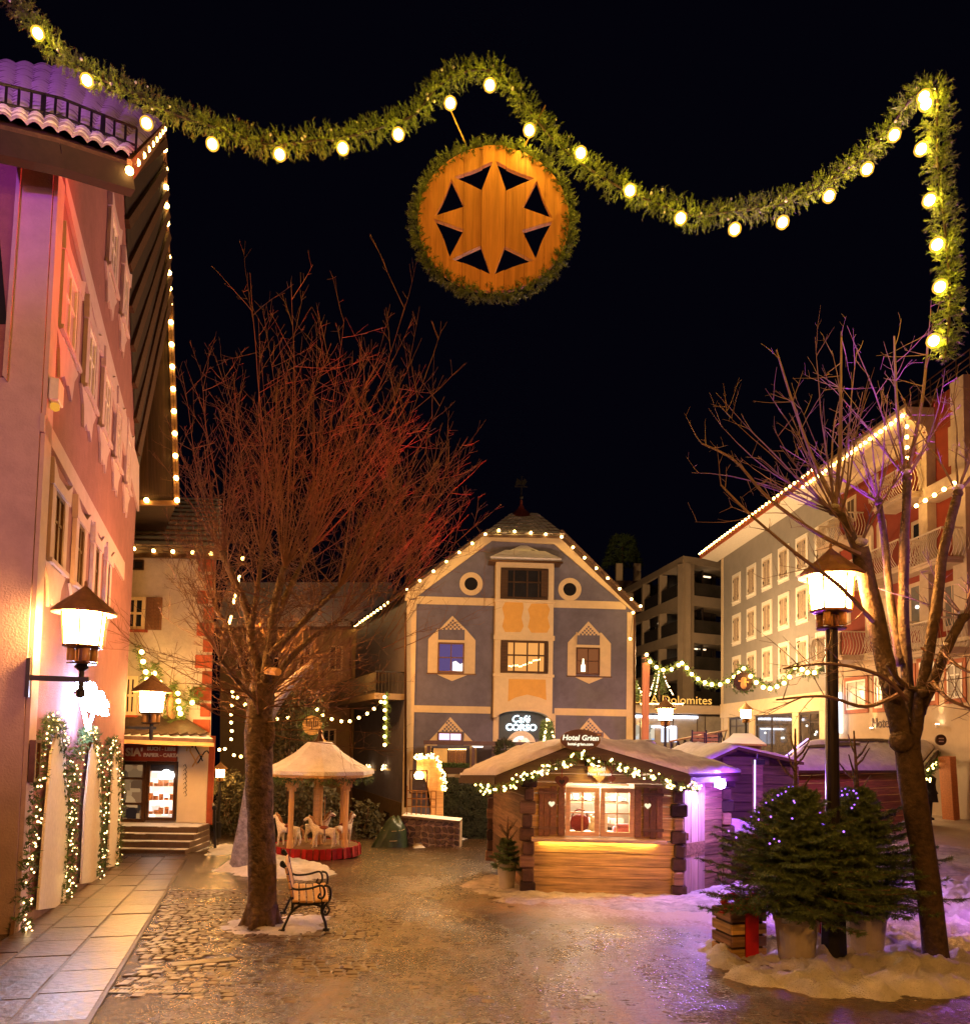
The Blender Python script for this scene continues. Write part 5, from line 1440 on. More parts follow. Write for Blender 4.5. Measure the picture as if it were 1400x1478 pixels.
mb.tube([rc + V((0, 0, .34)), pt(1073, 964, 24.4)], .015, 4); mb.build('relief', ochre, rgn)
def post_lamp(x, ytop, ybot, d, lab, s, ybase):
    t = thing('street_lamp', lab, 'street lamp', pt(x, ybase, d), 'street lamps of the square')
    c = pt(x, ybot, d); lantern_head(t, c, s, e_lamp_far)
    b = pt(x, ybase, d); b.x = c.x; b.y = c.y; b.z = G(b.x, b.y)
    MB().lathe(b, [(.12, 0), (.11, .5), (.06, .55), (.055, c.z - b.z - .24 * s)], 10).build('post', iron, t)
post_lamp(960, 1016, 1040, 30.0, 'lit street lamp behind the hut ridge in front of the modern building', 1.05, 1120)
post_lamp(1076, 1020, 1037, 38.0, 'lit street lamp before the arcade of the grey hotel', .95, 1110)
post_lamp(318, 1107, 1122, 26.0, 'small lit street lamp in the dark passage beside the book shop', .62, 1200)
# terrace: railing, kiosk roofs
tr_ = thing('terrace_railing', 'dark lattice railing with pale handrail on the terrace behind the hut', 'railing', pt(1000, 1090, 24))
a0, a1 = pt(968, 1070, 23), pt(1048, 1054, 27)
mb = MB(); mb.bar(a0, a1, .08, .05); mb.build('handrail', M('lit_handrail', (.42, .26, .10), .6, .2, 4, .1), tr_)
mb = MB()
for k in range(9):
    p, q = a0.lerp(a1, k / 9), a0.lerp(a1, (k + 1) / 9); dz = V((0, 0, -.75))
    mb.bar(p, p + dz, .04, .04); mb.bar(p + dz, q, .03, .03); mb.bar(p, q + dz, .03, .028)
mb.bar(a0 + V((0, 0, -.75)), a1 + V((0, 0, -.75)), .04, .04); mb.build('lattice', iron, tr_)
tw = MB(); c_ = pt(1010, 1110, 27.5); tw.box(c_ + V((0, 1.2, -.6)), (4.4, 4, 1.7)); tw_ = tw.build('terrace', M('terrace_stone', (.12, .09, .07), .8, .3, 3, .4)); setprops(tw_, 'low stone terrace under the lattice railing', 'terrace')
for x, y, lab in ((1012, 1074, 'slatted wooden terrace chair tilted against the railing'), (1030, 1078, 'slatted wooden terrace chair nearer the purple hut')):
    c = pt(x, y, 22.6); ch = thing('terrace_chair', lab, 'chair', c - V((0, 0, .5)), 'terrace chairs')
    mb = MB()
    for k in range(4): plank('slat', light_wood, ch, c + V((-.22, .25, .0 + k * .11)), c + V((.22, .25, .0 + k * .11)), .08, .02, V((0, -1, .2)))
    for k in range(3): plank('slat', light_wood, ch, c + V((-.22, -.15 + k * .14, -.05)), c + V((.22, -.15 + k * .14, -.05)), .11, .02, V((0, 0, 1)))
    for sx in (-1, 1):
        for sy in (-.2, .24): MB().bar(c + V((sx * .21, sy, -.5)), c + V((sx * .21, sy, .0 if sy < 0 else .42)), .035, .035).build('leg', iron, ch)
ki = thing('kiosk', 'small kiosk with ochre lit shingled roof before the grey hotel', 'kiosk', pt(1075, 1090, 25))
Fk2 = Fr(pt(1075, 1080, 25), V((1, 0.1, 0))); Fk2.O.z = 0
mb = MB(); mb.prism([Fk2.P(1050, 1100), Fk2.P(1050, 1072), Fk2.P(1098, 1072), Fk2.P(1098, 1100)], (0, 1.5, 0)); mb.build('wall', mid_wood, ki)
for i, (a, b, c, d) in enumerate((((1040, 1075, .7), (1106, 1077, .7), (1094, 1068, .0), (1052, 1067, .0)), ((1052, 1067, .0), (1094, 1068, .0), (1084, 1061, -.8), (1058, 1061, -.8)))):
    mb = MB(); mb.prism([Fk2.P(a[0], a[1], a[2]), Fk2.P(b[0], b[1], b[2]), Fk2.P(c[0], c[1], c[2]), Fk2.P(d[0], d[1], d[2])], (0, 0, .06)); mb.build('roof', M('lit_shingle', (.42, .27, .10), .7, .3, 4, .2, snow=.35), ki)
# far roofs behind
hs = thing('far_house', 'dark roofed house with two pale chimneys seen above the café slope', 'house', pt(905, 830, 70))
mb = MB(); mb.prism([pt(860, 900, 70), pt(860, 850, 70), pt(890, 838, 70), pt(940, 838, 70), pt(960, 900, 70)], (0, 8, 0)); mb.build('roof', roof_tile, hs)
for x in (893, 919):
    mb = MB(); c = pt(x, 828, 70.5); mb.box(c, (.6, .6, 1.8)); mb.build('chimney', trim_cream, hs)
# ---------------------------------------------------------------- market hut in front
clear_pane = bpy.data.materials.new('clear_pane'); clear_pane.use_nodes = True
nt = clear_pane.node_tree; nt.nodes.remove(nt.nodes['Principled BSDF'])
tp_ = nn(nt, 'ShaderNodeBsdfTransparent'); gl_ = nn(nt, 'ShaderNodeBsdfGlossy'); gl_.inputs['Roughness'].default_value = 0.03
mx = nn(nt, 'ShaderNodeMixShader'); mx.inputs[0].default_value = 0.06
nt.links.new(tp_.outputs[0], mx.inputs[1]); nt.links.new(gl_.outputs[0], mx.inputs[2]); nt.links.new(mx.outputs[0], nt.nodes['Material Output'].inputs[0])

hFL, hFR = gp(760, 1288), gp(978, 1292)
zb = min(hFL.z, hFR.z) - .03
FH = Fr((hFL.x, hFL.y, 0), hFR - hFL)
if FH.U.x < 0: FH.U = -FH.U
FH.rot = Matrix((FH.U, FH.Z, FH.N)).transposed()
hut = thing('market_hut', 'lit timber market hut with snowy roof, heart shutters and an oval sign on its gable', 'market hut', (hFL.x, hFL.y, zb))
hW = (hFR - hFL).length
hBL, hBR = gp(709, 1257), gp(1047, 1277)
FHL = Fr((hFL.x, hFL.y, 0), hBL - hFL); FHR = Fr((hFR.x, hFR.y, 0), hBR - hFR)
for f_, a_, b_ in ((FHL, hFL, hBL), (FHR, hFR, hBR)):
    f_.U = V((b_.x - a_.x, b_.y - a_.y, 0)).normalized(); f_.rot = Matrix((f_.U, f_.Z, f_.N)).transposed()
LL, LR = (hBL - hFL).to_2d().length, (hBR - hFR).to_2d().length
vy = lambda y: FH.px(866, y)[1]
vcount = vy(1211)
# front: wide sawn planks under the counter and above the window
def row(v0, v1, u0=None, u1=None, mat=light_wood, fr=FH, W=hW, w=.0, th=.05, joint=None):
    u0 = .02 if u0 is None else u0; u1 = W - .02 if u1 is None else u1
    segs = [(u0, u1)] if joint is None else [(u0, joint - .004), (joint + .004, u1)]
    for a, b in segs:
        if b - a < .03: continue
        piece('plank', mat, hut, fr.at((a + b) / 2, (v0 + v1) / 2, w + R(-.006, .006)), (round(b - a, 2), round(v1 - v0 - .008, 3), th), fr.rot, .007)
rowsv = [zb + .02, vy(1268), vy(1250), vy(1232), vcount - .03]
rowsv = sorted(rowsv)
for i in range(4): row(rowsv[i], rowsv[i + 1])
uw0, uw1 = FH.px(816, 1172)[0], FH.px(914, 1172)[0]
vw0, vw1 = vcount + .05, vy(1137)
k = vw0 - .06
while k < vw1 - .05:
    row(k, k + .19, .02, uw0 - .005); row(k, k + .19, uw1 + .005, hW - .02); k += .19
vtop = vy(1118)
k = max(vw1 + .0, k); 
gpk = FH.px(836, 1078)
while k < gpk[1] - .05:
    hh = .15; t = (k + hh - vtop) / (gpk[1] - vtop)
    if t <= 0: a, b = .02, hW - .02
    else:
        a, b = gpk[0] * t + .0 + .02, hW - (hW - gpk[0]) * t - .02
    row(k, k + hh, a, b); k += hh
# back walls of planks, floor
for fr, W, mt in ((FHL, LL, mid_wood), (FHR, LR, mid_wood)):
    k = zb + .02
    while k < vy(1120) - .02:
        row(k, k + .2, .05, W - .02, mt, fr, W, -.02); k += .2
bk_ = MB(); q = [V((hFL.x, hFL.y, zb)) - FH.N * .06 + FH.U * .06, V((hFR.x, hFR.y, zb)) - FH.N * .06 - FH.U * .06, V((hBR.x - .06, hBR.y, zb)), V((hBL.x + .06, hBL.y, zb))]
bk_.prism(q, (0, 0, .9)); bk_.build('floor_box', dark_wood, hut)
iw = MB(); b0, b1 = V((hBL.x + .08, hBL.y - .05, zb + .9)), V((hBR.x - .08, hBR.y + .25, zb + .9))
iw.prism([b0, b1, b1 + V((0, 0, 1.3)), b0 + V((0, 0, 1.3))], (0, .05, 0)); iw.build('back_wall', M('white_lined_wall', (.72, .66, .56), .7, .06, 4, .05), hut)
# corner logs, stacked crosswise
for (c, fr, n_) in ((hFL, FH, 9), (hFR, FH, 9), (hBL, FHL, 9), (hBR, FHR, 9)):
    H = vy(1119) - zb; hh = H / n_
    for i in range(n_):
        s = (.26, .17)[i % 2] + R(-.02, .03); s2 = (.19, .26)[i % 2] + R(-.02, .02)
        piece('log_end', old_wood if (i * 7 + int(c.x * 3)) % 4 else mid_wood, hut, V((c.x, c.y, zb + hh * (i + .5))) + V((R(-.02, .02), R(-.03, .0), 0)), (round(s, 2), round(s2, 2), round(hh - .012, 3)), FH.rot @ Matrix.Rotation(math.pi / 2, 3, 'X'), .02, .02)
# counter
piece('counter', M('counter_plank', (.55, .40, .24), .6, .2, wood=1, bump=.3), hut, FH.at((FH.px(766, 1211)[0] + FH.px(958, 1211)[0]) / 2, vcount, .14), (round(FH.px(958, 1211)[0] - FH.px(766, 1211)[0], 2), .06, .30), FH.rot, .012)
sl = MB(); slab(sl, FH, FH.px(778, 1211)[0], vcount - .045, FH.px(945, 1211)[0], vcount - .032, .05, .075); sl.build('light_strip', E('counter_strip', (1, .56, .13), 40), hut)
# window with four lights each leaf
for a, b in ((uw0, (uw0 + uw1) / 2 - .01), ((uw0 + uw1) / 2 + .01, uw1)):
    wdw = frame_mb(MB(), FH, (a, vw0, b, vw1), .075, .005, .075, (.5,), (.48,), .022).build('window', pale_wood, hut)
    slab(MB(), FH, a + .07, vw0 + .07, b - .07, vw1 - .07, .02, .026).build('pane', clear_pane, wdw)
def heart_pts(r, n=22):
    out = []
    for k in range(n):
        t = 2 * math.pi * k / n
        out.append((16 * math.sin(t) ** 3 / 16 * r, (13 * math.cos(t) - 5 * math.cos(2 * t) - 2 * math.cos(3 * t) - math.cos(4 * t)) / 16 * r))
    return out
def heart(fr, par, u, v, w, r, mat, name='heart', th=.025):
    mb = MB(); mb.prism([fr.at(u + a, v + b, w) for a, b in heart_pts(r)], fr.N * th); return mb.build(name, mat, par)
for xs, hx in (((777, 784, 793, 803), 795.6), ((927, 936, 946, 955), 933)):
    sh = MB(); par = None
    for i in range(3):
        u0, u1 = FH.px(xs[i], 1172)[0], FH.px(xs[i + 1], 1172)[0]
        b_ = piece('shutter_board', shutter_wood, hut, FH.at((u0 + u1) / 2, (vw0 + vw1) / 2 + R(-.02, .02), .065), (round(u1 - u0 - .008, 3), round(vw1 - vw0, 2), .03), FH.rot, .006)
    bt = MB()
    for y in (1145, 1196): slab(bt, FH, FH.px(xs[0] - 1, y)[0], vy(y) - .025, FH.px(xs[3] + 1, y)[0], vy(y) + .025, .082, .10)
    bt.build('shutter_batten', mid_wood, hut)
    heart(FH, hut, FH.px(hx, 1161)[0], vy(1161), .101, .055, E('heart_glow', (1, .82, .5), .75, False), 'heart_cutout', .004)
for x0, x1 in ((805, 814), (915, 924)):
    u0, u1 = FH.px(x0, 1172)[0], FH.px(x1, 1172)[0]; piece('shutter_board', shutter_wood, hut, FH.at((u0 + u1) / 2, (vw0 + vw1) / 2, .06), (round(u1 - u0, 3), round(vw1 - vw0, 2), .03), FH.rot, .006)
# door on the right flank with a heart
uda, udb = .10, LR * .48
vd0, vd1 = zb + .06, vy(1128)
for i in range(3):
    a = uda + (udb - uda) * i / 3; b = uda + (udb - uda) * (i + 1) / 3
    piece('door_board', M('greyed_plank', (.34, .24, .20), .75, .35, wood=2, bump=.35, rnd=.2), hut, FHR.at((a + b) / 2, (vd0 + vd1) / 2, .04), (round(b - a - .01, 3), round(vd1 - vd0, 2), .04), FHR.rot, .006)
heart(FHR, hut, (uda + udb) / 2, vy(1158), .062, .085, white_paint, 'heart_cutout', .006)
dt = MB(); slab(dt, FHR, uda + .03, vy(1215) - .2, udb - .03, vy(1215), .062, .08); slab(dt, FHR, uda + .05, vy(1215) + .05, uda + .08, vy(1200), .062, .1); dt.build('door_lock_rail', mid_wood, hut)
# roof
rFL, rBL, rP, rFR, rBR = pt(716, 1119, 12.0), pt(664, 1119, 14.6), pt(836, 1071, 11.95), pt(994, 1117, 12.0), pt(1069, 1115, 13.9)
rRL, rRR = pt(747, 1083, 14.8), pt(946, 1080, 14.4)
rm = MB()
rm.prism([rFL, rBL, rRL, rP], (0, 0, -.06)); rm.prism([rFR, rBR, rRR, rP], (0, 0, -.061)); rm.prism([rP, rRL, rRR], (0, 0, -.062))
hr = rm.build('roof', dark_wood, hut)
def snow_quad(par, a, b, c, d, th=.10, n=26, mm=16, mat=roof_snow, lump=.35, name='snow'):
    """snow blanket: a-b front edge from eave to ridge, d-c the other side"""
    top = []; 
    for i in range(n + 1):
        for j in range(mm + 1):
            s, t = i / n, j / mm
            p = a.lerp(b, s).lerp(d.lerp(c, s), t)
            e = min(s, t, 1 - t) if True else 0
            k = min(1, min(s * (b - a).length, min(t, 1 - t) * (d - a).length) / .09 + .18)
            k = math.sqrt(min(1, k))
            h = th * k * (1 + lump * fbm(p.x, p.y, 3.0, 4)) + .02 * fbm(p.x + 5, p.y, 9, 3)
            off = V((0, 0, max(h, .012)))
            top.append(p + off)
    vs = list(top); fs = []
    idx = lambda i, j: i * (mm + 1) + j
    for i in range(n):
        for j in range(mm): fs.append((idx(i, j), idx(i + 1, j), idx(i + 1, j + 1), idx(i, j + 1)))
    def skirt(seq):
        k0 = len(vs)
        for i_, (ii, p) in enumerate(seq): vs.append(p)
        for i_ in range(len(seq) - 1): fs.append((seq[i_][0], seq[i_ + 1][0], k0 + i_ + 1, k0 + i_))
    base = lambda i, j: a.lerp(b, i / n).lerp(d.lerp(c, i / n), j / mm) + V((0, 0, .003))
    skirt([(idx(0, j), base(0, j)) for j in range(mm + 1)]); skirt([(idx(n, j), base(n, j)) for j in range(mm + 1)])
    skirt([(idx(i, 0), base(i, 0)) for i in range(n + 1)]); skirt([(idx(i, mm), base(i, mm)) for i in range(n + 1)])
    return MB().add(vs, fs).build(name, mat, par, smooth=True)
snow_quad(hr, rFL, rP, rRL, rBL, .10); snow_quad(hr, rFR, rP, rRR, rBR, .10)
vb2 = MB()
for a in (rFL, rFR):
    vb2.bar(a + V((0, -.03, -.10)), rP + V((0, -.03, -.10)), .05, .15)
vb2.build('verge_board', dark_wood, hut)
for a, b in ((rFL, rBL), (rFR, rBR)):
    m_ = MB(); m_.bar(a + V((0, 0, -.10)), b + V((0, 0, -.10)), .05, .09); m_.build('eaves_board', dark_wood, hut)
pu = MB()
for t in (.1, .55, .97):
    for a in (rFL, rFR):
        q = a.lerp(rP, t) + V((0, 0, -.12)); pu.bar(q, q + V((0, 1.0, -.02)), .09, .09)
pu.build('rafter', mid_wood, hut)
snow_quad(hr, pt(855, 1081, 14.6), pt(856, 1071, 14.9), pt(946, 1073, 14.8), pt(946, 1083, 14.5), .06, 6, 14)
# garland with lights under the verge
vg = thing('hut_garland', 'fir garland with warm fairy lights under the lit hut gable', 'garland', rP)
gpth = []
for a, b, n in ((rFL + V((-.3, .5, 0)), rFL, 4), (rFL, rP, 14), (rP, rFR, 16), (rFR, rFR + V((.28, .45, 0)), 4)):
    for k in range(n):
        t = k / n; gpth.append(a.lerp(b, t) + V((0, -.05, -.19 - .05 * math.sin(t * math.pi * 3) ** 2)))
mb = MB(); garland(mb, gpth, .075, 95, .08, 9, .05, .006); mb.build('greenery', garland_green, vg, fix=False)
fl = MB()
for k in range(120):
    p = random.choice(gpth) + V((R(-.06, .06), -.09, R(-.08, .08))); fl.ball(p, R(.012, .022), 6, 4)
o_ = fl.build('fairy_lights', E('hut_fairy', (1, .70, .20), 8, False), vg, fix=False); o_['kind'] = 'stuff'
# oval sign
os_ = thing('oval_sign', 'oval brown sign with cream hotel lettering on the hut gable peak', 'sign', FH.at(FH.px(837, 1069)[0], vy(1069), .62))
cs_ = pt(837, 1068, 11.86); FO = Fr((cs_.x, cs_.y, 0), V((1, .03, 0))); us, vs_ = 0.0, cs_.z; 
mb = MB(); mb.prism([FO.at(us + .31 * math.cos(2 * math.pi * k / 36), vs_ + .165 * math.sin(2 * math.pi * k / 36), .0) for k in range(36)], FO.N * .04); mb.build('board', sign_brown, os_)
mb = MB(); n = 36
for k in range(n):
    pp = lambda r, q: FO.at(us + .31 * r * math.cos(2 * math.pi * q / n), vs_ + .165 * r * math.sin(2 * math.pi * q / n), .04)
    mb.prism([pp(.93, k), pp(1, k), pp(1, k + 1), pp(.93, k + 1)], FO.N * .008)
mb.build('rim', brown_metal, os_)
el = E('sign_letter', (1, .88, .62), .8, False)
text('Hotel Grien', FO, os_, us, vs_ + .03, .046, .115, el, shear=.15, bold=.003, ext=.004); text('hotel-grien.com', FO, os_, us, vs_ - .065, .046, .062, el, bold=.002, ext=.003)
# gable ornaments
hs_ = thing('heart_sign', 'large honey coloured wooden heart with pale writing over the hut window', 'sign', FH.at(FH.px(864, 1115)[0], vy(1115), .1))
heart(FH, hs_, FH.px(864, 1114)[0], vy(1113), .075, .20, light_wood, 'board', .03)
text('Dolfi', FH, hs_, FH.px(864, 1110)[0], vy(1110), .108, .10, el, bold=.002, ext=.003); text('New Fashion', FH, hs_, FH.px(864, 1117)[0], vy(1117), .108, .075, el, bold=.002, ext=.003)
for x, y, r, lab in ((810, 1127, .12, 'brown heart hanging above the shuttered side of the hut window'), (881, 1108, .085, 'upper of two small hearts beside the large heart'), (881, 1124, .065, 'lower of two small hearts beside the large heart')):
    u, v = FH.px(x, y); h_ = thing('hanging_heart', lab, 'heart ornament', FH.at(u, v, .12), 'wooden hearts on the hut gable')
    hh = heart(FH, h_, u, v, .115, r, M('stained_heart', (.20, .06, .03), .55, .2, 8, .1), 'heart', .03)
    mb = MB(); mb.tube([FH.at(u, v + r * .4, .13), FH.at(u, v + r + .12, .13)], .006, 5); mb.build('cord', red_cloth, h_)
    if r > .1: heart(FH, hh, u, v - .01, .147, .05, dark_paint, 'inner_heart', .01)
be = thing('brass_bell', 'brass bell shaped lamp under the hut gable peak', 'lamp', FH.at(FH.px(857, 1096)[0], vy(1096), .25))
MB().lathe(be.location, [(.11, -.10), (.10, -.07), (.08, .02), (.07, .07), (.03, .10), (.015, .14)], 14).build('bell', M('brass', (.55, .38, .14), .3, .1, 8, .05, metal=.9), be, smooth=True)
MB().lathe(be.location, [(.07, -.105), (.07, -.095)], 12).build('lens', E('bell_lens', (1, .62, .24), 70), be)
lamp('hut_front_fill', be.location + V((0, -.05, -.22)), 16, (1, .58, .18), .06, be)  # added fill below the bell, brightens the hut front
MB().box(FH.at(FH.px(848, 1096)[0], vy(1096), .16), (.12, .22, .16), FH.rot).build('bracket', dark_wood, be)
# things for sale inside
lamp('hut_light', FH.at((uw0 + uw1) / 2, vw1 - .05, -.8), 190, (1, .80, .56), .2)
rl = MB()
for k in range(24): rl.ball(FH.at(uw0 + .08 + k * .042, vw1 - .16 - .05 * abs(math.sin(k * .6)), -.25), .013, 6, 4)
o_ = rl.build('fairy_lights', e_fairy, hut, fix=False); o_['kind'] = 'stuff'
def item(name, lab, cat, u, v, w, parts):
    t = thing(name, lab, cat, FH.at(u, v, w), None)
    for nm, mb, mt in parts(t): mb.build(nm, mt, t, smooth=True)
    return t
vb_ = zb + .9
dsk = MB(); slab(dsk, FH, uw0 - .2, vw0 - .02, uw1 + .2, vw0 + .03, -.55, -.08); dsk.build('display_shelf', white_paint, hut)
vb_ = vw0 + .03
maroon = M('maroon_felt', (.16, .02, .03), .9, .2, 9, .2); pink = M('pink_felt', (.50, .16, .20), .9, .2, 9, .2)
item('handbag', 'maroon felt bag with a loop handle behind the hut window', 'bag', uw0 + .27, vb_, -.3, lambda t: [('body', MB().ball(t.location + V((0, 0, .15)), .17, 12, 8, sc=(1, .55, .9)), maroon), ('handle', MB().tube([t.location + V((.14 * math.cos(a), 0, .22 + .16 * math.sin(a))) for a in [math.pi * k / 10 for k in range(11)]], .014, 6), maroon)])
item('soft_toy', 'white plush figure sitting between the bag and the price card', 'toy', uw0 + .50, vb_, -.28, lambda t: [('body', MB().ball(t.location + V((0, 0, .09)), .09, 10, 7), white_paint), ('head', MB().ball(t.location + V((0, 0, .21)), .06, 10, 7), white_paint), ('ear', MB().ball(t.location + V((-.04, 0, .27)), .03, 8, 5).ball(t.location + V((.04, 0, .27)), .03, 8, 5), white_paint)])
item('price_card', 'tall white card standing on the hut display shelf', 'card', uw0 + .66, vb_, -.25, lambda t: [('card', MB().box(t.location + V((0, 0, .17)), (.16, .02, .34)), white_paint)])
item('folded_scarf', 'pink folded felt scarf in the second window leaf of the hut', 'scarf', uw0 + 1.0, vb_, -.3, lambda t: [('scarf', MB().box(t.location + V((0, 0, .05)), (.3, .2, .1)).box(t.location + V((.02, -.02, .125)), (.26, .18, .05)), pink)])
item('felt_figure', 'rose red felt figure hanging at the edge of the hut window', 'figure', uw0 + 1.28, vb_ + .1, -.2, lambda t: [('body', MB().ball(t.location + V((0, 0, .05)), .11, 10, 7, sc=(1, .6, 1.2)), pink), ('head', MB().ball(t.location + V((0, 0, .22)), .065, 10, 7), maroon), ('leg', MB().tube([t.location + V((-.05, 0, -.02)), t.location + V((-.12, -.03, -.14))], .025, 6).tube([t.location + V((.05, 0, -.02)), t.location + V((.04, -.03, -.14))], .025, 6), pink)])
sh_ = MB()
for zz in (.42, .75): slab(sh_, FH, uw0 - .1, vb_ + zz, uw1 + .1, vb_ + zz + .03, -1.5, -1.2)
sh_.build('back_shelf', mid_wood, hut)
gd = MB()
for k in range(26):
    u = R(uw0, uw1); z_ = random.choice((.0, .45, .78)); s = R(.05, .11); gd.box(FH.at(u, vb_ + z_ + s, -1.35), (s * 1.2, .1, s * 2), FH.rot)
o_ = gd.build('goods', M('pale_felt_goods', (.55, .36, .28), .9, .6, 7, .1), hut); o_['kind'] = 'stuff'
# violet flood lamp at the hut corner
vf_ = thing('flood_lamp', 'glaring violet flood lamp at the back corner of the lit hut', 'flood lamp', pt(1040, 1132, 12.95))
c = pt(1040, 1132, 12.95)
MB().ball(c, .075, 14, 8).build('lens', e_flood, vf_, smooth=True)
mb = MB(); mb.box(c + V((.0, .10, .02)), (.2, .1, .16)); mb.bar(c + V((0, .12, .05)), c + V((-.25, .1, .16)), .03, .03); mb.build('housing', iron, vf_)
lamp('violet_glow', c + V((.45, .1, .0)), 60, VIOLET, .1)
lamp('violet_glow', c + V((.75, 1.6, .2)), 90, VIOLET, .1)

# ---------------------------------------------------------------- second hut (violet gable) and its post
b2 = gp(1090, 1262); d2 = 16.6
F2 = Fr((pt(1085, 1150, d2).x, pt(1085, 1150, d2).y, 0), V((1, .12, 0)))
F2.rot = Matrix((F2.U, F2.Z, F2.N)).transposed()
h2 = thing('market_hut', 'plank market hut bathed in violet light between the lit hut and the far hut', 'market hut', F2.P(1085, 1240))
ux0, ux1 = F2.px(1018, 1150)[0], F2.px(1152, 1150)[0]
zg = F2.px(1080, 1252)[1]; zE = F2.px(1022, 1102)[1]; zP = F2.px(1066, 1080)[1]; uP = F2.px(1066, 1080)[0]
k = zg
while k < zP - .05:
    t = max(0, (k + .2 - zE) / (zP - zE)); a = ux0 + (uP - ux0) * t; b = ux1 - (ux1 - uP) * t
    if b - a > .1: piece('plank', M('stained_plank', (.10, .06, .05), .7, .5, wood=1, bump=.6, rnd=.3), h2, F2.at((a + b) / 2, k + .1, R(-.008, .008)), (round(b - a, 2), .192, .05), F2.rot, .008)
    k += .2
mb = MB(); mb.prism([F2.at(ux0, zg, -.04), F2.at(ux1, zg, -.04), F2.at(ux1, zE, -.04), F2.at(uP, zP, -.04), F2.at(ux0, zE, -.04)], -F2.N * 2.5); mb.build('body', dark_wood, h2)
A0, A1, A2 = F2.P(1010, 1104, .5), F2.P(1066, 1078, .5), F2.P(1160, 1100, .5)
mb = MB(); bk2 = -F2.N * 3.2
mb.prism([A0, A1, A1 + bk2, A0 + bk2], (0, 0, -.06)); mb.prism([A1, A2, A2 + bk2, A1 + bk2], (0, 0, -.061)); r2 = mb.build('roof', dark_wood, h2)
snow_quad(r2, A0, A1, A1 + bk2, A0 + bk2, .08, 12, 12); snow_quad(r2, A2, A1, A1 + bk2, A2 + bk2, .07, 14, 12)
ps = thing('wooden_post', 'square post outlined by a violet light tube beside the violet hut', 'post', F2.P(1093, 1240, 1.3))
q0, q1 = F2.P(1093, 1240, 1.3), F2.P(1093, 1104, 1.3)
mb = MB(); mb.bar(q0, q1, .15, .15); mb.build('post', mid_wood, ps)
mb = MB(); mb.bar(q1 + V((-.10, -.02, .06)), q1 + V((.12, -.02, .06)), .13, .10); mb.tube([q1 + V((0, 0, .1)), q1 + V((0, 0, .22))], .025, 6); mb.build('cap', iron, ps)
mb = MB(); mb.tube([q1 + V((-.085, -.085, .10)), q0 + V((-.085, -.085, .9))], .016, 6); mb.build('light_tube', E('violet_tube', (.62, .30, 1.0), 2.6, False), ps)
tb = thing('barrel_table', 'round barrel table capped with violet lit snow behind the flood lamp', 'table', F2.P(1056, 1258, 1.5))
tc_ = V(tb.location); top = F2.P(1056, 1200, 1.5); hh = top.z - tc_.z
MB().lathe(tc_, [(.34, 0), (.40, hh * .5), (.36, hh)], 16).build('barrel', dark_wood, tb)
MB().lathe(tc_ + V((0, 0, hh)), [(.46, 0), (.50, .04), (.47, .12), (.34, .20), (.15, .24), (.01, .25)], 18).build('snow', roof_snow, tb, smooth=True)

# ---------------------------------------------------------------- third hut
a3, b3 = pt(1130, 1150, 19.8), pt(1318, 1150, 24.5)
F3 = Fr((a3.x, a3.y, 0), b3 - a3); F3.U = V((b3.x - a3.x, b3.y - a3.y, 0)).normalized(); F3.rot = Matrix((F3.U, F3.Z, F3.N)).transposed()
L3 = (b3 - a3).to_2d().length
h3 = thing('market_hut', 'reddish plank market hut with wide snowy roof and garlanded end gable', 'market hut', F3.at(L3 / 2, G(a3.x, a3.y)))
z0 = -.35; ze = F3.px(1150, 1112)[1]
red_plank = M('red_brown_plank', (.24, .085, .04), .7, .4, wood=1, bump=.4, rnd=.25)
k = z0
while k < ze - .05:
    piece('plank', red_plank, h3, F3.at(L3 / 2, k + .11, R(-.01, .01)), (round(L3, 2), .21, .05), F3.rot, .008); k += .22
for uu in (.0, L3):
    for i in range(8): piece('log_end', old_wood, h3, F3.at(uu, z0 + .13 + i * (ze - z0) / 8, .04), (.24 if i % 2 else .17, .2, .2), F3.rot, .02, .02)
N3 = F3.N
E0_, E1_ = F3.P(1119, 1112, .45), F3.P(1320, 1112, .45)
Rg0, Rg1 = F3.P(1166, 1072, -1.5), F3.P(1354, 1072, -1.5)
S0, S1 = F3.P(1190, 1112, -3.4), F3.P(1383, 1119, -3.4)
mb = MB(); mb.prism([E0_, E1_, Rg1, Rg0], (0, 0, -.07)); mb.prism([Rg0, Rg1, S1, S0 + V((0, 0, 0))], (0, 0, -.071)); r3 = mb.build('roof', dark_wood, h3)
snow_quad(r3, E0_, Rg0, Rg1, E1_, .11, 14, 34, lump=.5)
bare = MB()
for (s0_, s1_, t0_, t1_) in ((.12, .70, .86, .97), (.05, .22, .58, .70), (.18, .40, .66, .80)):
    cxy = []; n = 26
    l3 = lambda s, t: E0_.lerp(E1_, s).lerp(Rg0.lerp(Rg1, s), t) + V((0, 0, .128 + .02))
    for k in range(n):
        a = 2 * math.pi * k / n; rr_ = 1 + .35 * fbm(math.cos(a) + s0_, math.sin(a), 2.2, 3)
        cxy.append(l3((s0_ + s1_) / 2 + (s1_ - s0_) / 2 * math.cos(a) * rr_, (t0_ + t1_) / 2 + (t1_ - t0_) / 2 * math.sin(a) * rr_))
    bare.prism(cxy, (0, 0, .012))
o_ = bare.build('bare_roof_patch', dark_wood, r3); o_['kind'] = 'stuff'
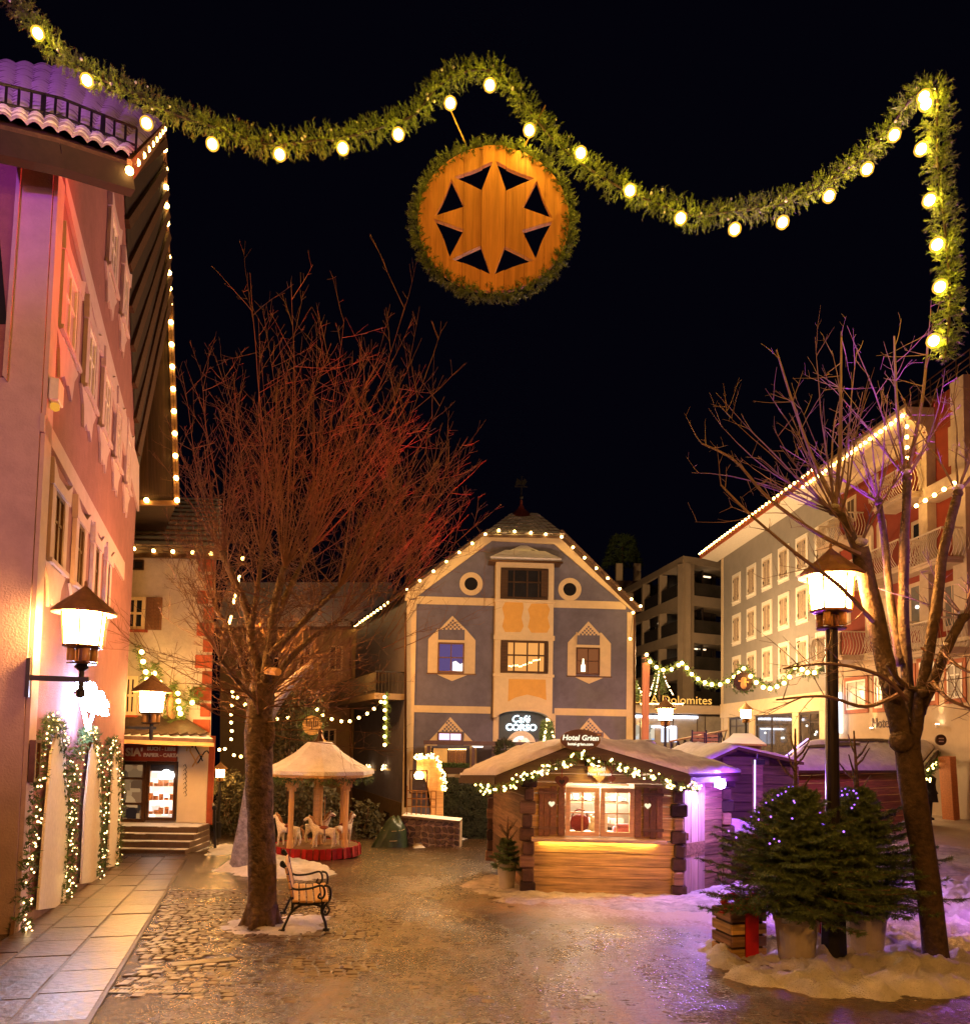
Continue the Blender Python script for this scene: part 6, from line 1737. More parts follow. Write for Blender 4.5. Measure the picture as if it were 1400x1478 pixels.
# end gable
gw0 = F3.at(L3, z0, .0); D3 = -N3
gbl = MB(); gbl.prism([F3.at(L3 - .02, z0, -.03), F3.at(L3 - .02, ze, -.03), F3.at(L3 - .02, Rg1.z - .1, -1.5), F3.at(L3 - .02, ze, -3.0), F3.at(L3 - .02, z0, -3.0)], -F3.U * .08); gbl.build('gable_wall', pale_wood, h3)
FE = Fr(F3.at(L3, 0, -.0), -N3); FE.N = F3.U; FE.U = -N3; FE.rot = Matrix((FE.U, FE.Z, FE.N)).transposed()
wdw = window(FE, h3, (.9, z0 + .95, 2.0, ze - .2), pale_wood, E('lit_hut_window', (.9, .85, .75), 1.2, False), .08, .01, .07, (.5,), ())
ct = MB(); slab(ct, FE, .5, z0 + .8, 2.4, z0 + .88, .0, .35); ct.build('counter', light_wood, h3)
vbx = MB(); vbx.bar(E1_ + F3.U * .5 + V((0, 0, -.08)), Rg1 + F3.U * .5 + V((0, 0, -.08)), .06, .18); vbx.bar(S1 + F3.U * .3 + V((0, 0, -.08)), Rg1 + F3.U * .5 + V((0, 0, -.08)), .06, .18)
vbx.build('verge_board', dark_wood, h3)
po = MB(); pp = pt(1366, 1092, 26.0); gz = pt(1372, 1168, 26.0); po.bar(V((gz.x, gz.y, gz.z - .35)), pp, .38, .38); po.build('post', M('orange_larch', (.50, .18, .06), .6, .25, wood=1, bump=.2), h3)
g3 = thing('hut_garland', 'fir garland with warm lights under the end gable of the far hut', 'garland', Rg1)
gp3 = [E1_ + F3.U * .55 + V((0, 0, -.2))] + [Rg1 + F3.U * .6 + V((0, 0, -.28))] + [S1 + F3.U * .35 + V((0, 0, -.22))]
gp3 = [gp3[0].lerp(gp3[1], k / 10) for k in range(10)] + [gp3[1].lerp(gp3[2], k / 12) for k in range(13)]
mb = MB(); garland(mb, gp3, .18, 55, .16, 8, .1, .014); mb.build('greenery', garland_green, g3, fix=False)
fl = MB()
for k in range(80): fl.ball(random.choice(gp3) + V((R(-.16, .16), -.15, R(-.2, .16))), R(.025, .042), 6, 4)
o_ = fl.build('fairy_lights', MATS['hut_fairy'], g3, fix=False); o_['kind'] = 'stuff'
e3 = thing('round_sign', 'small dark oval sign on the far hut gable tip', 'sign', Rg1)
c = pt(1357, 1068, 23.6); mb = MB(); mb.lathe(c, [(.17, -.03), (.17, .03)], 20, Matrix.Rotation(math.pi / 2, 3, 'X')); mb.build('board', sign_brown, e3)
mb = MB()
for dz in (-.045, .045): mb.box(c + V((0, -.035, dz)), (.15, .01, .035))
mb.build('pale_mark', letter_cream, e3)
tl = MB(); q = E0_ + V((-.03, -.04, .0)); tl.tube([q + V((0, 0, .14)), q + V((0, 0, -.9))], .02, 6); tl.tube([q + V((0, 0, .14)), Rg0 + V((-.03, -.04, .12))], .02, 6)
vt3 = thing('light_tube', 'violet light tube tracing the roof corner of the far hut', 'light tube', q); tl.build('tube', MATS['violet_tube'], vt3)
lamp('hut_light', F3.at(L3 + 1.2, ze - .2, -1.6), 70, (1, .7, .35), .2)

# ---------------------------------------------------------------- overhead garland with star disc
DG = 8.0
og = thing('overhead_garland', 'thick evergreen garland with big round bulbs swagged across the whole square', 'garland', pt(700, 110, DG))
gpx = [(5, -40), (28, 5), (60, 48), (100, 88), (140, 112), (180, 128), (220, 150), (260, 168), (300, 180), (340, 196), (380, 208), (415, 208), (450, 203), (490, 200), (530, 190), (565, 178), (600, 165), (622, 135), (650, 112), (690, 100), (722, 108), (746, 135), (768, 165), (795, 198), (825, 225), (855, 247), (890, 268), (930, 287), (970, 302), (1010, 312), (1050, 306), (1100, 300), (1150, 286), (1190, 265), (1230, 238), (1262, 210), (1292, 172), (1320, 138), (1350, 128), (1352, 165), (1352, 210), (1355, 260), (1362, 320), (1368, 380), (1371, 430), (1368, 480), (1362, 520)]
gth = smooth_path([pt(x, y, DG + (0 if x < 1280 else (1280 - x) / 110)) for x, y in gpx], 3)
mb = MB()
for i in range(len(gth) - 1):      # clumps of varying thickness
    a, b = gth[i], gth[i + 1]; rr_ = .155 * (1 + .5 * fbm(i * .37, 2.2, 1, 3))
    garland(mb, [a, b], rr_ * 1.2, 330, .085, 16, .034, .0040)
mb.build('greenery', garland_green, og, fix=False)
MB().tube(gth, .012, 5).build('cable', dark_paint, og)
dec = MB()
for i in range(70):
    p = random.choice(gth) + V((R(-.11, .11), R(-.14, .0), R(-.11, .11))); dec.ball(p, R(.008, .018), 5, 4)
o_ = dec.build('frosted_tip', M('frosted_tip', (.30, .32, .36), .3, .2, 5, 0), og, fix=False); o_['kind'] = 'stuff'
for x, y in ((55, 48), (126, 116), (212, 178), (307, 208), (404, 223), (495, 214), (575, 194), (650, 149), (707, 123), (764, 188), (838, 221), (909, 275), (982, 315), (1060, 331), (1129, 321), (1196, 283), (1251, 244), (1290, 195), (1333, 140), (1336, 150), (1329, 215), (1341, 289), (1352, 353), (1356, 414), (1347, 492)):
    b_ = bulb(og, pt(x, y, DG - .22 + (0 if x < 1280 else (1280 - x) / 110)), .046, e_bulb); bulb(b_, b_.matrix_basis.translation.copy(), .068, halo_m, 'bulb_halo')
sd_ = thing('star_disc', 'round wooden disc with a cut out eight pointed star in a fir ring', 'star decoration', pt(713, 318, DG))
cdisc = pt(712, 318, DG - .05); FD = Fr(cdisc, V((1, 0, 0))); sc_ = DG / F_PX
RT, RN, RO = 85 * sc_, 44.5 * sc_, 108 * sc_
def disc_bm():
    bm = bmesh.new(); th = .05
    def face(poly, w0, w1):
        n = len(poly); vs = [bm.verts.new(V((p[0], p[1], w0))) for p in poly] + [bm.verts.new(V((p[0], p[1], w1))) for p in poly]
        bm.faces.new(vs[:n][::-1]); bm.faces.new(vs[n:])
        for i in range(n): bm.faces.new((vs[i], vs[(i + 1) % n], vs[(i + 1) % n + n], vs[i + n]))
    P = lambda r, a: (r * math.cos(a), r * math.sin(a))
    for i in range(8):
        a0 = math.pi / 2 + i * math.pi / 4; n = 10
        inn = [P(RT * (1 - .095 * math.sin(math.pi * k / n)), a0 + math.pi / 4 * k / n) for k in range(n + 1)]
        out = [P(RO, a0 + math.pi / 4 * k / n) for k in range(n + 1)]
        for k in range(n): face([inn[k], inn[k + 1], out[k + 1], out[k]], -th / 2, th / 2)
    bmesh.ops.remove_doubles(bm, verts=bm.verts, dist=1e-5)
    e_ = []
    for i in range(8):
        a = math.pi / 2 + i * math.pi / 4
        e_ += [P(RT * 1.015, a - .016), P(RT * 1.015, a + .016), P(RN, a + math.pi / 8)]
    for k in range(len(e_)): face([(0, 0), e_[k], e_[(k + 1) % len(e_)]], -th / 2 - .003, th / 2 + .003)
    return bm
NB = 6; edges = [-RO, -RO * .66, -RO * .40, -17 * sc_ , 17 * sc_, RO * .42, RO * .68, RO]
disc_wood = M('disc_board', (.56, .27, .075), .55, .28, wood=2, bump=.25, rnd=.13)
for i in range(len(edges) - 1):
    bm = disc_bm()
    for co_, no_ in (((edges[i] + .002, 0, 0), (-1, 0, 0)), ((edges[i + 1] - .002, 0, 0), (1, 0, 0))):
        bmesh.ops.bisect_plane(bm, geom=list(bm.verts) + list(bm.edges) + list(bm.faces), plane_co=co_, plane_no=no_, clear_outer=True)
    bmesh.ops.recalc_face_normals(bm, faces=bm.faces)
    me = bpy.data.meshes.new('board'); bm.to_mesh(me); bm.free(); me.materials.append(disc_wood)
    mw = FD.rot.to_4x4(); mw.translation = cdisc + FD.N * (.018 if i == 3 else R(0, .006))
    link(bpy.data.objects.new('board', me), sd_, mw)
mb = MB()
ringp = [cdisc + V(((RO + .02) * math.cos(a), 0, (RO + .02) * math.sin(a))) for a in [2 * math.pi * k / 40 for k in range(41)]]
garland(mb, ringp, .10, 380, .07, 13, .034, .004); mb.build('wreath', garland_green, sd_, fix=False)
mb = MB(); mb.tube([pt(650, 158, DG), pt(673, 210, DG)], .008, 5); mb.tube([pt(787, 152, DG), pt(755, 215, DG)], .008, 5); mb.build('wire', M('steel_wire', (.35, .22, .08), .4, .1, 5, 0, metal=.5), sd_)
# ---------------------------------------------------------------- carousel
cb_ = gp(457, 1236); cz = cb_.z
ca = thing('carousel', 'small wooden carousel with snowy roof, fir ring and red pleated skirt', 'carousel', cb_)
SC = 59.8 / 1.0
hz = lambda y: pt(457, y, (cb_ - CAMP).dot(fwd)).z
zpl = cz + .30
MB().lathe(cb_, [(1.0, .06), (1.04, .12), (1.04, .30), (.98, .31)], 24).build('platform', mid_wood, ca)
NSK = 46
for k in range(NSK):
    a = 2 * math.pi * k / NSK; rr_ = 1.065 + (.012 if k % 2 else -.01)
    c = cb_ + V((rr_ * math.cos(a), rr_ * math.sin(a), .19))
    piece('pleat', red_skirt, ca, c, (.13, .022, .26), Matrix.Rotation(a + math.pi / 2 + (.25 if k % 2 else -.25), 3, 'Z') @ Matrix.Rotation(-.10, 3, 'X'), .006)
ztop = hz(1118); NPO = 4
for k in range(NPO):
    a = math.radians(-121 + 90 * k); c = cb_ + V((.92 * math.cos(a), .92 * math.sin(a), 0))
    mb = MB(); mb.lathe(V((c.x, c.y, 0)), [(.085, zpl), (.085, zpl + .15), (.066, zpl + .2), (.066, ztop - .35), (.085, ztop - .3), (.085, ztop)], 8); po_ = mb.build('post', post_wood, ca)
    t_ = V((-math.sin(a), math.cos(a), 0)); br2 = MB()
    for s in (-1, 1):
        for i in range(4):
            br2.box(V((c.x, c.y, ztop - .06)) + t_ * s * (.10 + i * .07) - V((0, 0, (3 - i) * .045)), (.075, .03, .10 + (3 - i) * .09), Matrix.Rotation(a + math.pi / 2, 3, 'Z'))
        br2.ball(V((c.x, c.y, ztop - .16)) + t_ * s * .30, .035, 6, 4)
    br2.build('bracket', pale_wood, po_)
mb = MB(); r8 = lambda r, z: [V((cb_.x + r * math.cos(2 * math.pi * (k + .38) / 8), cb_.y + r * math.sin(2 * math.pi * (k + .38) / 8), z)) for k in range(8)]
o_, i_ = r8(1.36, ztop + .02), r8(.24, hz(1076))
for k in range(8): mb.prism([o_[k], o_[(k + 1) % 8], i_[(k + 1) % 8], i_[k]], (0, 0, -.05))
mb.prism(r8(1.30, ztop - .05), (0, 0, .08)); cr_ = mb.build('roof', pale_wood, ca)
sm = MB()
prof = [(1.40, ztop + .03), (1.39, ztop + .12), (1.0, ztop + .30), (.6, ztop + .55), (.3, hz(1076) + .09), (.2, hz(1075) + .08)]
rings = [r8(r, z) for r, z in prof]
for i in range(len(rings) - 1):
    for k in range(8): sm.add([rings[i][k], rings[i][(k + 1) % 8], rings[i + 1][(k + 1) % 8], rings[i + 1][k]], [(0, 1, 2, 3)])
sm.build('snow', roof_snow, cr_)
MB().lathe(V((cb_.x, cb_.y, 0)), [(.27, hz(1077)), (.22, hz(1074)), (.10, hz(1066)), (.05, hz(1060)), (.07, hz(1057)), (.02, hz(1052))], 8).build('finial', brown_metal, ca)
mb = MB(); garland(mb, [p + V((0, 0, -.10)) for p in r8(1.33, ztop)] + [r8(1.33, ztop)[0] + V((0, 0, -.1))], .11, 80, .10, 8, .06, .008); mb.build('greenery', needles, ca, fix=False)
MB().lathe(V((cb_.x, cb_.y, 0)), [(.16, zpl), (.12, zpl + .1), (.12, ztop)], 10).build('centre_pole', pale_wood, ca)
def skin_body(name, par, verts, edges, radii, mat, mw=None, sub=1):
    me = bpy.data.meshes.new(name); me.from_pydata([tuple(v) for v in verts], edges, [])
    o = bpy.data.objects.new(name, me); COL.objects.link(o)
    sk = o.modifiers.new('skin', 'SKIN'); sk.use_smooth_shade = True
    for i, r in enumerate(radii): me.skin_vertices[0].data[i].radius = (r, r) if not hasattr(r, '__len__') else r
    me.skin_vertices[0].data[0].use_root = True
    if sub: sb_ = o.modifiers.new('sub', 'SUBSURF'); sb_.levels = sub; sb_.render_levels = sub
    bpy.context.view_layer.update()
    m2 = bpy.data.meshes.new_from_object(o.evaluated_get(bpy.context.evaluated_depsgraph_get()))
    bpy.data.objects.remove(o)
    m2.name = name; m2.materials.clear(); m2.materials.append(mat)
    m2.polygons.foreach_set('use_smooth', [True] * len(m2.polygons))
    return link(bpy.data.objects.new(name, m2), par, mw)
def make_horse(loc, label):
    h = thing('carousel_horse', label, 'carousel horse', (0, 0, 0), 'horses on the carousel')
    vs = [(.0, 0, .50), (.24, 0, .52), (.36, 0, .68), (.42, 0, .86), (.50, 0, .88), (.60, 0, .80), (-.24, 0, .53), (-.30, 0, .50)]
    es = [(0, 1), (1, 2), (2, 3), (3, 4), (4, 5), (0, 6), (6, 7)]; rr_ = [.12, .125, .085, .065, .06, .038, .13, .10]
    for s in (-1, 1):
        k = len(vs); vs += [(.25, s * .08, .38), (.27 + s * .03, s * .085, .20), (.26 + s * .04, s * .085, .04), (.29 + s * .04, s * .085, .01)]
        es += [(1, k), (k, k + 1), (k + 1, k + 2), (k + 2, k + 3)]; rr_ += [.06, .036, .028, .034]
        k = len(vs); vs += [(-.25, s * .08, .38), (-.31 + s * .03, s * .085, .21), (-.27 + s * .03, s * .085, .04), (-.24 + s * .03, s * .085, .01)]
        es += [(6, k), (k, k + 1), (k + 1, k + 2), (k + 2, k + 3)]; rr_ += [.075, .038, .028, .034]
    skin_body('body', h, vs, es, rr_, M('dappled_white', (.68, .62, .52), .4, .35, 30, .05), None, 1)
    mb = MB()
    for s in (-1, 1): mb.prism([V((.42, s * .035, .92)), V((.46, s * .05, .92)), V((.44, s * .04, 1.0))], (0, .012, 0))
    mb.build('ear', MATS['dappled_white'], h)
    mb = MB(); mb.tube([(.45, 0, .95), (.37, 0, .90), (.29, 0, .76), (.21, 0, .64)], [.03, .045, .045, .02], 6); mb.build('mane', M('mane_hair', (.30, .16, .07), .8, .4, 20, .3), h)
    mb = MB(); mb.tube([(-.38, 0, .55), (-.47, 0, .47), (-.48, 0, .25)], [.03, .045, .015], 6); mb.build('tail', MATS['mane_hair'], h)
    mb = MB(); mb.ball((0, 0, .60), .15, 12, 6, sc=(1.0, .95, .42)); mb.build('saddle', M('saddle_leather', (.20, .05, .025), .45, .2, 9, .1), h, smooth=True)
    mb = MB()
    for k in range(16):
        a = 2 * math.pi * k / 16; b = 2 * math.pi * (k + 1) / 16; mb.bar((-.02, .145 * math.cos(a), .50 + .145 * math.sin(a)), (-.02, .145 * math.cos(b), .50 + .145 * math.sin(b)), .03, .012)
    mb.build('girth', M('violet_cloth', (.12, .05, .16), .6, .2, 9, .1), h)
    mb = MB(); mb.tube([(.565, -.05, .84), (.42, -.07, .80), (.26, -.1, .64), (.1, -.12, .66)], .012, 5); mb.build('rein', MATS['saddle_leather'], h)
    mb = MB(); mb.tube([(0, 0, .62), (0, 0, 1.5)], .014, 6); mb.build('pole', M('brass_pole', (.5, .32, .12), .3, .1, 5, 0, metal=.8), h)
    return h
hp = make_horse(None, 'white spotted carousel horse facing the viewer side beside the tree trunk')
base = V((cb_.x, cb_.y, zpl))
hp.matrix_basis = Matrix.Translation(base + V((-.60, -.42, 0))) @ Matrix.Rotation(math.radians(165), 4, 'Z') @ Matrix.Scale(.82, 4)
WORLD[hp.name] = hp.matrix_basis.copy()
for (dx, dy, rot, lab, s) in ((.30, -.62, 8 + 180, 'white carousel horse in front between the two pale posts', .82), (.62, .12, 60, 'cream carousel horse turned to the café beside the outer post', .8), (-.10, .30, 20, 'carousel horse standing behind the middle post', .82)):
    copy_tree(hp, base + V((dx, dy, 0)), math.radians(rot), lab, s)

# ---------------------------------------------------------------- iron bench
bb_ = gp(438, 1342); bz = G(bb_.x, bb_.y)
bench = thing('park_bench', 'black scrolled iron bench with pale wooden slats beside the big tree', 'bench', bb_)
bx = V((.90, -.44, 0)).normalized(); by = V((.44, .90, 0)).normalized()   # bx: sitter looks this way, by: along the seat
o0 = gp(407, 1347); o0.z = bz
bx = V((.975, .20, 0)).normalized(); by = V((-.235, .97, 0)).normalized()
BL_ = .95
def bp_(x, y, z): return V((o0.x, o0.y, bz + .03)) + bx * x + by * y + V((0, 0, z))
def bside(y):
    m_ = MB(); P = lambda x, z: bp_(x, y, z); T = lambda pts, r=.016: m_.tube(smooth_path([P(*q) for q in pts], 5), r, 6)
    T([(.0, .0), (.05, .12), (.10, .22), (.22, .31), (.34, .31), (.44, .28)])
    T([(.02, .74), (-.02, .80), (-.03, .76), (.03, .72), (.06, .60), (.09, .48), (.11, .36), (.11, .24)], .018)
    T([(.09, .50), (.16, .48), (.30, .49), (.42, .52), (.46, .49), (.47, .42), (.44, .37), (.40, .39), (.42, .43)], .014)
    T([(.46, .52), (.52, .50), (.54, .42), (.52, .34), (.47, .28)], .015)
    T([(.11, .34), (.25, .31), (.38, .32), (.46, .34)], .02)
    T([(.47, .34), (.44, .24), (.49, .18), (.53, .24), (.49, .29), (.46, .25)], .014)
    T([(.45, .33), (.45, .2), (.49, .08), (.50, .0)], .017)
    for x in (.0, .5): m_.box(P(x, .012), (.07, .05, .03))
    return m_.build('side_frame', iron, bench, smooth=True)
bside(0.0); bside(BL_)
for i in range(5): plank('seat_slat', pale_wood, bench, bp_(.14 + i * .085, -.05, .355 - .006 * (2 - abs(i - 2))), bp_(.14 + i * .085, BL_ + .05, .355 - .006 * (2 - abs(i - 2))), .07, .028, V((0, 0, 1)))
for i in range(4): plank('back_slat', pale_wood, bench, bp_(.095 - i * .022, -.05, .44 + i * .088), bp_(.095 - i * .022, BL_ + .05, .44 + i * .088), .075, .026, bx + V((0, 0, .25)))

# ---------------------------------------------------------------- bare trees
def wander(p, d, L, n, curl, up):
    pts = [p.copy()]; d = d.normalized()
    for _ in range(n):
        d = (d + V((R(-1, 1), R(-1, 1), R(-1, 1))) * curl + V((0, 0, up))).normalized(); pts.append(pts[-1] + d * (L / n))
    return pts
def shoot(mb, p, d, L, r, lev, up=.05, curl=.10, ntw=6, seg=(6, 4, 3), tl=(.22, .42)):
    n = seg[0] if lev == 0 else 4
    pts = wander(p, d, L, n, curl, up)
    mb.tube(pts, [max(r * (1 - .75 * k / n), .0016) for k in range(n + 1)], 4 if lev == 0 else 3, cap=False)
    if lev < 2:
        k = ntw if lev == 0 else int(ntw * .5)
        for _ in range(k):
            t = R(.15, 1) ** .8 * n; i = min(int(t), n - 1); q = pts[i].lerp(pts[i + 1], t - i)
            ax = (pts[i + 1] - pts[i]).normalized()
            s = (ax * R(.5, 1.0) + V((R(-1, 1), R(-1, 1), R(-.5, 1))).normalized() * .8).normalized()
            shoot(mb, q, s, L * R(*tl), r * .5, lev + 1, up, curl, ntw, seg, tl)
def limb(mb, pts, r0_, r1_, seg=8, sub=4, knob=0.0):
    pth = smooth_path(pts, sub); n = len(pth)
    rad = [r0_ + (r1_ - r0_) * i / (n - 1) * (1) + .08 * r0_ * fbm(i * .7, r0_ * 9, 1, 3) for i in range(n)]
    pth = [p + V((R(-1, 1), R(-1, 1), R(-1, 1))) * r1_ * .12 for p in pth]
    mb.tube(pth, rad, seg)
    if knob: mb.ball(pth[-1], knob, 8, 6, sc=(1, 1, .9))
    return pth
tb_ = gp(377, 1337); TD = (tb_ - CAMP).dot(fwd)
tree = thing('bare_tree', 'big bare tree with a dense crown of reddish twigs beside the iron bench', 'tree', tb_)
Q = lambda x, y, dd=0.0: pt(x, y, TD + dd)
tm = MB()
tp = smooth_path([Q(377, 1342), Q(377, 1325), Q(379, 1290), Q(378, 1220), Q(375, 1150), Q(374, 1090), Q(374, 1050), Q(377, 1010), Q(381, 985)], 5)
tr_r = [.215, .195, .172, .162, .160, .162, .165, .165, .155, .145]
nT = len(tp); rad = []
for i in range(nT):
    t = i / (nT - 1) * (len(tr_r) - 1); k = min(int(t), len(tr_r) - 2); rad.append(tr_r[k] + (tr_r[k + 1] - tr_r[k]) * (t - k) + .012 * fbm(i * .8, 1.7, 1, 3))
tm.tube(tp, rad, 14)
for a in range(6):     # root flare
    an = a * 1.05 + .3; e_ = tb_ + V((.27 * math.cos(an), .27 * math.sin(an), -.04)); tm.tube([tb_ + V((.09 * math.cos(an), .09 * math.sin(an), .42)), tb_ + V((.135 * math.cos(an), .135 * math.sin(an), .18)), tb_ + V((.19 * math.cos(an), .19 * math.sin(an), .05)), e_], [.05, .07, .06, .03], 7)
tm.ball(Q(388, 1060, -.08), .10, 8, 6, sc=(.8, .5, 2.0))
limbs = [[(381, 1000, 0), (366, 935, 0), (358, 885, .1), (337, 835, .2), (322, 800, .3)],
         [(381, 1000, 0), (391, 930, -.1), (396, 880, -.2), (405, 840, -.25), (410, 822, -.3)],
         [(376, 1040, 0), (352, 965, .2), (336, 915, .4), (312, 880, .5)],
         [(396, 900, -.1), (418, 850, 0), (436, 815, .2), (446, 795, .3)],
         [(383, 1000, 0), (415, 955, .3), (452, 920, .6), (490, 895, .8)],
         [(390, 945, -.1), (430, 905, -.4), (466, 870, -.6), (488, 850, -.7)],
         [(362, 910, 0), (372, 850, .1), (378, 800, .2)],
         [(378, 1020, 0), (345, 985, -.4), (318, 950, -.6)]]
lr0 = [.075, .075, .045, .05, .05, .048, .045, .035]
knobs = []
for li, (lm, r_) in enumerate(zip(limbs, lr0)):
    pth = limb(tm, [Q(*q) for q in lm], r_, r_ * .5, 8, 4, r_ * .75)
    knobs.append((pth, r_))
trunk = tm.build('trunk', bark, tree, smooth=True, fix=False)
cm = MB()
crownc = Q(420, 960, 0)
for li, (pth, r_) in enumerate(knobs):
    n = len(pth); end = pth[-1]
    for k in range((15, 20, 12, 19, 17, 17, 16, 9)[li]):     # long switches from the pollard head
        ld = (pth[-1] - pth[-4]).normalized()
        d = (ld * .5 + V((R(-.45, .65), R(-.6, .6), R(.5, 1.2)))).normalized()
        dx = (end.x - tb_.x); d = (d + V((dx * .20 + (.12 if li in (3, 4, 5) else 0), 0, 0))).normalized()
        top = (2.2, 3.2, 2.2, 3.1, 2.6, 2.6, 2.9, 1.5)[li]
        shoot(cm, end, d, R(.4, 1.0) * top, R(.005, .010), 0, .03, .07, 11, (9, 4, 3), (.10, .30))
    for k in range(14):     # side shoots along the limb
        t = R(.3, .98) * (n - 1); i = int(t); q = pth[i].lerp(pth[min(i + 1, n - 1)], t - i)
        d = V((R(-1, 1), R(-1, 1), R(-.25, 1.0))).normalized()
        shoot(cm, q, d, R(.5, 1.35), R(.0045, .008), 0, .02, .14, 8)
for k in range(42):         # low fringe of the crown
    i = random.randrange(int(nT * .72), nT); d = V((R(-1, 1), R(-1, .6), R(-.1, .7))).normalized()
    shoot(cm, tp[i] + d * .12, d, R(.6, 1.6), R(.006, .011), 0, .02, .16, 7)
for (x, y, n_, L_) in ((560, 880, 16, 1.5), (540, 830, 14, 1.7), (590, 840, 8, 1.2)):
    for k in range(n_):
        q = Q(x + R(-35, 20), y + R(-20, 60), R(-.6, 1.0)); shoot(cm, q, V((R(.1, .9), R(-.5, .5), R(.35, 1.0))), L_ * R(.6, 1.0), R(.004, .007), 0, .03, .09, 7)
cm.build('crown', bark_twig, tree, fix=False)
stump = MB(); stump.tube([Q(386, 968, -.12), Q(402, 970, -.35)], [.05, .045], 7); stump.build('cut_stub', M('cut_wood', (.55, .30, .10), .7, .2, 12, .2), tree)
for k in range(14):
    pass
# pale second trunk behind
t2b = gp(352, 1256); D2 = (t2b - CAMP).dot(fwd)
t2 = thing('bare_tree', 'pale grey tree trunk dusted with snow behind the big trunk', 'tree', t2b)
mb = MB(); mb.tube(smooth_path([pt(352, 1262, D2), pt(354, 1240, D2), pt(362, 1180, D2), pt(372, 1110, D2), pt(384, 1040, D2 + .1), pt(420, 985, D2 + .3), pt(450, 960, D2 + .4)], 4), [.36, .34, .32, .31, .29, .28, .26, .24, .23, .22, .21, .2, .19, .18, .17, .16, .15, .14, .13, .12, .11, .10, .10, .09, .08], 12)
mb.build('trunk', M('pale_bark', (.27, .24, .25), .9, .5, 9, .9, bscale=22), t2, smooth=True, fix=False)
mb = MB()
for k in range(60):
    q = pt(R(400, 470), R(940, 1020), D2 + R(-.5, 1)); shoot(mb, q, V((R(-.3, 1), R(-.5, .5), R(-.2, .9))), R(.6, 1.6), .009, 0, .0, .16, 6)
mb.build('crown', bark_twig, t2, fix=False)

# right pollarded tree
rb_ = gp(1352, 1396); RD = (rb_ - CAMP).dot(fwd)
rt_ = thing('bare_tree', 'pollarded tree with snow capped knuckles and violet lit switches beside the potted firs', 'tree', rb_)
Q = lambda x, y, dd=0.0: pt(x, y, RD + dd)
tm = MB()
tm.tube(smooth_path([Q(1353, 1402), Q(1350, 1380), Q(1344, 1320), Q(1335, 1250), Q(1322, 1170), Q(1313, 1110), Q(1308, 1066)], 4), [.175, .15, .135, .128, .124, .12, .118, .116, .116, .116, .116, .116, .116, .116, .118, .12, .122, .124, .126, .126, .126, .122, .115, .10, .08], 14)
rl = [([(1316, 1130, 0), (1306, 1085, 0), (1290, 1020, 0), (1272, 940, .1), (1258, 870, .15), (1240, 790, .2)], .105, .085, .0),
      ([(1240, 800, .2), (1226, 770, .2), (1216, 748, .2), (1202, 738, .2)], .05, .035, .05),
      ([(1308, 1110, .05), (1307, 1070, .1), (1310, 1000, .2), (1303, 900, .3), (1304, 800, .35), (1308, 690, .4)], .075, .04, .055),
      ([(1316, 1130, 0), (1318, 1080, -.05), (1326, 1020, -.15), (1336, 960, -.2), (1350, 880, -.3), (1362, 790, -.35), (1382, 712, -.4)], .068, .04, .05),
      ([(1325, 1030, -.1), (1345, 985, -.25), (1368, 930, -.35), (1390, 890, -.4)], .06, .04, .055),
      ([(1300, 960, .25), (1286, 880, .4), (1277, 790, .5), (1268, 725, .5)], .05, .03, .045),
      ([(1330, 1000, -.1), (1300, 985, -.3), (1283, 960, -.4)], .03, .02, .03)]
heads = []
for pts, ra, rb2, kn in rl:
    pth = limb(tm, [Q(*q) for q in pts], ra, rb2, 9, 4, kn); heads.append(pth)
for x, y, dd, s in ((1290, 990, -.05, .1), (1332, 1000, -.2, .07), (1300, 1070, -.05, .12)): tm.ball(Q(x, y, dd), s, 8, 6)
tm.build('trunk', M('smooth_bark', (.095, .066, .042), .85, .5, 12, .8, bscale=26, dirt=.45), rt_, smooth=True, fix=False)
sw = MB()
def switches(p, n, L, spread, dirx=0, dz=.9):
    for k in range(n):
        d = V((dirx + R(-spread, spread), R(-.5, .5), dz * R(.5, 1.2))).normalized()
        shoot(sw, p, d, L * R(.55, 1.0), R(.008, .014), 0, .02, .10, 5, (7, 4, 3), (.10, .24))
switches(heads[1][-1], 13, 1.75, .7, -.55, .75); switches(heads[1][-4], 6, 1.5, .8, -.5, .5)
switches(heads[0][-1], 6, 1.9, .5, .0, 1.0)
switches(heads[2][-1], 8, 1.7, .55, .0, .9); switches(heads[3][-1], 9, 1.6, .6, .25, .9); switches(heads[4][-1], 9, 1.1, .8, .3, .4); switches(heads[5][-1], 9, 1.3, .7, -.2, .8)
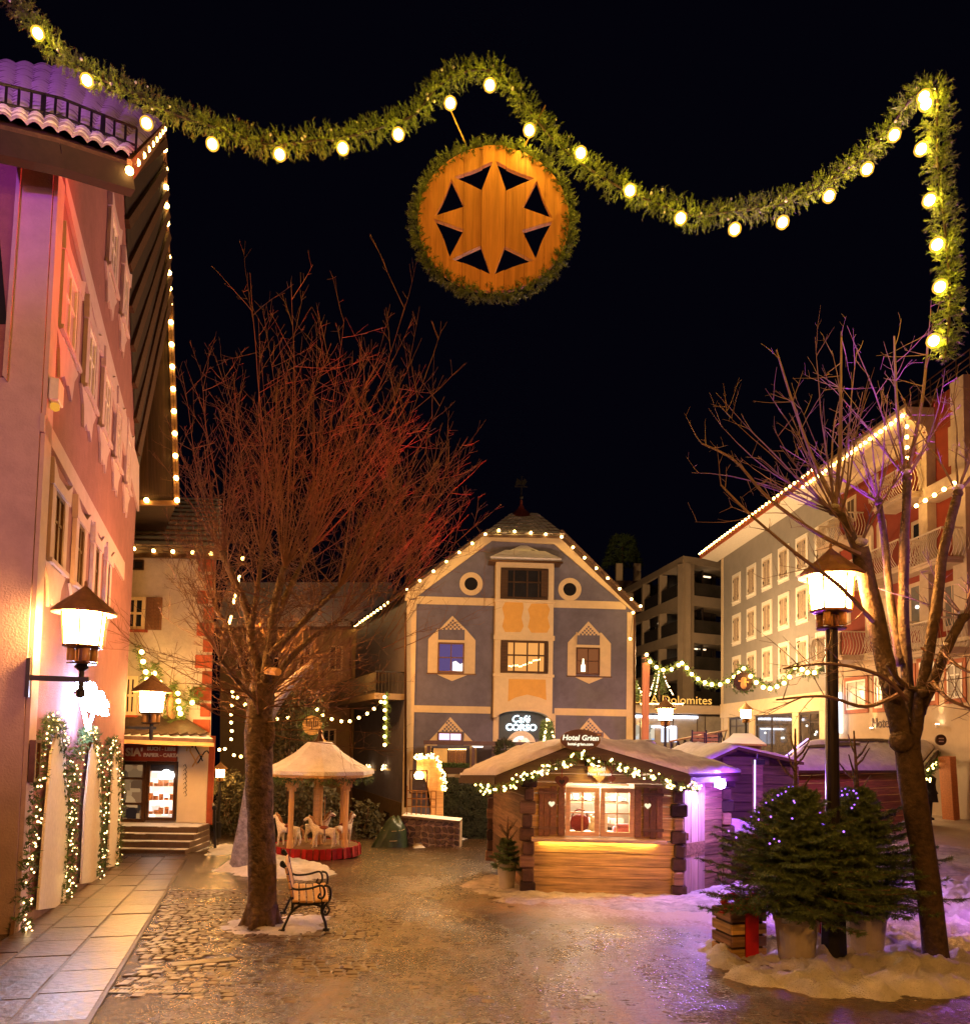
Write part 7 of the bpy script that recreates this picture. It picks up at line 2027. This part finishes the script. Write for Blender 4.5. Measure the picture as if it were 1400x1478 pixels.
for q in ([(1262, 900, .1), (1210, 845, -.2), (1150, 800, -.4), (1085, 745, -.4), (1040, 700, -.3)], [(1240, 800, .1), (1180, 770, 0), (1110, 720, 0), (1060, 665, 0), (1012, 640, 0)],
          [(1230, 770, .2), (1185, 690, .2), (1150, 600, .3), (1120, 505, .3)], [(1205, 740, .2), (1212, 640, .2), (1213, 560, .2), (1214, 478, .2)], [(1300, 1000, -.2), (1250, 1020, -.5), (1190, 1005, -.6), (1120, 1010, -.6)],
          [(1308, 1010, -.2), (1270, 975, -.4), (1200, 958, -.5), (1130, 965, -.5)], [(1360, 940, -.35), (1380, 960, -.6), (1410, 975, -.7)], [(1345, 985, -.3), (1370, 1010, -.6), (1420, 1030, -.7)], [(1308, 690, .4), (1295, 600, .4), (1290, 485, .4)], [(1308, 690, .4), (1330, 580, .3), (1340, 480, .3)]):
    pth = smooth_path([Q(*a) for a in q], 5); n = len(pth)
    sw.tube(pth, [.022 * (1 - .8 * i / n) + .003 for i in range(n)], 5, cap=False)
    for k in range(13):
        i = random.randrange(2, n); d = V((R(-1, .5), R(-.6, .6), R(-.4, 1))); shoot(sw, pth[i], d, R(.2, .55), .006, 1, .02, .12, 5)
sw.build('crown', M('reddish_twig_bark', (.20, .135, .125), .8, .3, 10, 0), rt_, fix=False)
sm = MB()
for x, y, dd, s in ((1240, 783, .2, .085), (1202, 731, .2, .05), (1308, 681, .4, .055), (1382, 703, -.4, .05), (1390, 884, -.4, .045), (1301, 1040, .12, .09), (1300, 1050, .05, .07), (1281, 960, .1, .05), (1366, 930, -.35, .045)): sm.ball(Q(x, y, dd), s, 9, 6, sc=(1.0, 1, .55))
o_ = sm.build('snow_cap', snow_m, rt_, smooth=True, fix=False); o_['kind'] = 'stuff'
lf = MB()
for k in range(26):
    p = V(sw.v[random.randrange(len(sw.v))]); a = V((R(-1, 1), R(-1, 1), R(-1, .2))) * .032; b = a.orthogonal().normalized() * .022
    lf.add([p, p + a * .6 + b, p + a * 1.5, p + a * .6 - b], [(0, 1, 2, 3)])
o_ = lf.build('dry_leaf', leaf_brown, rt_, fix=False); o_['kind'] = 'stuff'

# ---------------------------------------------------------------- potted firs, crate, lamp post
def fir(name, lab, base, h, rad, seedv, pot=True, lean=0.0, low=.32, nb=62, potr=.21):
    t = thing(name, lab, 'fir tree', base, 'potted firs on the snow')
    z0_ = .48 if pot else .05
    MB().tube([base + V((0, 0, z0_ - .1)), base + V((lean * .5, 0, h * .6)), base + V((lean, 0, h))], [.045, .03, .008], 7).build('trunk', bark, t)
    mb = MB(); st = MB()
    for k in range(nb):
        q = (k + R(0, .6)) / nb; z = low * h + (h * .73 - low * h) * q; a = k * 2.399 + R(-.3, .3)
        L = rad * (1 - q) ** .85 * R(.66, 1.15) * (.72 + .28 * sstep(0, .12, q)) + .06
        d = V((math.cos(a), math.sin(a), -.12 + .55 * q)).normalized()
        p0 = base + V((lean * z / h, 0, z)); n = 7
        pts = [p0 + d * (L * i / n) + V((0, 0, -.10 * L * (i / n) + .16 * L * (i / n) ** 2.2)) for i in range(n + 1)]
        st.tube(pts, [.010 * (1 - .8 * i / n) + .002 for i in range(n + 1)], 4, cap=False)
        side = d.cross(V((0, 0, 1))).normalized()
        for i in range(1, n + 1):
            f = i / n
            needle_tuft(mb, pts[i - 1], pts[i] - pts[i - 1], L / n * 1.1, 17, .045, .0042, .8)
            for s in (-1, 1):
                for rep in range(2):
                    tl = min(L, .85) * .46 * (1.08 - f) * R(.5, 1.2) + .05
                    sd_ = (d * R(.6, 1.0) + side * s * R(.7, 1.1) + V((0, 0, R(-.15, .2)))).normalized()
                    m_ = max(3, int(tl / .035)); q0 = pts[i - 1].lerp(pts[i], R(0, 1))
                    needle_tuft(mb, q0, sd_, tl, m_ * 6, .045, .0042, .8)
    for k in range(7):   # bare leader with upright shoots
        a = k * 1.3; p0 = base + V((lean * .9, 0, h * (.72 + .03 * k))); q_ = p0 + V((.17 * math.cos(a), .17 * math.sin(a), .20)); st.tube([p0, p0.lerp(q_, .5) + V((0, 0, -.03)), q_], [.012, .010, .006], 5); needle_tuft(mb, p0, q_ - p0, .2, 16, .03, .004, .6)
    st.build('branch', bark, t, fix=False); mb.build('needles', needles, t, fix=False)
    if pot:
        MB().lathe(base, [(potr * .78, 0), (potr * .98, z0_ - .06), (potr * 1.06, z0_ - .05), (potr * 1.06, z0_), (potr * .95, z0_), (potr * .93, z0_ - .05)], 22).build('pot', pot_m, t, smooth=False)
        MB().lathe(base, [(potr * .9, z0_ - .07), (potr * .9, z0_ - .045)], 14).build('soil', M('soil_snow', (.16, .12, .10), .9, .4, 12, .5), t)
    vl = MB()
    for k in range(34 if rad > .5 else 0):
        q = R(.55, 1); a = R(1.6, 4.4); r_ = rad * (1 - q) ** .8 * R(.85, 1.1) + .05; vl.ball(base + V((lean * q + r_ * math.cos(a), r_ * math.sin(a), h * (.25 + .5 * q))), R(.007, .012), 5, 4)
    if rad > .5: o_ = vl.build('fairy_lights', e_violet, t, fix=False); o_['kind'] = 'stuff'
    return t
f1 = gp(1149, 1392); fir('potted_fir', 'dense potted fir in a pale tub next to the crate with red ribbon', f1, 2.36, 1.14, 1, low=.225, nb=124)
f2 = gp(1257, 1386); f2 = f2 + V((0, .12, 0)); f2.z = G(f2.x, f2.y); fir('potted_fir', 'second potted fir in a pale tub close to the pollarded trunk', f2, 2.38, 1.0, 2, lean=-.10, low=.235, nb=108)
f3 = gp(731, 1283); tt = fir('small_fir', 'small dark fir in a wooden tub at the flank of the lit hut', f3, 1.15, .30, 3, True, 0, .3, 26, .17)
tt['group'] = 'small fir by the hut'; del tt['group']
# lamp post
lb = gp(1196, 1384); LD = (lb - CAMP).dot(fwd)
lp = thing('street_lamp', 'tall street lamp with glowing six sided lantern rising between the two potted firs', 'street lamp', lb, 'street lamps of the square')
lc_ = pt(1199, 882, LD); lantern_head(lp, (lc_.x, lc_.y, lc_.z), 0.80)
mb = MB(); mb.lathe((lc_.x, lc_.y, 0), [(.085, lb.z), (.085, lb.z + 1.2), (.095, lb.z + 1.22), (.07, lb.z + 1.3), (.062, lc_.z - .18)], 14); mb.build('post', M('lamp_post_paint', (.035, .03, .04), .3, .1, 8, 0, metal=.4), lp, smooth=False)
mb = MB(); mb.lathe((lc_.x, lc_.y, lb.z), [(.17, 0), (.17, .05), (.13, .08), (.12, .5), (.10, .55)], 8); mb.build('foot', iron, lp)
gb = thing('gift_crate', 'slatted wooden crate wrapped with a broad red ribbon at the first fir', 'crate', gp(1066, 1380))
gc = V(gb.location); rz = Matrix.Rotation(.25, 3, 'Z'); W_, D_, H_ = .40, .36, .50
for s_ in range(4):
    for k in range(4):
        ang = s_ * math.pi / 2; off = rz @ Matrix.Rotation(ang, 3, 'Z') @ V((0, -(D_ if s_ % 2 == 0 else W_) / 2, .07 + k * .125))
        piece('slat', mid_wood if k % 2 else light_wood, gb, gc + off, ((W_ if s_ % 2 == 0 else D_), .02, .10), rz @ Matrix.Rotation(ang, 3, 'Z'), .005)
mb = MB(); mb.box(gc + V((0, 0, H_ * .48)), (W_ - .05, D_ - .05, H_ * .9), rz); mb.build('lining', dark_wood, gb)
mb = MB(); mb.box(gc + rz @ V((.02, -D_ / 2 - .025, H_ * .47)), (.15, .012, H_ * 1.02), rz); mb.box(gc + rz @ V((.02, 0, H_ + .015)), (.15, D_, .012), rz)
mb.build('ribbon', red_cloth, gb)
bw_ = MB()
for s in (-1, 1):
    c0_ = gc + rz @ V((-.04, -.1, H_ + .04)); bw_.tube(smooth_path([c0_, c0_ + rz @ V((s * .12, -.03, .12)), c0_ + rz @ V((s * .22, -.02, .05)), c0_ + rz @ V((s * .1, 0, .0)), c0_], 5), [.03] * 21, 6)
    bw_.bar(c0_, c0_ + rz @ V((s * .30, -.1, -.03 + .0 * s)), .08, .015)
bw_.build('bow', red_cloth, gb)
for x, y, lab, hh in ((1177, 1366, 'red wrapped parcel standing at the lamp foot beside the first tub', .36), (1222, 1362, 'red wrapped parcel half hidden by the second fir', .30)):
    c = gp(x, y); c.y += .12; g_ = thing('red_parcel', lab, 'parcel', c, 'red parcels at the lamp')
    MB().box(c + V((0, 0, hh / 2)), (.24, .2, hh), Matrix.Rotation(.3, 3, 'Z')).build('box', red_cloth, g_, bevel=.012)
    MB().box(c + V((0, 0, hh / 2)), (.05, .208, hh + .008), Matrix.Rotation(.3, 3, 'Z')).build('band', M('gold_band', (.5, .3, .08), .35, .1, 5, 0, metal=.6), g_)

# ---------------------------------------------------------------- hedge, stone wall, tarpaulin, arch, pergola
hd = thing('clipped_hedge', 'dark clipped conifer hedge beside the lit market hut', 'hedge', gp(670, 1204))
hb0 = gp(640, 1210); dd_ = (hb0 - CAMP).dot(fwd)
hmb = MB(); vs = []; 
hx = [(pt(632, 1130, dd_), pt(712, 1130, dd_)), ]
zt_, zb_ = pt(670, 1130, dd_).z, pt(670, 1215, dd_).z
xa, xb = pt(634, 1170, dd_).x, pt(716, 1170, dd_).x; y0_ = hb0.y
core = MB(); core.box(((xa + xb) / 2, y0_ + .7, (zt_ + zb_) / 2 - .05), (xb - xa - .2, 1.2, zt_ - zb_ - .2)); core.build('inner_twigs', M('hedge_core', (.015, .018, .01), .9, .3, 6, .3), hd)
for k in range(5200):
    f = random.choice((0, 0, 0, 1, 2, 3)); u, v = R(0, 1), R(0, 1)
    p = {0: V((xa + (xb - xa) * u, y0_, zb_ + (zt_ - zb_) * v)), 1: V((xa + (xb - xa) * u, y0_ + 1.4 * v, zt_)), 2: V((xa, y0_ + 1.4 * u, zb_ + (zt_ - zb_) * v)), 3: V((xb, y0_ + 1.4 * u, zb_ + (zt_ - zb_) * v))}[f]
    n_ = {0: V((0, -1, .4)), 1: V((0, -.2, 1)), 2: V((-1, 0, .4)), 3: V((1, 0, .4))}[f]
    p += V((fbm(p.z, p.y + p.x, 2, 3) * .10, fbm(p.x, p.z, 2, 3) * .12, fbm(p.x, p.y, 2.2, 3) * .10))
    needle_tuft(hmb, p, n_ + V((R(-.6, .6), R(-.3, .3), R(-.3, .6))), .12, 7, .08, .014)
hmb.build('foliage', M('hedge_needles', (.028, .034, .016), .7, .5, 5, 0), hd, fix=False)
sw_ = thing('stone_wall', 'low terrace wall of irregular field stones under the wooden arch', 'wall', gp(610, 1216))
wd_ = (gp(600, 1222) - CAMP).dot(fwd)
Fw = Fr(pt(578, 1200, wd_), V((1, -.05, 0))); Fw.O.z = 0
u0, u1 = Fw.px(580, 1200)[0], Fw.px(664, 1200)[0]
vt0, vt1, vbb = Fw.px(580, 1180)[1], Fw.px(660, 1188)[1], Fw.px(600, 1226)[1]
mb = MB(); mb.prism([Fw.at(u0, vbb), Fw.at(u1, vbb), Fw.at(u1, vt1), Fw.at(u0, vt0)], -Fw.N * .8); mb.build('core', mortar, sw_)
rows = 5; cols = 9
P_ = {}
for j in range(rows + 1):
    for i in range(cols + 1):
        jx = R(-.3, .3) if 0 < i < cols else 0; jy = R(-.33, .33) if 0 < j < rows else 0
        u = u0 + (u1 - u0) * (i + jx + (.25 if j % 2 else -.1) * (0 < i < cols)) / cols; vt_ = vt0 + (vt1 - vt0) * (u - u0) / (u1 - u0); P_[i, j] = (u, vbb + (vt_ - vbb) * (j + jy) / rows)
for j in range(rows):
    for i in range(cols):
        q = [P_[i, j], P_[i + 1, j], P_[i + 1, j + 1], P_[i, j + 1]]; cx = sum(a for a, b in q) / 4; cy = sum(b for a, b in q) / 4
        rnd = []
        for k in range(4):
            a, b = q[k], q[(k + 1) % 4]
            for t in (.22, .78): rnd.append((cx + (a[0] + (b[0] - a[0]) * t - cx) * .88, cy + (a[1] + (b[1] - a[1]) * t - cy) * .84))
        mb = MB(); mb.prism([Fw.at(x, y, .002) for x, y in rnd], Fw.N * R(.03, .08)); mb.build('stone', stone_m, sw_, bevel=.02)
cpm = MB(); cpm.bar(Fw.at(u0, vt0 + .04, -.3), Fw.at(u1, vt1 + .04, -.3), .9, .08); cpm.build('coping', M('coping_stone', (.14, .10, .07), .8, .3, 4, .3, snow=.4), sw_)
tp2 = thing('tarpaulin_bundle', 'dark green tarpaulin bundle tied with rope beside the stone wall', 'bundle', gp(562, 1222))
bc_ = gp(562, 1222); sx = (bc_ - CAMP).dot(fwd) / F_PX
vs = []; fs = []; n, mm = 22, 12
for j in range(mm + 1):
    for i in range(n):
        a = 2 * math.pi * i / n; t = j / mm; r_ = (22 * (1 - t) ** .55 + 4) * sx * (1 + .25 * fbm(math.cos(a) * 2 + t, math.sin(a) * 2, 1.5, 3) + .07 * math.sin(a * 7 + t * 3))
        vs.append(bc_ + V((r_ * math.cos(a) + 8 * sx * t, r_ * math.sin(a) * .8, 42 * sx * t * (1 + .12 * math.sin(a * 2)) - .03)))
for j in range(mm):
    for i in range(n): fs.append((j * n + i, j * n + (i + 1) % n, (j + 1) * n + (i + 1) % n, (j + 1) * n + i))
fs.append(tuple(mm * n + i for i in range(n)))
MB().add(vs, fs).build('sheet', tarp, tp2, smooth=True)
rp_ = MB()
for t in (.3, .62): rp_.tube([bc_ + V(((22 * (1 - t) ** .55 + 4) * sx * .98 * math.cos(a) + 8 * sx * t, (22 * (1 - t) ** .55 + 4) * sx * .80 * math.sin(a), 42 * sx * t + .05 * math.sin(a))) for a in [2 * math.pi * k / 20 for k in range(20)]], .012, 5, closed=True)
rp_.build('rope', M('pale_rope', (.4, .33, .2), .8, .2, 9, .2), tp2)
# wooden arch with lights, glass lantern and railing on the terrace
wa = thing('wooden_arch', 'curved plank arch outlined with fairy lights on the terrace wall', 'arch', pt(620, 1184, wd_ + .8))
Fa = Fr(pt(600, 1150, wd_ + .9), V((1, 0, 0))); Fa.O.z = 0
outer = [(601, 1096), (612, 1095), (626, 1095), (631, 1103), (637, 1118), (640, 1138), (640, 1184), (623, 1184), (622, 1160), (619, 1138), (613, 1122), (606, 1116), (601, 1115)]
for k, (xa_, xb_) in enumerate(((601, 611), (611, 621), (621, 631), (631, 641))):
    bm = bmesh.new(); a = [Fa.P(x, y) for x, y in outer]; n = len(a)
    v0s = [bm.verts.new(p) for p in a]; v1s = [bm.verts.new(p + Fa.N * .12) for p in a]
    bm.faces.new(v0s); bm.faces.new(v1s[::-1])
    for i in range(n): bm.faces.new((v0s[i], v1s[i], v1s[(i + 1) % n], v0s[(i + 1) % n]))
    bmesh.ops.triangulate(bm, faces=[f for f in bm.faces if len(f.verts) > 4])
    for X, s in ((Fa.P(xa_, 1140).x + .004, -1), (Fa.P(xb_, 1140).x - .004, 1)):
        bmesh.ops.bisect_plane(bm, geom=list(bm.verts) + list(bm.edges) + list(bm.faces), plane_co=(X, 0, 0), plane_no=(s, 0, 0), clear_outer=True)
    bmesh.ops.recalc_face_normals(bm, faces=bm.faces)
    me = bpy.data.meshes.new('board'); bm.to_mesh(me); bm.free(); me.materials.append(pale_wood); link(bpy.data.objects.new('board', me), wa)
mb = MB(); ap = smooth_path([Fa.P(x, y, .16) for x, y in ((600, 1093), (612, 1091), (627, 1092), (633, 1101), (639, 1117), (642, 1138))], 6)
for k in range(120): mb.ball(random.choice(ap) + V((R(-.08, .08), R(-.05, .05), R(-.08, .08))), R(.018, .03), 5, 4)
o_ = mb.build('fairy_lights', MATS['hut_fairy'], wa, fix=False); o_['kind'] = 'stuff'
gl_c = thing('glass_lantern', 'tall glazed lantern glowing under the wooden arch', 'lantern', Fa.P(606, 1140, .5))
u, v = Fa.px(606, 1128)
frame_mb(MB(), Fa, (u - .28, v - .35, u + .28, v + .38), .035, .4, .5, ()).build('frame', brown_metal, gl_c)
slab(MB(), Fa, u - .25, v - .32, u + .25, v + .35, .44, .45).build('pane', clear_pane, gl_c)
mb = MB(); mb.lathe(Fa.at(u, v + .12, .3), [(.12, -.02), (.16, .1), (.05, .24)], 10); mb.build('lamp', E('terrace_lamp', (1, .62, .26), 14), gl_c)
rlg = thing('terrace_railing', 'thin iron railing on the stone wall before the wooden arch', 'railing', Fw.at(u0, vt0, .0))
mb = MB(); ua_, ub2 = Fw.px(586, 1160)[0], Fw.px(628, 1160)[0]; va_ = vt0 + .08; vc_ = Fw.px(600, 1142)[1]
for v in (vc_, (vc_ * 2 + va_) / 3, (vc_ + va_ * 2) / 3): mb.bar(Fw.at(ua_, v, -.2), Fw.at(ub2, v, -.2), .03, .03)
for k in range(7): u = ua_ + (ub2 - ua_) * k / 6; mb.bar(Fw.at(u, va_, -.2), Fw.at(u, vc_ + (.15 if k == 0 else 0), -.2), .03, .03)
mb.build('rail', M('gold_brown_iron', (.30, .16, .06), .4, .2, 8, 0, metal=.5), rlg)
pg = thing('terrace_pergola', 'dark flat pergola with slatted screen and planter before the blue café', 'pergola', pt(690, 1115, 32.5))
Fp = Fr(pt(690, 1090, 32.5), V((1, .01, 0))); Fp.O.z = 0
mb = MB(); slab(mb, Fp, Fp.px(613, 1072)[0], Fp.px(700, 1076)[1], Fp.px(835, 1072)[0], Fp.px(700, 1070)[1], -1.2, .6); mb.build('roof', M('plum_sheet', (.07, .035, .05), .5, .2, 4, .1), pg)
mb = MB()
for x in (619, 683, 712): u = Fp.px(x, 1095)[0]; slab(mb, Fp, u - .07, Fp.px(x, 1118)[1], u + .07, Fp.px(x, 1077)[1], .2, .34)
mb.build('post', MATS['plum_sheet'], pg)
for k in range(8):
    r = Fp.rect(647 + k * 3.3, 1082, 649.6 + k * 3.3, 1106); piece('slat', shutter_wood, pg, Fp.at((r[0] + r[2]) / 2, (r[1] + r[3]) / 2, .3), (round(r[2] - r[0], 2), round(r[3] - r[1], 2), .05), Fp.rot, .01)
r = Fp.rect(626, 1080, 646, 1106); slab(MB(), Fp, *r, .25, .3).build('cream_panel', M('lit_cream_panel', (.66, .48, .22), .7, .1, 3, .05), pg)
mb = MB(); r = Fp.rect(633, 1107, 676, 1116); slab(mb, Fp, *r, .3, .8); mb.build('planter', dark_wood, pg)
mb = MB()
for k in range(260): needle_tuft(mb, Fp.at(R(r[0], r[2]), r[3], R(.35, .8)), V((R(-.5, .5), R(-.5, .5), 1)), .18, 6, .12, .015)
mb.build('planting', needles, pg, fix=False)
mb = MB()
for x in (689, 762): mb.lathe(Fp.P(x, 1077, .2), [(.22, -.05), (.25, .0)], 12)
mb.build('spot_light', E('pergola_spot', (1, .9, .7), 2.5, False), pg)
mb = MB()
for k in range(9): mb.ball(Fp.P(648 + k * 3, 1081.5, .4), .03, 5, 4)
o_ = mb.build('fairy_lights', e_fairy, pg, fix=False); o_['kind'] = 'stuff'
par_ = thing('round_shrub', 'dark round clipped shrub under the café sign behind the hut roof', 'shrub', pt(728, 1110, 30))
mb = MB(); c = pt(729, 1082, 30)
for k in range(700):
    d = V((R(-1, 1), R(-1, 1), R(-1, 1))).normalized(); needle_tuft(mb, c + d * .42 * R(.6, 1), d, .1, 6, .08, .014)
mb.build('foliage', MATS['hedge_needles'], par_, fix=False)
MB().tube([c, V((c.x, c.y, G(c.x, c.y)))], .05, 6).build('trunk', bark, par_)
# string of lamps and hanging garland by the café side
st1 = thing('string_of_bulbs', 'sagging string of bulbs from the dark passage to the café balcony', 'string lights', pt(400, 1035, 27))
sp = [(400, 1038), (416, 1036), (458, 1024), (466, 1032), (479, 1038), (493, 1041), (505, 1041), (518, 1036), (530, 1030), (540, 1023), (550, 1013), (556, 1006)]
pth = [pt(x, y, 27 + i * .25) for i, (x, y) in enumerate(sp)]
mb = MB(); mb.tube(pth, .012, 4); mb.build('wire', dark_paint, st1)
for p in pth: bulb(st1, p, .055, e_eave)
hg_ = thing('hanging_garland', 'fir garland with bulbs hanging straight down at the café balcony corner', 'garland', pt(557, 1004, 29.5))
pth = [pt(558, 1000 + k * 7.5, 29.5) for k in range(11)]
mb = MB(); garland(mb, pth, .14, 45, .12, 7, .09, .016); mb.tube(pth, .05, 5); mb.build('greenery', needles, hg_, fix=False)
for y in (1006, 1014, 1025, 1037, 1050, 1063, 1075): bulb(hg_, pt(555.5, y, 29.3), .06, e_eave)
st2 = thing('string_of_bulbs', 'bulbs hanging in the dark gap between book shop corner and big tree', 'string lights', pt(335, 1000, 24))
sp = [(336, 998), (337, 1005), (343, 1007), (335, 1018), (354, 1017), (334, 1031), (334, 1043), (335, 1055), (334, 1067), (317, 1082), (325, 1081), (338, 1090), (348, 1092)]
mb = MB(); mb.tube([pt(335, 990 + k * 10, 24) for k in range(9)], .012, 4); mb.build('wire', dark_paint, st2)
for x, y in sp: bulb(st2, pt(x, y, 24), .045, e_eave)
st3 = thing('light_chain', 'two bright dashes of light chain slanting beside the shop quoins', 'light chain', pt(340, 850, 23))
pth = [pt(346 - 8.5 * k / 24, 832 + 38 * k / 24, 23) for k in range(25)] + [pt(334 - 4 * k / 7, 890 + 14 * k / 7, 23) for k in range(8)]
mb = MB(); mb.tube(pth[:25], .01, 4); mb.build('wire', dark_paint, st3)
for p in pth: bulb(st3, p, .032, e_eave)
cd = thing('carved_ring', 'carved round sign in a fir ring hanging above the carousel roof', 'sign', pt(450, 1048, 21))
c = pt(451, 1047, 21); mb = MB(); mb.lathe(c, [(.27, -.03), (.27, .03)], 22, Matrix.Rotation(math.pi / 2, 3, 'X')); ds = mb.build('disc', light_wood, cd)
mb = MB()
for k in range(7): mb.bar(c + V((-.15 + k * .05, -.04, -.12 + R(0, .1))), c + V((-.15 + k * .05, -.04, .1 + R(0, .1))), .02, .02)
mb.build('carving', dark_wood, ds)
mb = MB(); garland(mb, [c + V((.32 * math.cos(a), 0, .32 * math.sin(a))) for a in [2 * math.pi * k / 24 for k in range(25)]], .1, 60, .1, 8, .07, .01); mb.build('wreath', needles, cd, fix=False)
# dark evergreen and shrubs in the passage and behind the carousel
def leafy(name, lab, cx, cy, d, rx, rz, n, mat, base_y, sz=.09):
    c = pt(cx, cy, d); b = pt(cx, base_y, d); t = thing(name, lab, 'shrub', b)
    mb = MB()
    for k in range(n):
        dd = V((R(-1, 1), R(-1, 1), R(-1, 1))); 
        if dd.length > 1: dd.normalize()
        p = c + V((dd.x * rx, dd.y * rx * .7, dd.z * rz)) * (1 + .35 * fbm(dd.x * 2 + cx, dd.z * 2, 1.3, 3))
        a = V((R(-1, 1), R(-1, 1), R(-1, 1))).normalized() * sz * R(.6, 1.2); q = a.orthogonal().normalized() * sz * .45
        mb.add([p - a, p + q, p + a, p - q], [(0, 1, 2, 3)])
    mb.build('foliage', mat, t, fix=False)
    mb = MB()
    for k in range(5): mb.tube([V((b.x, b.y, G(b.x, b.y))), b.lerp(c, .6) + V((R(-.3, .3), R(-.2, .2), 0)), c + V((R(-rx, rx) * .6, R(-.3, .3), R(0, rz) * .7))], [.05, .035, .012], 5)
    mb.build('stem', bark, t); return t
lm_ = M('dark_leaf', (.05, .045, .018), .6, .5, 6, 0)
leafy('shrub', 'dark leafy shrub filling the passage beside the book shop', 336, 1160, 27, 1.0, 1.2, 2200, lm_, 1205)
leafy('shrub', 'dark evergreen shrub behind the carousel posts', 430, 1165, 24, 1.5, .9, 2600, lm_, 1200)
leafy('tall_shrub', 'tall dark evergreen between the carousel roof and the big trunk', 420, 1040, 23.5, .9, 1.2, 2400, lm_, 1190)
leafy('shrub', 'low dark shrub beside the tarpaulin bundle', 530, 1185, 27, .5, .7, 900, lm_, 1215)
pn = thing('far_tree', 'dim far conifer standing above the café roof slope', 'tree', pt(898, 830, 75))
c = pt(898, 795, 75); mb = MB()
for k in range(500):
    q = R(0, 1); a = R(0, 6.28); r_ = 1.6 * (1 - q * .6); needle_tuft(mb, c + V((r_ * math.cos(a), r_ * math.sin(a), -1.5 + 3 * q)), V((math.cos(a), math.sin(a), -.3)), .5, 6, .35, .05)
mb.build('crown', needles, pn, fix=False); MB().tube([c - V((0, 0, 4)), c + V((0, 0, 1))], [.2, .05], 6).build('trunk', bark, pn)
# handrail post at the steps
hp_ = thing('handrail', 'black handrail post at the end of the shop steps', 'handrail', FK.P(311, 1222, 1.2))
mb = MB(); mb.bar(FK.P(311, 1224, 1.2), FK.P(310, 1168, 1.2), .06, .06); mb.ball(FK.P(310, 1166, 1.2), .07, 8, 5); mb.bar(FK.P(310, 1172, 1.2), FK.P(308, 1160, .1), .05, .05); mb.build('post', iron, hp_)
# person by the far hut
pb2 = pt(1341, 1172, 25.5); pb2.z = G(pb2.x, pb2.y)
pe = thing('person', 'person in a long dark coat standing at the far hut behind the tree trunk', 'person', pb2)
vs = [(0, 0, .95), (0, 0, 1.2), (0, 0, 1.42), (0, 0, 1.52), (0, .0, 1.66), (0, -.02, 1.74)]; es = [(0, 1), (1, 2), (2, 3), (3, 4), (4, 5)]; rr_ = [.17, .16, .15, .06, .10, .07]
for s in (-1, 1):
    k = len(vs); vs += [(s * .09, 0, .88), (s * .10, 0, .48), (s * .10, .02, .08), (s * .10, -.12, .04)]; es += [(0, k), (k, k + 1), (k + 1, k + 2), (k + 2, k + 3)]; rr_ += [.10, .065, .05, .045]
    k = len(vs); vs += [(s * .2, 0, 1.38), (s * .25, -.02, 1.12), (s * .22, -.14, .92), (s * .21, -.2, .88)]; es += [(2, k), (k, k + 1), (k + 1, k + 2), (k + 2, k + 3)]; rr_ += [.07, .055, .045, .035]
mw = Matrix.Translation(pb2) @ Matrix.Rotation(.7, 4, 'Z')
skin_body('body', pe, vs, es, rr_, M('dark_coat_cloth', (.02, .018, .02), .85, .2, 9, .1), mw, 1)
mb = MB(); mb.lathe((0, 0, 0), [(.27, .62), (.22, .95), (.19, 1.2), (.22, 1.40), (.12, 1.5)], 12); mb.build('coat', MATS['dark_coat_cloth'], pe, mw=mw, smooth=True)
mb = MB(); mb.ball((0, -.01, 1.70), .115, 10, 7, sc=(1, 1, .9)); mb.build('cap', M('dark_cap', (.03, .02, .02), .9, .2, 9, .1), pe, mw=mw, smooth=True)
# little lit cone tree on the hut ridge line
lit_tree(789, 1046, 1084, 28.5, 'slim cone tree with white lights above the hut roof slope', .30)
